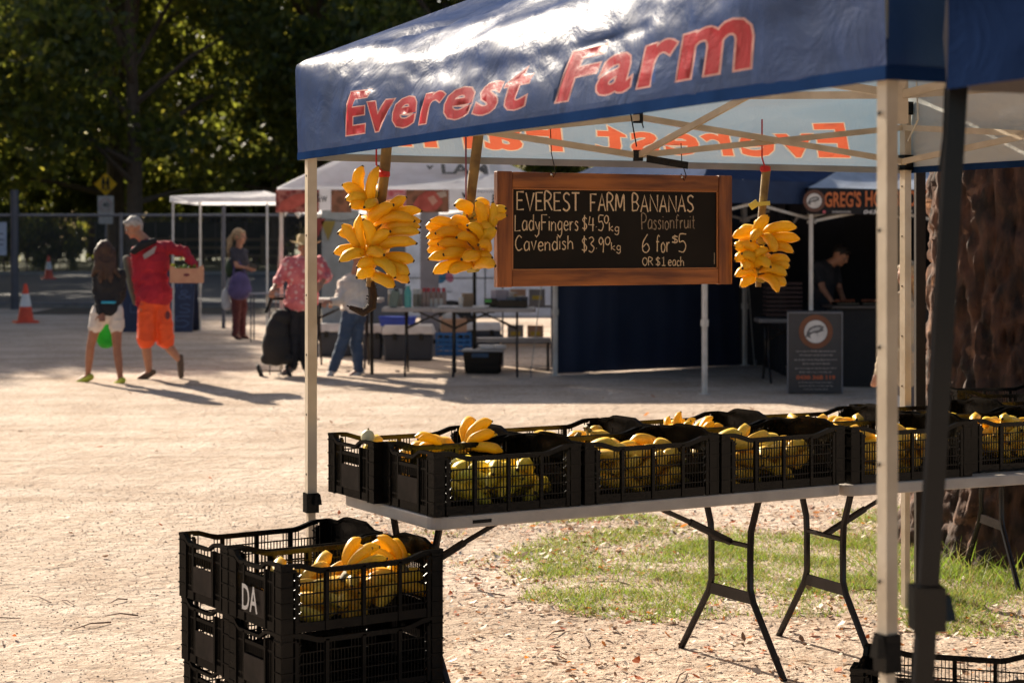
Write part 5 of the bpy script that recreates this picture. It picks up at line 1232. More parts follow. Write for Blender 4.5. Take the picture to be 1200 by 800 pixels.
def fish_logo(root, fmx, cx, cz, r, ringm):
    def disc(rad, y, mat, nm, r_in=0.0, n=36, wob=0):
        m = MB(); vs = []; fs = []
        for i in range(n):
            a = 2 * math.pi * i / n; rr = rad * (1 + wob * (i % 2)); vs += [(cx + rr * math.cos(a), y, cz + rr * math.sin(a)), (cx + r_in * math.cos(a), y, cz + r_in * math.sin(a))]
        for i in range(n): j = (i + 1) % n; fs.append((2 * i, 2 * j, 2 * j + 1, 2 * i + 1))
        m.add(vs, fs); o_ = link(nm, m.mesh(nm, mat), root); o_.matrix_local = fmx
    disc(r, -0.004, ringm, 'logo_ring', r * 0.72, 60, 0.03); disc(r * 0.69, -0.0045, wpm, 'logo_disc')
    m = MB(); P_ = [(-0.55, -0.05), (-0.4, 0.2), (-0.1, 0.36), (0.25, 0.4), (0.5, 0.3), (0.42, 0.15), (0.5, 0.05), (0.3, 0.0), (0.1, -0.1), (-0.15, -0.08), (-0.35, -0.2), (-0.3, -0.42), (-0.5, -0.3), (-0.62, -0.38)]
    P_ = [(x * r, z * r) for x, z in P_]; tr = geometry.tessellate_polygon([[V((x, z, 0)) for x, z in P_]]); m.add([(cx + x, -0.006, cz + z) for x, z in P_], [tuple(t) for t in tr]); o_ = link('fish_emblem', m.mesh('fish_emblem', M('emblem_grey', (0.12, 0.12, 0.13))), root); o_.matrix_local = fmx
    m = MB(); P_ = [(-0.42, 0.02), (-0.2, 0.2), (0.1, 0.28), (0.3, 0.26), (0.2, 0.1), (-0.1, 0.05), (-0.3, -0.05)]; P_ = [(x * r, z * r) for x, z in P_]; tr = geometry.tessellate_polygon([[V((x, z, 0)) for x, z in P_]]); m.add([(cx + x, -0.0075, cz + z) for x, z in P_], [tuple(t) for t in tr])
    m.add([(cx + x * r, -0.0075, cz + z * r) for x, z in ((0.05, -0.1), (0.22, -0.28), (0.02, -0.22))], [(0, 1, 2)]); m.add([(cx + x * r, -0.0076, cz + z * r) for x, z in ((0.35, 0.32), (0.4, 0.32), (0.4, 0.27), (0.35, 0.27))], [(0, 1, 2, 3)])
    o_ = link('fish_belly', m.mesh('fish_belly', M('emblem_pale', (0.5, 0.5, 0.5))), root); o_.matrix_local = fmx
fish_logo(gt, fg, gp(953.5), gzf(235.5), 0.118, M('logo_brown', (0.14, 0.06, 0.04)))
# its price board
g = G(955, 462); s = g.y / FPX; t = thing('poster_stand', 'dark upright sign board with a round fish logo in front of the black tent', 'sign', (P(955, 462, g.y).x, g.y, g.z))
bw, bh = 65 * s, 97 * s; m = MB(); m.box((0, 0.02, bh / 2 + 0.01), (bw, 0.03, bh)); bevel(m.build('board', M('poster_dark', (0.03, 0.033, 0.042), 0.45), t), 0.01)
m = MB(); m.box((0, -0.0005, bh * 0.985), (bw, 0.012, 0.012)); m.box((-bw / 2 + 0.006, 0, bh / 2), (0.012, 0.012, bh * 0.98)); m.box((bw / 2 - 0.006, 0, bh / 2), (0.012, 0.012, bh * 0.98)); m.build('frame', M('frame_grey', (0.16, 0.17, 0.2), 0.4), t)
m = MB(); m.beam((-bw * 0.4, 0.25, 0), (-bw * 0.4, 0.04, bh * 0.8), 0.02); m.build('back_leg', blackm, t); m = MB(); m.beam((bw * 0.4, 0.25, 0), (bw * 0.4, 0.04, bh * 0.8), 0.02); m.build('back_leg', blackm, t)
fp = frame((0, 0.004, 0), (1, 0, 0), (0, 0, 1)); Z = lambda py: (462 - py) * s; X = lambda px: (px - 955) * s
fish_logo(t, fp, X(956), Z(388.5), 19.5 * s, M('logo_orange', (0.2, 0.07, 0.03)))
txt('0430 368 119', M('print_orange_dim', (0.55, 0.12, 0.04)), t, fp, X(933), X(979), Z(444.5), Z(439.5), 0.04)
r = random.Random(6); m = MB()
for py, a, b_, hh in ((411.5, 933, 979, 2), (416, 937, 976, 2), (421.5, 931, 981, 2), (426, 941, 972, 2), (431.5, 932, 980, 2), (436, 937, 975, 2), (448, 936, 976, 1.6), (452, 937, 976, 1.6), (456, 942, 970, 1.8)):
    x = a
    while x < b_:
        l = r.uniform(1.2, 4.2)
        for k in range(int(l / 0.9) + 1):
            if x + k * 0.9 < b_: m.box((X(x + k * 0.9), -0.0022, Z(py) + r.uniform(-0.2, 0.3) * s), (0.62 * s, 0.001, hh * s * r.choice((0.55, 0.6, 0.95))))
        x += (int(l / 0.9) + 1) * 0.9 + 0.9
m.build('small_print', M('print_dim', (0.35, 0.33, 0.32)), t)

# ------------------------------------------------------------------ white van behind the butcher
VY = 27.0; van = thing('white_van', 'white van parked broadside behind the butcher tent', 'van', (P(548, 0, VY).x + 2.65, VY, ground(0, VY)))
vz = lambda py: P(0, py, VY).z - van.location.z; vx = lambda px: P(px, 0, VY).x - van.location.x
vm = M('van_white', (0.74, 0.78, 0.88), 0.35, coat=0.4, spec=0.5)
prof = [(-3.3, 0.42), (-3.3, 2.3), (-3.15, 2.42), (1.35, 2.42), (1.6, 2.3), (2.15, 1.55), (2.75, 1.25), (2.85, 1.0), (2.85, 0.42)]
m = MB(); m.prism(prof, (-0.8, 1.9, 0), (1, 0, 0), (0, 0, 1), 1.85); bevel(m.build('body', vm, van), 0.05, 3)
m = MB()
for x in (-2.2, -1.05, 0.2, 1.0): m.box((x - 0.8 + 0.6, 0.045, 1.35), (0.012, 0.012, 1.8))
m.box((-0.9, 0.046, 1.0), (5.2, 0.012, 0.012)); m.build('door_seam', blk, van)
for wx in (-2.9, 1.15):
    wh = MB(); wh.lathe((wx, 0.12, 0.34), [(0.34, -0.11), (0.34, 0.11), (0.2, 0.13)], 24, Matrix.Rotation(R(90), 3, 'X')); o = wh.build('wheel', M('rubber', (0.02, 0.02, 0.02), 0.8), van, True)
    wh = MB(); wh.lathe((wx, 0.0, 0.34), [(0.2, -0.01), (0.17, 0.01), (0.05, 0.02)], 20, Matrix.Rotation(R(90), 3, 'X')); wh.build('rim', M('rim_grey', (0.35, 0.35, 0.36), 0.3, metal=0.8), o, True)
m = MB(); m.prism([(0, 0), (0.75, 0), (0.35, 0.58), (0, 0.58)], (0.55, 0.04, 1.5), (1, 0, 0), (0, 0, 1), -0.01); m.build('window', M('glass_dark', (0.02, 0.025, 0.03), 0.1), van)
m = MB(); m.box((-2.4, 0.044, 1.85), (0.9, 0.012, 0.5)); m.build('window', M('glass_dark', (0.02, 0.025, 0.03)), van)
fvn = frame((0, 0.044, 0), (1, 0, 0), (0, 0, 1)); dk = M('print_navy', (0.03, 0.035, 0.06))
txt('DO', dk, van, fvn, vx(507), vx(550), vz(268), vz(256), 0.09, y=0); 
m = MB(); m.ell((vx(518), 0.044, vz(323)), (0.075, 0.004, 0.12), Matrix.Rotation(R(25), 3, 'Y')); m.build('logo_blue', M('lg_blue', (0.03, 0.16, 0.3)), van); m = MB(); m.ell((vx(526), 0.044, vz(324)), (0.06, 0.004, 0.09), Matrix.Rotation(R(-25), 3, 'Y')); m.build('logo_pink', M('lg_pink', (0.5, 0.15, 0.22)), van)
txt('www.butcher', dk, van, fvn, vx(508), vx(530), vz(343), vz(340), 0, y=0); m = MB(); m.box((vx(507), 0.03, vz(316)), (0.12, 0.04, 0.03)); m.build('handle', blk, van)
# dark curtain wall and bunting at the back left of the butcher tent
t = thing('back_panel', 'grey side screen hung with red flags at the rear of the butcher tent', 'screen', (P(385, 0, 25.3).x, 25.4, ground(0, 25)))
pz = lambda py: P(0, py, 25.3).z - t.location.z; pX = lambda px: P(px, 0, 25.3).x - t.location.x
m = MB(); m.box((pX(398), 0, 1.12), (0.5, 0.03, 2.2)); m.build('screen_cloth', M('screen_grey', (0.2, 0.24, 0.27), 0.8), t); m = MB(); m.box((pX(452), 0.02, 1.1), (0.52, 0.03, 2.2)); m.build('screen_cloth', M('screen_dark', (0.07, 0.085, 0.11), 0.8), t)
m = MB(); m.box((pX(503), 0.0, 1.12), (0.25, 0.05, 2.24)); m.build('grey_pillar', M('pillar_grey', (0.17, 0.17, 0.2), 0.7), t)
for px, c, dy in ((372, 0, 0), (384, 1, 3), (424, 0, 2)):
    m = MB(); m.prism([(-0.1, 0), (0.1, 0), (0.0, -0.26)], (pX(px), -0.04, pz(256 + dy)), (1, 0, 0), (0, 0, 1), 0.006); m.build('flag', [M('flag_red', (0.16, 0.02, 0.02), 0.7), M('flag_yellow', (0.16, 0.13, 0.02), 0.7)][c], t)
m = MB(); m.tube([(pX(362), -0.03, pz(255)), (pX(400), -0.03, pz(259)), (pX(440), -0.03, pz(254))], 0.005, 5); m.build('string', blk, t)

# ------------------------------------------------------------------ goods at the butcher's stall
def pxt(name, label, cat, px, py_foot, Y=None, group=None, rz=0):
    """a thing standing on the ground at a spot of the photograph; returns thing and metres per pixel"""
    g = G(px, py_foot); return thing(name, label, cat, g, rz, group), g.y / FPX
TW = M('trestle_top', (0.42, 0.38, 0.36), 0.5)
btb = [ftable('trestle_table', 'pale folding table at the butcher stall holding the turquoise bottle', V((P(447, 0, 22.1).x, 22.1, 0)), 0, L=1.0, Wd=0.6, H=0.80, frames=(0.28, 0.85), top=TW),
       ftable('trestle_table', 'pale folding table at the butcher stall under the black trays', V((P(506, 0, 22.0).x, 22.0, 0)), 0, L=1.22, Wd=0.6, H=0.80, frames=(0.25, 1.0), top=TW),
       ftable('trestle_table', 'pale folding table behind the man in the pink shirt', V((P(352, 0, 23.2).x, 23.2, 0)), 0, L=1.0, Wd=0.6, H=0.86, frames=(0.2, 0.8), top=TW)]
g0 = ground(0, 22.1); TZ = g0 + 0.805
def on(px, py, Y): p = P(px, py, Y); return p
def item(name, label, cat, px, Y, z, group=None): return thing(name, label, cat, (P(px, 0, Y).x, Y, z), 0, group)
s = 22.3 / FPX
t = item('water_bottle', 'turquoise water bottle standing on the pale butcher table', 'bottle', 478, 22.2, TZ)
tq = M('turquoise', (0.10, 0.42, 0.38), 0.4); m = MB(); m.lathe((0, 0, 0), [(0.04, 0), (0.042, 0.01), (0.042, 0.18), (0.034, 0.21), (0.022, 0.22)], 16); m.build('bottle_body', tq, t, True); m = MB(); m.lathe((0, 0, 0.21), [(0.024, 0), (0.024, 0.04), (0.018, 0.045)], 14); m.build('cap', tq, t, True)
for i, px in enumerate((458, 463, 468, 487, 493)):
    t = item('jar', ('first', 'second', 'third', 'fourth', 'fifth')[i] + ' white lidded jar from the left on the butcher table', 'jar', px, 22.45, TZ, 'white lidded jars'); m = MB(); m.lathe((0, 0, 0), [(0.032, 0), (0.034, 0.01), (0.034, 0.14), (0.03, 0.15)], 14); m.build('glass', M('jar_glass', (0.3, 0.26, 0.2), 0.2), t, True); m = MB(); m.lathe((0, 0, 0.15), [(0.035, 0), (0.035, 0.055), (0.032, 0.06)], 14); m.build('lid', M('lid_white', (0.66, 0.62, 0.56), 0.5), t, True)
for i, px in enumerate((497, 502, 508, 514, 520)):
    t = item('sauce_bottle', ('first', 'second', 'third', 'fourth', 'fifth')[i] + ' red capped sauce bottle from the left on the table', 'bottle', px, 22.4, TZ, 'red capped sauce bottles'); m = MB(); m.lathe((0, 0, 0), [(0.03, 0), (0.032, 0.01), (0.032, 0.15), (0.022, 0.18)], 14); m.build('glass', M('sauce_glass', (0.32, 0.22, 0.18), 0.25), t, True); m = MB(); m.lathe((0, 0, 0.18), [(0.023, 0), (0.023, 0.04), (0.018, 0.045)], 12); m.build('cap', M('cap_red', (0.45, 0.04, 0.05), 0.5), t, True)
t = item('green_container', 'leaning grey green container left of the turquoise bottle', 'container', 460, 22.2, TZ); m = MB(); m.box((0.02, 0, 0.1), (0.1, 0.08, 0.2), Matrix.Rotation(R(12), 3, 'Y')); bevel(m.build('body', M('greygreen', (0.15, 0.2, 0.17), 0.5), t), 0.01); m = MB(); m.box((0.045, 0, 0.205), (0.05, 0.05, 0.02)); m.build('lid', blackp, t)
t = item('cup', 'small white cup on the right butcher table', 'cup', 540, 22.2, TZ); m = MB(); m.lathe((0, 0, 0), [(0.022, 0), (0.03, 0.1), (0.031, 0.105), (0.027, 0.1)], 14); m.build('cup_body', M('lid_white', (0.66, 0.62, 0.56)), t, True); m = MB(); m.lathe((0, 0, 0.105), [(0.032, 0), (0.03, 0.012)], 14); m.build('lid', M('lid_white', (0.66, 0.62, 0.56)), t)
for px, w_, lab in ((520, 0.14, 'white papers lying left of the small cup'), (530, 0.09, 'white tub lid lying beside the small cup'), (562, 0.17, 'white papers lying in front of the black tray')):
    t = item('paper_sheets', lab, 'paper', px, 22.1, TZ); m = MB()
    for k in range(3): m.box((0.01 * k, 0.01 * k, 0.006 + 0.008 * k), (w_, 0.12, 0.006), Matrix.Rotation(0.2 * k, 3, 'Z'))
    m.build('sheets', M('paper', (0.8, 0.76, 0.74), 0.7), t)
t = item('black_tray', 'black tray of small dark boxes on the right butcher table', 'tray', 600, 22.25, TZ); m = MB()
m.box((0, 0, 0.008), (0.34, 0.22, 0.016))
for c_, s_ in (((0, -0.11, 0.04), (0.34, 0.012, 0.08)), ((0, 0.11, 0.04), (0.34, 0.012, 0.08)), ((-0.17, 0, 0.04), (0.012, 0.22, 0.08)), ((0.17, 0, 0.04), (0.012, 0.22, 0.08))): m.box(c_, s_)
m.build('tray', blackp, t)
t = item('scale', 'small weighing scale with a pale top behind the black tray', 'scale', 600, 22.45, TZ); m = MB(); m.box((0, 0, 0.06), (0.16, 0.14, 0.12), None, (0.7, 0.7)); m.build('body', M('grey_plastic', (0.2, 0.2, 0.2), 0.5), t); m = MB(); m.lathe((0, 0, 0.12), [(0.02, 0), (0.02, 0.03), (0.07, 0.04), (0.07, 0.05)], 16); m.build('pan', M('rim_grey', (0.35, 0.35, 0.36)), t)
t = item('green_box', 'black box with bright green label left of the tray', 'box', 572, 22.3, TZ); m = MB(); m.box((0.03, 0, 0.05), (0.15, 0.12, 0.1)); m.build('box_body', blackp, t); m = MB(); m.box((0.0, -0.061, 0.075), (0.08, 0.003, 0.035)); m.build('label', M('label_green', (0.1, 0.4, 0.08)), t)
def cooler(px0, px1, pyl, pyb, label, Y=None):
    g = G((px0 + px1) / 2, pyb); k = g.y / FPX; W_ = (px1 - px0) * k; H_ = (pyb - pyl) * k; D = min(0.48, W_); t = thing('ice_box', label, 'cooler box', g + V((0, D / 2, 0)), 0, 'cooler boxes under the butcher tables'); hb = H_ * 0.74
    m = MB(); m.box((0, 0, hb / 2), (W_ * 0.9, D * 0.9, hb), None, (1.06, 1.06)); bevel(m.build('body', M('cooler_navy', (0.022, 0.03, 0.045), 0.5), t), 0.03, 3)
    m = MB(); m.box((0, 0, hb + (H_ - hb) / 2), (W_ * 1.0, D, H_ - hb), None, (0.9, 0.9)); bevel(m.build('lid', M('cooler_lid', (0.62, 0.58, 0.56), 0.5), t), 0.015, 3)
    for sx in (-1, 1):
        m = MB(); m.box((sx * W_ * 0.25, -D / 2 - 0.005, hb - 0.03), (0.05, 0.02, 0.08)); m.build('latch', blackp, t); m = MB(); m.box((sx * W_ * 0.49, 0, hb * 0.7), (0.03, 0.16, 0.05)); m.build('handle', blackp, t)
cooler(447, 509, 381, 423, 'large dark cooler box with a pale lid under the turquoise bottle table'); cooler(372, 414, 379, 418, 'dark cooler box with pale lid left of the woman in jeans'); cooler(424, 448, 380, 421, 'narrow dark cooler box right behind the woman in jeans')
cooler(541, 588, 379, 412, 'pale lidded cooler box in the shadow behind the black tub')
g = G(531, 417); k = g.y / FPX; t = thing('blue_crate', 'blue plastic crate holding a cardboard box under the butcher table', 'crate', g + V((0, 0.2, 0)), 0.03); cbm = M('crate_blue', (0.015, 0.13, 0.38), 0.5)
m = MB(); W_, H_ = 40 * k, 27 * k
for z in (0.03, 0.09, 0.15, 0.21, H_ - 0.015): m.box((0, -0.19, z), (W_, 0.012, 0.028)); m.box((0, 0.19, z), (W_, 0.012, 0.028)); m.box((-W_ / 2, 0, z), (0.012, 0.38, 0.028)); m.box((W_ / 2, 0, z), (0.012, 0.38, 0.028))
m.box((0, 0, 0.012), (W_, 0.38, 0.012)); m.build('slats', cbm, t)
for x in np.linspace(-W_ / 2, W_ / 2, 6):
    m = MB(); m.box((x, -0.193, H_ / 2), (0.02, 0.014, H_)); m.box((x, 0.193, H_ / 2), (0.02, 0.014, H_)); m.build('upright', cbm, t)
t = thing('cardboard_box', 'brown cardboard box sitting on the blue crate', 'box', g + V((0, 0.2, H_ + 0.002)), 0.1); m = MB(); m.box((0, 0, 0.09), (0.34, 0.28, 0.18)); m.build('carton', M('cardboard', (0.4, 0.24, 0.15), 0.8, bump=0.1), t)
for sx in (-1, 1): m = MB(); m.box((sx * 0.19, 0, 0.19), (0.1, 0.27, 0.004), Matrix.Rotation(R(sx * 25), 3, 'Y')); m.build('flap', M('cardboard', (0.4, 0.24, 0.15)), t)
g = G(466, 423); t = thing('blue_bin', 'bright blue tub on top of the large cooler box', 'tub', (P(466, 0, g.y + 0.2).x, g.y + 0.25, P(0, 382, g.y + 0.2).z - 0.0)); m = MB(); m.box((0, 0, 0.06), (0.44, 0.3, 0.11), None, (1.08, 1.08)); bevel(m.build('tub_body', M('bin_blue', (0.02, 0.06, 0.42), 0.4), t), 0.01); m = MB(); m.box((0, 0, 0.118), (0.5, 0.35, 0.012)); m.build('rim', M('bin_blue', (0.02, 0.06, 0.42)), t)
g = G(566, 438); k = g.y / FPX; t = thing('black_tub', 'black storage tub topped by white packets in front of the butcher tables', 'tub', g + V((0, 0.18, 0)), R(-4)); m = MB(); m.box((0, 0, 13 * k), (40 * k, 0.34, 26 * k), None, (1.12, 1.1)); bevel(m.build('tub_body', blackp, t), 0.012)
m = MB(); m.box((0, 0, 27 * k), (49 * k, 0.42, 0.025)); bevel(m.build('lid', M('tub_lid_pale', (0.4, 0.38, 0.38), 0.5), t), 0.008); m = MB(); m.box((-0.02, -0.21, 22 * k), (0.2, 0.01, 0.05)); m.build('label', M('label_dark_blue', (0.03, 0.07, 0.14)), t)
for dx, lab in ((0.03, 'white packet lying left on the black tub lid'), (0.16, 'white packet lying right on the black tub lid')):
    q = thing('packet', lab, 'packet', g + V((dx, 0.16, 28.6 * k))); m = MB(); m.box((0, 0, 0.025), (0.16, 0.2, 0.045), Matrix.Rotation(dx * 4, 3, 'Z')); bevel(m.build('packet_body', M('paper', (0.8, 0.76, 0.74)), q), 0.01)
g = G(600, 424); t = thing('low_shelf', 'long low pale shelf rail under the right butcher table', 'shelf', (P(602, 0, 23).x, 23, ground(0, 23))); m = MB(); m.box((0, 0, P(0, 398, 23).z - t.location.z), (0.9, 0.3, 0.05)); m.build('shelf_board', TW, t)
for sx in (-0.42, 0.42): m = MB(); m.box((sx, 0, 0.17), (0.03, 0.25, 0.36)); m.build('shelf_leg', legm, t)
t = thing('metal_rack', 'grey wire rack stacked with cartons beside the navy wall', 'rack', (P(618, 0, 23.6).x, 23.6, ground(0, 23.6)))
for z in (0.3, 0.75, 1.2, 1.62):
    m = MB()
    for k_ in range(9): m.box((-0.3 + k_ * 0.075, 0, z), (0.008, 0.35, 0.008))
    m.box((0, -0.18, z), (0.64, 0.012, 0.02)); m.box((0, 0.18, z), (0.64, 0.012, 0.02)); m.build('rack_shelf', fencem, t)
for sx in (-0.31, 0.31):
    for sy in (-0.17, 0.17): m = MB(); m.box((sx, sy, 0.85), (0.02, 0.02, 1.7)); m.build('rack_post', fencem, t)
for i, (x, z, c) in enumerate(((-0.15, 0.31, 0), (0.1, 0.31, 1), (-0.12, 0.76, 1), (0.12, 0.76, 0), (0.0, 1.21, 1))):
    q = thing('carton', ('lower left', 'lower right', 'middle left', 'middle right', 'topmost')[i] + ' carton on the wire rack by the navy wall', 'carton', t.location + V((x, 0, z + 0.005))); m = MB(); m.box((0, 0, 0.1), (0.2, 0.25, 0.2)); m.build('carton_body', [M('carton_grey', (0.22, 0.2, 0.19), 0.8), M('cardboard', (0.4, 0.24, 0.15))][c], q); m = MB(); m.box((0, -0.126, 0.1), (0.12, 0.002, 0.05)); m.build('label', M('label_yellow', (0.5, 0.35, 0.03)), q)

for i, (px, py, w_, h_, c_) in enumerate(((512, 366, 0.16, 0.1, (0.5, 0.46, 0.4)), (548, 366, 0.12, 0.16, (0.3, 0.2, 0.12)), (586, 352, 0.2, 0.2, (0.45, 0.38, 0.42)), (611, 366, 0.13, 0.12, (0.1, 0.1, 0.11)))):
    t = item('stock_box', ('small pale', 'upright brown', 'mauve carton standing', 'small dark')[i] + ' box among the goods at the right end of the butcher tables', 'box', px, 22.42, TZ); m = MB(); m.box((0, 0, h_ / 2), (w_, 0.1, h_), Matrix.Rotation(0.3 * i, 3, 'Z')); bevel(m.build('carton_body', M('stock_%d' % i if False else ('stock_pale', 'stock_brown', 'stock_mauve', 'stock_dark')[i], c_, 0.7), t), 0.004)
    m = MB(); m.box((0, 0, h_ * 1.0 + 0.004), (w_ * 0.7, 0.07, 0.006), Matrix.Rotation(0.3 * i, 3, 'Z')); m.build('lid', M('paper', (0.8, 0.76, 0.74)), t)
for i, (x0, y0, x1, y1) in enumerate(((645, 232, 622, 436), (868, 240, 884, 428), (330, 232, 318, 430))):
    Yr = (22.1, 23.6, 22.4)[i]; t = thing('guy_rope', ('pale guy rope at the left pole of the navy wall', 'pale guy rope at the rear right of the navy tent', 'pale guy rope at the left corner of the butcher tent')[i], 'rope', P(x1, y1, Yr)); m = MB(t.location); m.tube([P(x0, y0, Yr), P((x0 + x1) / 2 + 1, (y0 + y1) / 2, Yr - 0.1), P(x1, y1, Yr - 0.15)], 0.006, 5); m.build('rope', M('rope_pale', (0.4, 0.38, 0.34), 0.8), t)
    m = MB(); m.tube([(0, -0.15, 0.08), (0, -0.15, -0.1)], 0.008, 5); m.build('peg', fencem, t)
# smoked fish stall counter
ck = thing('stall_counter', 'black draped counter of the stall under the orange lettered banner', 'table', (GX + 0.75, gy + 0.55, ground(0, 21))); m = MB(); m.box((0.45, 0, 0.43), (1.7, 0.6, 0.86)); m.build('drape', M('drape_black', (0.012, 0.011, 0.012), 0.8, bump=0.5, bscale=8), ck); m = MB(); m.box((0.45, 0, 0.875), (1.8, 0.7, 0.025)); m.build('counter_top', M('counter_dark', (0.06, 0.045, 0.04), 0.5), ck)
for i in range(6):
    q = thing('fish_tray', ('first', 'second', 'third', 'fourth', 'fifth', 'sixth')[i] + ' dark tray of smoked fish from the left on the counter', 'tray', ck.location + V((-0.25 + i * 0.28, 0, 0.89)), 0, 'trays on the counter'); m = MB(); m.box((0, 0, 0.015), (0.24, 0.4, 0.03)); m.build('tray', blackp, q)
    m = MB(); r = random.Random(i)
    for k_ in range(5): m.ell((-0.08 + 0.04 * k_, r.uniform(-0.05, 0.05), 0.045), (0.02, 0.12, 0.02))
    m.build('fish', M('smoked', (0.3, 0.09, 0.04), 0.5), q, True)
ft = ftable('side_table', 'small dark table left of the poster stand with red crates on it', V((P(888, 0, 21.3).x, 21.2, 0)), 0, L=0.62, Wd=0.5, H=0.72, frames=(0.12, 0.5), top=M('table_dim', (0.16, 0.15, 0.15), 0.5))
for i in range(2):
    q = thing('red_crate', ('lower', 'upper')[i] + ' dark red crate on the small table left of the poster stand', 'crate', ft.location + V((0.3, 0.22, 0.745 + 0.2 * i))); rm = M('crate_red', (0.03, 0.01, 0.009), 0.7); m = MB()
    for z in (0.02, 0.07, 0.12, 0.17): m.box((0, -0.15, z), (0.4, 0.012, 0.025)); m.box((0, 0.15, z), (0.4, 0.012, 0.025)); m.box((-0.2, 0, z), (0.012, 0.3, 0.025)); m.box((0.2, 0, z), (0.012, 0.3, 0.025))
    m.build('slats', rm, q); m = MB(); m.box((0, 0, 0.01), (0.4, 0.3, 0.01)); m.build('base', rm, q)

# ------------------------------------------------------------------ people
SK = M('skin', (0.42, 0.2, 0.12), 0.55, (0.36, 0.16, 0.095), scale=12); SKT = M('skin_tan', (0.36, 0.15, 0.08), 0.55, (0.3, 0.12, 0.065), scale=12)
def axes(side, up=V((0, 0, 1))):
    s = V(side).normalized(); f = V(up).cross(s).normalized(); u_ = s.cross(f); return Matrix((s, f, u_)).transposed()
def hand_prims(wr, el, pal_n, curl=0.5, L_=0.17, side=1):
    """palm, four fingers of different length and a thumb from the palm's side"""
    d = (V(wr) - V(el)).normalized(); n = (V(pal_n) - d * V(pal_n).dot(d)).normalized(); s = d.cross(n) * side; wr = V(wr); pr = []
    pc = wr + d * 0.05; pr.append(('e', pc, (0.042, 0.018, 0.05), Matrix((s, n, d)).transposed()))
    for i, (o_, ln) in enumerate(((-0.03, 0.062), (-0.01, 0.075), (0.01, 0.08), (0.03, 0.07))):
        b = wr + d * 0.088 + s * o_; c = curl + 0.1 * i; p1 = b + (d * math.cos(c) + n * math.sin(c)) * ln * 0.5; p2 = p1 + (d * math.cos(2 * c) + n * math.sin(2 * c)) * ln * 0.5
        pr += [('c', b - d * 0.02, 0.0095, p1, 0.009), ('c', p1, 0.009, p2, 0.0075)]
    b = wr + d * 0.03 + s * 0.034; p1 = b + (s * 0.7 + d * 0.6 + n * 0.3).normalized() * 0.04; pr += [('c', b, 0.012, p1, 0.0105), ('c', p1, 0.0105, p1 + (d * 0.9 + s * 0.2 + n * 0.4).normalized() * 0.03, 0.009)]
    return pr
def head_prims(c, face, up, k=1.0):
    f = V(face).normalized(); u_ = (V(up) - f * V(up).dot(f)).normalized(); s = f.cross(u_); Rm = Matrix((s, f, u_)).transposed(); w_ = lambda x, y, z: V(c) + (s * x + f * y + u_ * z) * k
    pr = [('e', w_(0, -0.012, 0.02), (0.076 * k, 0.094 * k, 0.098 * k), Rm), ('e', w_(0, 0.028, -0.05), (0.056 * k, 0.06 * k, 0.062 * k), Rm), ('c', w_(0, 0.075, -0.085), 0.02 * k, w_(0, 0.06, -0.075), 0.03 * k),
          ('c', w_(0, 0.088, 0.018), 0.009 * k, w_(0, 0.108, -0.022), 0.014 * k), ('c', w_(-0.02, 0.088, -0.052), 0.009 * k, w_(0.02, 0.088, -0.052), 0.009 * k), ('c', w_(-0.045, 0.076, 0.032), 0.010 * k, w_(0.045, 0.076, 0.032), 0.010 * k)]
    for sx in (-1, 1): pr += [('e', w_(sx * 0.078, -0.012, -0.005), (0.010 * k, 0.020 * k, 0.032 * k), Rm), ('e', w_(sx * 0.04, 0.066, -0.03), (0.024 * k, 0.018 * k, 0.024 * k), Rm)]
    return pr, Rm, w_
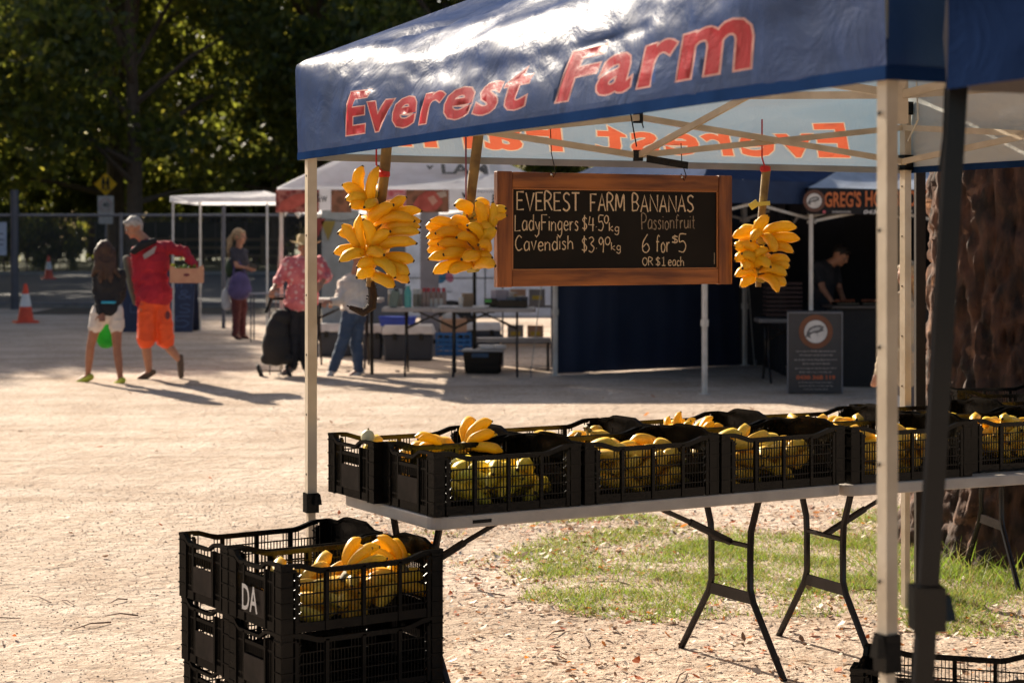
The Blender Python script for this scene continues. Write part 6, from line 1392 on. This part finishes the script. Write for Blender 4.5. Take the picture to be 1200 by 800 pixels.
def person(label, foot, J, face, skin, top, bottom, shoes, hair, build=1.0, sleeve='long', legs_='long', loose=1.0, coat_len=0.0, hands=None, head_k=1.0, head_up=(0, 0, 1), hair_kind='short', extra_top=None, feet_up=None):
    """J: joint name -> (px, py, depth offset); foot: ground spot (px, py)"""
    g0_ = G(*foot); Y0 = g0_.y;  root = thing('person', label, 'person', g0_)
    j = {k: P(v[0], v[1], Y0 + (v[2] if len(v) > 2 else 0)) - g0_ for k, v in J.items()}
    b = build; side = (j['shR'] - j['shL']); mid = (j['shL'] + j['shR']) / 2; pel = (j['hiL'] + j['hiR']) / 2; hip = (j['hiR'] - j['hiL'])
    if hip.length < 0.12: hip = side
    # keep shoulder and hip widths human when seen from the side
    body = []; up = (mid - pel).normalized(); hp, Rm, hw = head_prims(j['head'], face, head_up, head_k); body += hp
    body += [('c', j['head'] - V(head_up) * 0.05, 0.055 * b, mid + up * 0.03, 0.062 * b)]
    def torso(x, f=1.0):
        Ra = axes(side, up); Rh = axes(hip, up); ch = mid.lerp(pel, 0.25); wa = mid.lerp(pel, 0.62)
        sw = max(0.36, min(0.44, side.length * 1.05)) / 2 * b; 
        return [('e', ch, (sw * 0.92 + x, 0.115 * b * f + x, 0.2 + x), Ra), ('e', wa, (0.135 * b * f + x, 0.105 * b * f + x, 0.17), Ra), ('e', pel + up * 0.02, (0.165 * b + x, 0.125 * b * f + x, 0.14), Rh),
                ('c', j['shL'], 0.058 * b + x, mid + up * 0.0, 0.075 * b + x), ('c', j['shR'], 0.058 * b + x, mid, 0.075 * b + x)]
    body += torso(0)
    for s in 'LR':
        body += [('c', j['sh' + s], 0.052 * b, j['el' + s], 0.038 * b), ('c', j['el' + s], 0.038 * b, j['wr' + s], 0.026 * b)]
        body += hand_prims(j['wr' + s], j['el' + s], (hands or {}).get(s, (0, 1, 0)), 0.45, side=1 if s == 'L' else -1)
        body += [('c', j['hi' + s], 0.09 * b, j['kn' + s], 0.056 * b), ('c', j['kn' + s], 0.056 * b, j['kn' + s].lerp(j['an' + s], 0.35), 0.055 * b), ('c', j['kn' + s].lerp(j['an' + s], 0.35), 0.055 * b, j['an' + s], 0.034 * b), ('c', j['an' + s], 0.036, j['to' + s], 0.028)]
    solid('body', body, skin, root, 0.0085, 4)
    tp = torso(0.022 * loose, 1.08)
    if coat_len: tp += [('c', pel + hip * 0.28, 0.11 * b * loose, pel + hip * 0.25 - up * coat_len, 0.10 * b * loose), ('c', pel - hip * 0.28, 0.11 * b * loose, pel - hip * 0.25 - up * coat_len, 0.10 * b * loose)]
    for s in 'LR':
        x = 0.016 * loose; tp += [('c', j['sh' + s], 0.056 * b + x, j['sh' + s].lerp(j['el' + s], 0.98 if sleeve != 'short' else 0.6), 0.045 * b + x)]
        if sleeve == 'long': tp += [('c', j['el' + s], 0.042 * b + x, j['el' + s].lerp(j['wr' + s], 0.97), 0.03 * b + x)]
        if sleeve == 'mid': tp += [('c', j['el' + s], 0.045 * b + x, j['el' + s].lerp(j['wr' + s], 0.3), 0.04 * b + x)]
    if extra_top: tp += extra_top(j, mid, pel, up)
    solid('top', tp, top, root, 0.012, 3, fold=0.011)
    bt_ = [('e', pel - up * 0.02, (0.175 * b, 0.135 * b, 0.13), axes(hip, up))]
    for s in 'LR':
        kn = j['kn' + s]
        if legs_ == 'short': bt_ += [('c', j['hi' + s], 0.108 * b, j['hi' + s].lerp(kn, 0.45), 0.098 * b)]
        elif legs_ == 'knee': bt_ += [('c', j['hi' + s], 0.11 * b, kn.lerp(j['hi' + s], 0.08), 0.108 * b)]
        else: q = 0.012 * loose + 0.004; bt_ += [('c', j['hi' + s], 0.095 * b + q, kn, 0.06 * b + q), ('c', kn, 0.06 * b + q, kn.lerp(j['an' + s], 0.4), 0.057 * b + q), ('c', kn.lerp(j['an' + s], 0.4), 0.057 * b + q, j['an' + s] + V((0, 0, 0.02)), 0.042 * b + q * 1.2)]
    solid('trousers' if legs_ == 'long' else 'shorts', bt_, bottom, root, 0.012, 3, fold=0.009)
    for s in 'LR':
        d = (j['to' + s] - j['an' + s]); dn = d.normalized(); heel = j['an' + s] - dn * 0.05; lift = V((0, 0, -0.02)) if abs(dn.z) < 0.6 else V((0, 0, 0))
        solid('shoe', [('c', heel + lift, 0.037, j['an' + s] + dn * 0.05 + lift, 0.042), ('c', j['an' + s] + dn * 0.05 + lift, 0.042, j['to' + s] + lift * 0.6, 0.033)], shoes, root, 0.009, 2)
    # eyes
    for sx in (-1, 1):
        m = MB(); m.ell(hw(sx * 0.032, 0.079, 0.008), 0.0115 * head_k, seg=8, rings=6); m.build('eye', M('eye', (0.25, 0.22, 0.2), 0.3), root, 'all')
    k = head_k; hr = []
    if hair_kind == 'short': hr = [('e', hw(0, -0.022, 0.035), (0.084 * k, 0.097 * k, 0.097 * k), Rm), ('c', hw(-0.04, 0.055, 0.085), 0.028, hw(0.04, 0.055, 0.085), 0.028), ('c', hw(0, -0.075, -0.0), 0.045, hw(0, -0.065, -0.045), 0.03)]
    if hair_kind in ('long', 'pony'): hr = [('e', hw(0, -0.025, 0.03), (0.09 * k, 0.1 * k, 0.1 * k), Rm), ('c', hw(-0.045, 0.04, 0.075), 0.03, hw(0.045, 0.04, 0.075), 0.03)]
    if hair_kind == 'long':
        bk = (hw(0, -1, 0) - hw(0, 0, 0)).normalized()
        for sx in (-0.085, -0.055, -0.03, 0.0, 0.03, 0.055, 0.08):
            a_ = hw(sx, -0.055, 0.0); hr += [('c', a_, 0.042, a_ + V((0, 0, -0.17)) + bk * 0.035, 0.045), ('c', a_ + V((0, 0, -0.17)) + bk * 0.035, 0.045, a_ + V((sx * 0.6 + 0.02 * math.sin(sx * 90), 0.02 * math.cos(sx * 70), -0.38 + 1.2 * abs(sx))) + bk * 0.06, 0.02)]
    if hair_kind == 'pony': a_ = hw(0, -0.1, 0.05); hr += [('c', a_, 0.03, a_ + V((-0.06, 0, -0.1)), 0.045), ('c', a_ + V((-0.06, 0, -0.1)), 0.045, a_ + V((-0.09, 0, -0.3)), 0.035), ('c', a_ + V((-0.09, 0, -0.3)), 0.035, a_ + V((-0.08, 0, -0.42)), 0.012)]
    if hr: solid('hair', hr, hair, root, 0.009, 2, fold=0.008)
    return root, j, g0_, hw
A = lambda x, y, d=0: (x / 2.857, 220 + y / 2.857, d)     # spots read off the enlarged left part of the photograph
hairm = lambda n_, c: M(n_, c, 0.6, tuple(x * 0.5 for x in c), scale=30, bump=0.8, bscale=90)
jm = M('jumper_black', (0.014, 0.014, 0.018), 0.9, bump=0.4, bscale=50); wsh = M('denim_white', (0.7, 0.62, 0.56), 0.8, bump=0.3, bscale=40); lime = M('lime_shoe', (0.48, 0.55, 0.05), 0.5)
w1_, jw, gw, hw_ = person('woman in a black top and white shorts walking away beside the man in red', (118, 448),
    {'head': A(349, 213), 'shL': A(328, 290, 0.02), 'shR': A(404, 290, 0.0), 'elL': A(324, 350, 0), 'wrL': A(338, 418, -0.12), 'elR': A(410, 350, 0.1), 'wrR': A(385, 400, 0.25), 'hiL': A(333, 412), 'hiR': A(388, 412),
     'knL': A(303, 530, 0.0), 'anL': A(294, 632, 0.05), 'toL': A(262, 648, 0.12), 'knR': A(392, 540, -0.05), 'anR': A(404, 643, -0.1), 'toR': A(378, 660, 0.02)},
    (-0.35, 0.9, -0.05), SKT, jm, wsh, lime, hairm('hair_dark', (0.06, 0.025, 0.012)), build=0.85, legs_='short', loose=0.85, hair_kind='long', hands={'L': (0, -1, 0), 'R': (0, 1, 0)})
m = MB(); p = jw['wrR'].lerp(jw['hiR'], 0.5); m.box((jw['hiR'] + jw['hiL']) / 2 + V((0.03, -0.0, 0.1)), (0.16, 0.25, 0.03)); bevel(m.build('waistband', M('blue_band', (0.02, 0.32, 0.5), 0.6), w1_), 0.01)
t = thing('carrier_bag', 'thin green plastic bag swinging between the legs of the woman in shorts', 'bag', gw + jw['wrR'] + V((-0.1, 0.02, -0.07))); gb = M('bag_green', (0.015, 0.32, 0.04), 0.35, (0.01, 0.2, 0.02), scale=30, bump=1, bscale=30, trans=(0.02, 0.5, 0.05), tf=0.4)
o = thing  # noqa
q0 = P(122, 395, gw.y + 0.2) - t.location; solid('bag_body', [('e', q0, (0.09, 0.06, 0.13), None), ('c', q0 + V((0, 0, 0.08)), 0.05, q0 + V((0.04, 0, 0.2)), 0.02), ('e', q0 + V((0.03, 0, -0.06)), (0.08, 0.06, 0.07), None)], gb, t, 0.012, 1)
m = MB(); m.tube([q0 + V((0.04, 0, 0.18)), V((0.05, 0, 0.02)), V((0.1, 0, 0.05))], 0.006, 6); m.build('handle', gb, t)
# man in the red hoodie
redh = M('hoodie_red', (0.45, 0.02, 0.04), 0.9, (0.34, 0.014, 0.028), scale=5, bump=0.5, bscale=14); orgs = M('shorts_orange', (0.9, 0.1, 0.012), 0.6, (0.7, 0.07, 0.01), scale=5, bump=0.4, bscale=12)
def hood(j, mid, pel, up):
    return [('c', mid + up * 0.05 + V((-0.07, -0.04, 0)), 0.075, mid + up * 0.04 + V((0.09, -0.05, -0.02)), 0.07), ('c', pel + V((-0.05, 0, 0.06)), 0.17, pel + V((0.06, 0, 0.06)), 0.16)]
m1_, jm1, gm1, hwm = person('grey haired man in a red hoodie and orange shorts carrying a box', (178, 444),
    {'head': A(447, 133), 'shL': A(462, 215, -0.02), 'shR': A(560, 200, 0.06), 'elL': A(462, 310, -0.02), 'wrL': A(470, 392, -0.05), 'elR': A(618, 215, 0.0), 'wrR': A(652, 262, -0.1), 'hiL': A(498, 372, -0.03), 'hiR': A(534, 372, 0.05),
     'knL': A(488, 520, -0.05), 'anL': A(500, 618, 0), 'toL': A(468, 636, 0.0), 'knR': A(556, 520, 0.06), 'anR': A(604, 580, 0.1), 'toR': A(606, 630, 0.08)},
    (-0.92, 0.1, -0.42), SK, redh, orgs, M('shoe_brown', (0.12, 0.08, 0.055), 0.8), hairm('hair_grey', (0.5, 0.46, 0.42)), build=1.02, legs_='knee', loose=1.15, head_up=(-0.45, 0, 0.9), hair_kind='short', hands={'L': (1, 0, 0), 'R': (0, 0, -1)}, extra_top=hood)
cgz = gm1
q = lambda x, y, d=0: P(*A(x, y)[:2], gm1.y + d) - gm1
solid('scarf', [('c', q(447, 213, -0.13), 0.04, q(480, 190, -0.14), 0.055), ('c', q(480, 190, -0.14), 0.055, q(515, 178, -0.13), 0.035)], jm, m1_, 0.012, 2)
m = MB(); m.prism([(0, 0), (0.16, 0.11), (0.13, 0.02), (0.02, -0.05)], q(478, 225, -0.22), (1, 0, 0), (0, 0, 1), 0.004); m.build('hood_lining', M('lining_grey', (0.35, 0.3, 0.3), 0.8), m1_)
m = MB()
for sx, sz in ((470, 500), (556, 445)): m.ell(q(sx + 5, sz - 18, -0.12), (0.03, 0.01, 0.05))
m.build('shorts_print', M('print_maroon', (0.15, 0.02, 0.03)), m1_)
solid('sleeve_inner', [('c', q(425, 240, 0.1), 0.05, q(440, 330, 0.1), 0.045), ('c', q(440, 330, 0.1), 0.045, q(452, 385, 0.1), 0.03)], M('olive_sleeve', (0.12, 0.13, 0.1), 0.8), m1_, 0.012, 2)
s = gm1.y / FPX; bo = P(*A(626, 318)[:2], gm1.y - 0.12); t = thing('produce_box', 'open pink cardboard box of green leaves carried by the man in red', 'box', bo, R(8)); pk = M('box_pink', (0.5, 0.27, 0.17), 0.8, (0.45, 0.22, 0.14), scale=12)
W_, H_ = 38 * s, 17 * s; D = 0.26
for nm, c_, s_ in (('front_panel', (0, -D / 2, H_ / 2), (W_, 0.008, H_)), ('back_panel', (0, D / 2, H_ / 2), (W_, 0.008, H_)), ('end_flap', (-W_ / 2, 0, H_ / 2), (0.008, D - 0.01, H_)), ('end_flap', (W_ / 2, 0, H_ / 2), (0.008, D - 0.01, H_)), ('bottom', (0, 0, 0.004), (W_ - 0.02, D - 0.02, 0.006))):
    m = MB(); m.box(c_, s_); m.build(nm, pk, t)
m = MB(); m.prism([(0, 0), (0.05, 0), (0.05, 0.035), (0.0, 0.02)], (W_ / 2 - 0.05, -D / 2 - 0.004, H_), (1, 0, 0), (0, 0, 1), 0.006); m.prism([(0, 0), (-0.05, 0), (-0.05, 0.035), (0.0, 0.02)], (-W_ / 2 + 0.05, -D / 2 - 0.004, H_), (1, 0, 0), (0, 0, 1), 0.006); m.build('corner_tab', pk, t)
m = MB(); m.ell((0.0, -D / 2 - 0.006, H_ * 0.55), (0.035, 0.003, 0.018)); m.build('hand_hole', M('print_maroon', (0.05, 0.02, 0.02)), t)
t2_ = thing('green_vegetables', 'bunch of leafy green vegetables sticking out of the pink box', 'vegetables', bo + V((0, 0, 0.02))); m = MB(); r = random.Random(9)
for i in range(60):
    a_ = V((r.uniform(-0.16, 0.1), r.uniform(-0.09, 0.09), 0.08 + r.uniform(0, 0.1))); m.ell(a_, (r.uniform(0.015, 0.03), r.uniform(0.01, 0.025), 0.008), Matrix.Rotation(r.uniform(-1, 1), 3, 'X') @ Matrix.Rotation(r.uniform(-1, 1), 3, 'Y'), 6, 4)
m.build('leaves', M('veg_green', (0.16, 0.3, 0.03), 0.6, (0.08, 0.16, 0.02), scale=30, trans=(0.4, 0.6, 0.05), tf=0.3), t2_); m = MB(); m.ell((-0.16, -0.02, 0.17), (0.03, 0.03, 0.035)); m.build('yellow_fruit', M('yellow_fruit', (0.8, 0.7, 0.03), 0.4), t2_, 'all')
# woman with the purple bag
Bq = lambda x, y, d=0: (250 + x / 3.636, 240 + y / 3.636, d)
w2_, jw2, gw2, hw2 = person('blonde woman with a purple shoulder bag standing by the small canopy', (280, 397),
    {'head': Bq(112, 135), 'shL': Bq(88, 200, -0.02), 'shR': Bq(130, 205, 0.1), 'elL': Bq(100, 262, -0.18), 'wrL': Bq(140, 268, -0.2), 'elR': Bq(128, 262, 0.15), 'wrR': Bq(150, 265, 0.05), 'hiL': Bq(98, 370, -0.08), 'hiR': Bq(122, 370, 0.08),
     'knL': Bq(98, 465, -0.08), 'anL': Bq(95, 552, -0.08), 'toL': Bq(112, 566, -0.12), 'knR': Bq(124, 465, 0.08), 'anR': Bq(124, 555, 0.08), 'toR': Bq(145, 566, 0.05)},
    (0.9, -0.3, -0.12), SK, M('top_dark', (0.025, 0.022, 0.035), 0.8), M('trousers_maroon', (0.12, 0.025, 0.025), 0.8, (0.08, 0.017, 0.017), scale=6), M('shoe_dark', (0.06, 0.02, 0.02), 0.8), hairm('hair_blond', (0.36, 0.24, 0.13)), build=0.86, sleeve='short', loose=1.1, hair_kind='pony')
t = thing('shoulder_bag', 'large purple cloth bag on the shoulder of the blonde woman', 'bag', gw2 + jw2['hiL'] + V((0, -0.2, 0))); o_ = P(*Bq(112, 345)[:2], gw2.y - 0.22) - t.location
solid('bag_body', [('e', o_, (0.17, 0.09, 0.22), None), ('e', o_ + V((0, 0, -0.06)), (0.19, 0.1, 0.16), None)], M('bag_purple', (0.10, 0.075, 0.19), 0.8, (0.07, 0.05, 0.13), scale=10), t, 0.014, 2); m = MB(); m.tube([o_ + V((-0.1, 0.02, 0.18)), P(*Bq(95, 215)[:2], gw2.y - 0.1) - t.location, o_ + V((0.1, 0.02, 0.18))], 0.014, 6); m.build('strap', M('bag_purple', (0.1, 0.075, 0.19)), t)
t = thing('backpack', 'dark green satchel hanging behind the blonde woman', 'bag', gw2 + V((-0.2, 0.0, 0.95))); o_ = P(*Bq(72, 270)[:2], gw2.y) - t.location; solid('satchel_body', [('e', o_, (0.08, 0.12, 0.15), None)], M('satchel_green', (0.025, 0.05, 0.02), 0.8), t, 0.014, 1); m = MB(); m.tube([o_ + V((0.02, 0, 0.13)), o_ + V((0.14, 0, 0.3))], 0.012, 6); m.build('strap', M('satchel_green', (0.025, 0.05, 0.02)), t)
t = thing('white_bag', 'crumpled white plastic bag hanging low behind the blonde woman', 'bag', gw2 + V((-0.3, 0.05, 0.4))); o_ = P(*Bq(52, 400)[:2], gw2.y) - t.location; solid('bag_body', [('e', o_, (0.07, 0.06, 0.16), None), ('e', o_ + V((0.02, 0, -0.1)), (0.08, 0.06, 0.08), None)], M('bag_white', (0.5, 0.52, 0.56), 0.5, trans=(0.6, 0.6, 0.62), tf=0.3), t, 0.014, 1); m = MB(); m.tube([o_ + V((0, 0, 0.14)), o_ + V((0.06, 0, 0.35))], 0.01, 6); m.build('handle', M('bag_white', (0.5, 0.52, 0.56)), t)
t = thing('phone', 'dark phone held by the blonde woman', 'phone', gw2 + jw2['wrL'] + V((0.12, -0.02, 0.03))); m = MB(); m.box((0, 0, 0), (0.14, 0.012, 0.075), Matrix.Rotation(R(20), 3, 'Y')); bevel(m.build('case', blackp, t), 0.004); m = MB(); m.box((0, -0.008, 0), (0.12, 0.002, 0.06), Matrix.Rotation(R(20), 3, 'Y')); m.build('screen', M('glass_dark', (0.02, 0.025, 0.03)), t)
t, s = pxt('small_table', 'small folding table with grey cloth behind the blonde woman', 'table', 308, 400); m = MB(); m.box((0.05, 0.1, 0.72), (0.5, 0.4, 0.02)); m.build('table_top', M('cloth_grey', (0.3, 0.29, 0.32), 0.8), t)
for sx in (-0.17, 0.27):
    for sy in (-0.07, 0.27): m = MB(); m.box((sx, sy, 0.36), (0.02, 0.02, 0.72)); m.build('leg', M('fence_dark', (0.06, 0.065, 0.09)), t)
# man in the pink floral shirt
pink = M('shirt_pink', (0.68, 0.2, 0.21), 0.8, (0.5, 0.1, 0.12), scale=9); n = pink.node_tree; b_ = n.nodes['Principled BSDF']; src = b_.inputs['Base Color'].links[0].from_socket; tc = n.nodes.new('ShaderNodeTexCoord'); v = n.nodes.new('ShaderNodeTexVoronoi'); v.inputs['Scale'].default_value = 17; v.feature = 'SMOOTH_F1'
n.links.new(tc.outputs['Object'], v.inputs[0]); rr = n.nodes.new('ShaderNodeValToRGB'); rr.color_ramp.elements[0].position = 0.32; rr.color_ramp.elements[1].position = 0.22; rr.color_ramp.elements[0].color = (0, 0, 0, 1); rr.color_ramp.elements[1].color = (1, 1, 1, 1)
rr.color_ramp.elements[0].position = 0.2; rr.color_ramp.elements[0].color = (1, 1, 1, 1); rr.color_ramp.elements[1].position = 0.32; rr.color_ramp.elements[1].color = (0, 0, 0, 1)
n.links.new(v.outputs['Distance'], rr.inputs[0]); x = n.nodes.new('ShaderNodeMix'); x.data_type = 'RGBA'; n.links.new(rr.outputs[0], x.inputs[0]); n.links.new(src, x.inputs[6]); x.inputs[7].default_value = (0.72, 0.45, 0.42, 1); n.links.new(x.outputs[2], b_.inputs['Base Color'])
drk = M('trousers_black', (0.016, 0.016, 0.022), 0.85, bump=0.3, bscale=15)
def paunch(j, mid, pel, up): return [('e', mid.lerp(pel, 0.75), (0.2, 0.16, 0.24), None), ('e', pel, (0.2, 0.15, 0.12), None)]
m2_, jm2, gm2, hwm2 = person('person in a pink floral shirt and straw hat pulling a shopping trolley', (348, 440),
    {'head': Bq(392, 185), 'shL': Bq(322, 255), 'shR': Bq(448, 250), 'elL': Bq(280, 320, -0.05), 'wrL': Bq(262, 350, -0.15), 'elR': Bq(485, 305, -0.02), 'wrR': Bq(460, 335, -0.2), 'hiL': Bq(345, 425), 'hiR': Bq(405, 425),
     'knL': Bq(340, 560), 'anL': Bq(335, 690), 'toL': Bq(300, 712, -0.15), 'knR': Bq(402, 560), 'anR': Bq(398, 690), 'toR': Bq(405, 715, -0.15)},
    (0.25, -0.9, -0.2), SK, pink, drk, M('shoe_grey', (0.14, 0.12, 0.11), 0.7), hairm('hair_brown', (0.3, 0.2, 0.13)), build=1.05, sleeve='mid', loose=1.6, hair_kind='short', hands={'L': (0, 0, -1), 'R': (0, 1, 0)}, extra_top=paunch)
t = thing('straw_hat', 'pale straw sun hat with upturned brim on the person in pink', 'hat', gm2 + hwm2(0, 0, 0.085)); m = MB(); sm = M('straw', (0.62, 0.45, 0.22), 0.8, (0.5, 0.34, 0.15), scale=30, bump=0.5, bscale=80); m.lathe((0, 0, 0), [(0.105, -0.015), (0.1, 0.05), (0.075, 0.085), (0.02, 0.09)], 20); m.build('hat_crown', sm, t, True)
m = MB(); vs = []; fs = []
for i in range(28):
    a_ = 2 * math.pi * i / 28; z = -0.015 + 0.025 * math.cos(2 * a_); vs += [(0.1 * math.cos(a_), 0.1 * math.sin(a_), -0.012), (0.185 * math.cos(a_), 0.17 * math.sin(a_), z), (0.185 * math.cos(a_), 0.17 * math.sin(a_), z - 0.006), (0.1 * math.cos(a_), 0.1 * math.sin(a_), -0.018)]
for i in range(28):
    q_ = (i + 1) % 28
    for k in range(4): fs.append((4 * i + k, 4 * q_ + k, 4 * q_ + (k + 1) % 4, 4 * i + (k + 1) % 4))
m.add(vs, fs); m.build('brim', sm, t, True)
# shopping trolley
t, s = pxt('shopping_trolley', 'black wheeled shopping trolley held by the person in pink', 'trolley', 322, 441); tr = M('trolley_cloth', (0.014, 0.013, 0.014), 0.8, bump=0.4, bscale=20)
q = lambda x, y, d=0: P(*Bq(x, y)[:2], t.location.y + d) - t.location
solid('bag_body', [('e', q(268, 600), (0.17, 0.13, 0.24), None), ('e', q(272, 540), (0.14, 0.12, 0.2), None), ('e', q(290, 480), (0.12, 0.1, 0.1), None), ('c', q(225, 655), 0.07, q(315, 655), 0.07)], tr, t, 0.014, 1)
m = MB()
m.tube([q(232, 680, 0.1), q(240, 430, 0.1), q(262, 385, 0.1), q(300, 385, 0.1), q(322, 430, 0.1), q(322, 680, 0.1)], 0.011, 8); m.build('handle_frame', M('frame_grey2', (0.18, 0.18, 0.2), 0.4, metal=0.5), t, True)
m = MB(); m.tube([q(225, 460, 0.0), q(245, 400, 0.0), q(300, 400, 0)], 0.02, 8); m.build('grip', blackp, t, True)
for px in (198, 320):
    m = MB(); c_ = q(px, 707, 0.05); m.lathe(c_, [(0.075, -0.018), (0.085, -0.008), (0.085, 0.008), (0.075, 0.018)], 20, Matrix.Rotation(R(70), 3, 'Y')); o_ = m.build('wheel', M('rubber', (0.02, 0.02, 0.02)), t, True); m = MB(); m.lathe(c_, [(0.05, -0.02), (0.05, 0.02)], 14, Matrix.Rotation(R(70), 3, 'Y')); m.build('rim', M('rim_grey', (0.35, 0.35, 0.36)), o_)
m = MB(); m.tube([q(198, 707, 0.05), q(320, 707, 0.05)], 0.008, 6); m.build('axle', blackm, t)
# woman in jeans
Dq = lambda x, y, d=0: (340 + x / 3.75, 320 + y / 3.75, d)
jeans = M('jeans', (0.055, 0.09, 0.16), 0.85, (0.035, 0.06, 0.115), scale=5, bump=0.3, bscale=40)
w3_, jw3, gw3, hw3 = person('woman in a white top and blue jeans leaning toward the butcher table', (408, 440),
    {'head': (421, 297, 0.05), 'shL': (402, 334, 0.05), 'shR': (428, 332, 0.12), 'elL': (397, 352, -0.1), 'wrL': (388, 353, -0.2), 'elR': (424, 358, 0.15), 'wrR': (398, 356, 0.25), 'hiL': Dq(265, 165, -0.04), 'hiR': Dq(300, 165, 0.06),
     'knL': Dq(235, 290, -0.05), 'anL': Dq(188, 428, -0.02), 'toL': Dq(168, 455, -0.08), 'knR': Dq(290, 300, 0.08), 'anR': Dq(300, 430, 0.08), 'toR': Dq(262, 452, 0.02)},
    (-0.9, -0.2, -0.3), SK, M('top_white', (0.7, 0.62, 0.55), 0.85, bump=0.4, bscale=15), jeans, M('shoe_white', (0.65, 0.6, 0.56), 0.6), hairm('hair_brown2', (0.16, 0.09, 0.05)), build=0.92, loose=1.15, hair_kind='long', hands={'L': (0, 0, -1), 'R': (0, 0, -1)})
# stall keeper in black
Eq = lambda x, y, d=0: (850 + x / 2.5, 180 + y / 2.5, d)
g = V((P(975, 0, 21.9).x, 21.9, 0)); fy = HOR + (EYE - ground(0, 21.9)) * FPX / 21.9
m3_, jm3, gm3, hwm3 = person('dark haired stall keeper in black bending over the fish counter', (975, fy),
    {'head': Eq(338, 298), 'shL': Eq(270, 335, -0.05), 'shR': Eq(318, 335, 0.2), 'elL': Eq(285, 395, -0.2), 'wrL': Eq(312, 432, -0.35), 'elR': Eq(335, 400, 0.1), 'wrR': Eq(350, 435, -0.2), 'hiL': Eq(262, 460, -0.06), 'hiR': Eq(290, 460, 0.12),
     'knL': (962, 400, 0), 'anL': (960, fy - 8, 0), 'toL': (968, fy - 2, -0.15), 'knR': (975, 400, 0.1), 'anR': (976, fy - 8, 0.1), 'toR': (986, fy - 2, 0)},
    (0.7, -0.5, -0.6), SK, M('shirt_black', (0.02, 0.02, 0.026), 0.85), drk, M('shoe_dark', (0.06, 0.02, 0.02)), hairm('hair_black', (0.02, 0.012, 0.01)), build=1.0, sleeve='short', hair_kind='short', head_up=(0.35, 0, 0.93))
# shopper half hidden behind the tent legs
m4_, jm4, gm4, hwm4 = person('fair haired shopper in a beige cardigan mostly hidden behind the cream leg', (1060, 494),
    {'head': (1063, 322, 0), 'shL': (1047, 352, 0), 'shR': (1074, 352, 0.1), 'elL': (1042, 395, -0.1), 'wrL': (1030, 436, -0.15), 'elR': (1076, 395, 0.1), 'wrR': (1070, 432, 0), 'hiL': (1053, 418, 0), 'hiR': (1070, 418, 0.05),
     'knL': (1053, 455, 0), 'anL': (1052, 486, 0), 'toL': (1044, 492, -0.1), 'knR': (1068, 455, 0), 'anR': (1068, 487, 0), 'toR': (1062, 493, -0.1)},
    (-0.9, -0.3, -0.2), SK, M('cardigan', (0.48, 0.38, 0.27), 0.9, bump=0.5, bscale=30), M('skirt_grey', (0.1, 0.09, 0.1), 0.8), M('shoe_white', (0.65, 0.6, 0.56)), hairm('hair_fair', (0.5, 0.34, 0.18)), build=0.9, loose=1.3, coat_len=0.2, hair_kind='long')
t = thing('tote_bag', 'white cloth bag hanging beside the hidden shopper', 'bag', gm4 + V((-0.05, -0.2, 0.3))); o_ = P(1050, 478, gm4.y - 0.2) - t.location; solid('bag_body', [('e', o_, (0.09, 0.05, 0.12), None), ('e', o_ + V((0, 0, -0.05)), (0.1, 0.06, 0.1), None)], M('bag_white', (0.5, 0.52, 0.56)), t, 0.014, 1); m = MB(); m.tube([o_ + V((0, 0, 0.1)), o_ + V((-0.03, 0, 0.28))], 0.008, 6); m.build('handle', M('bag_white', (0.5, 0.52, 0.56)), t)

bpy.data.scenes.remove(_tmp)
for k in 'ypg':
    for h_ in HP[k]:
        for c_ in list(h_.children): bpy.data.objects.remove(c_)
        bpy.data.objects.remove(h_)
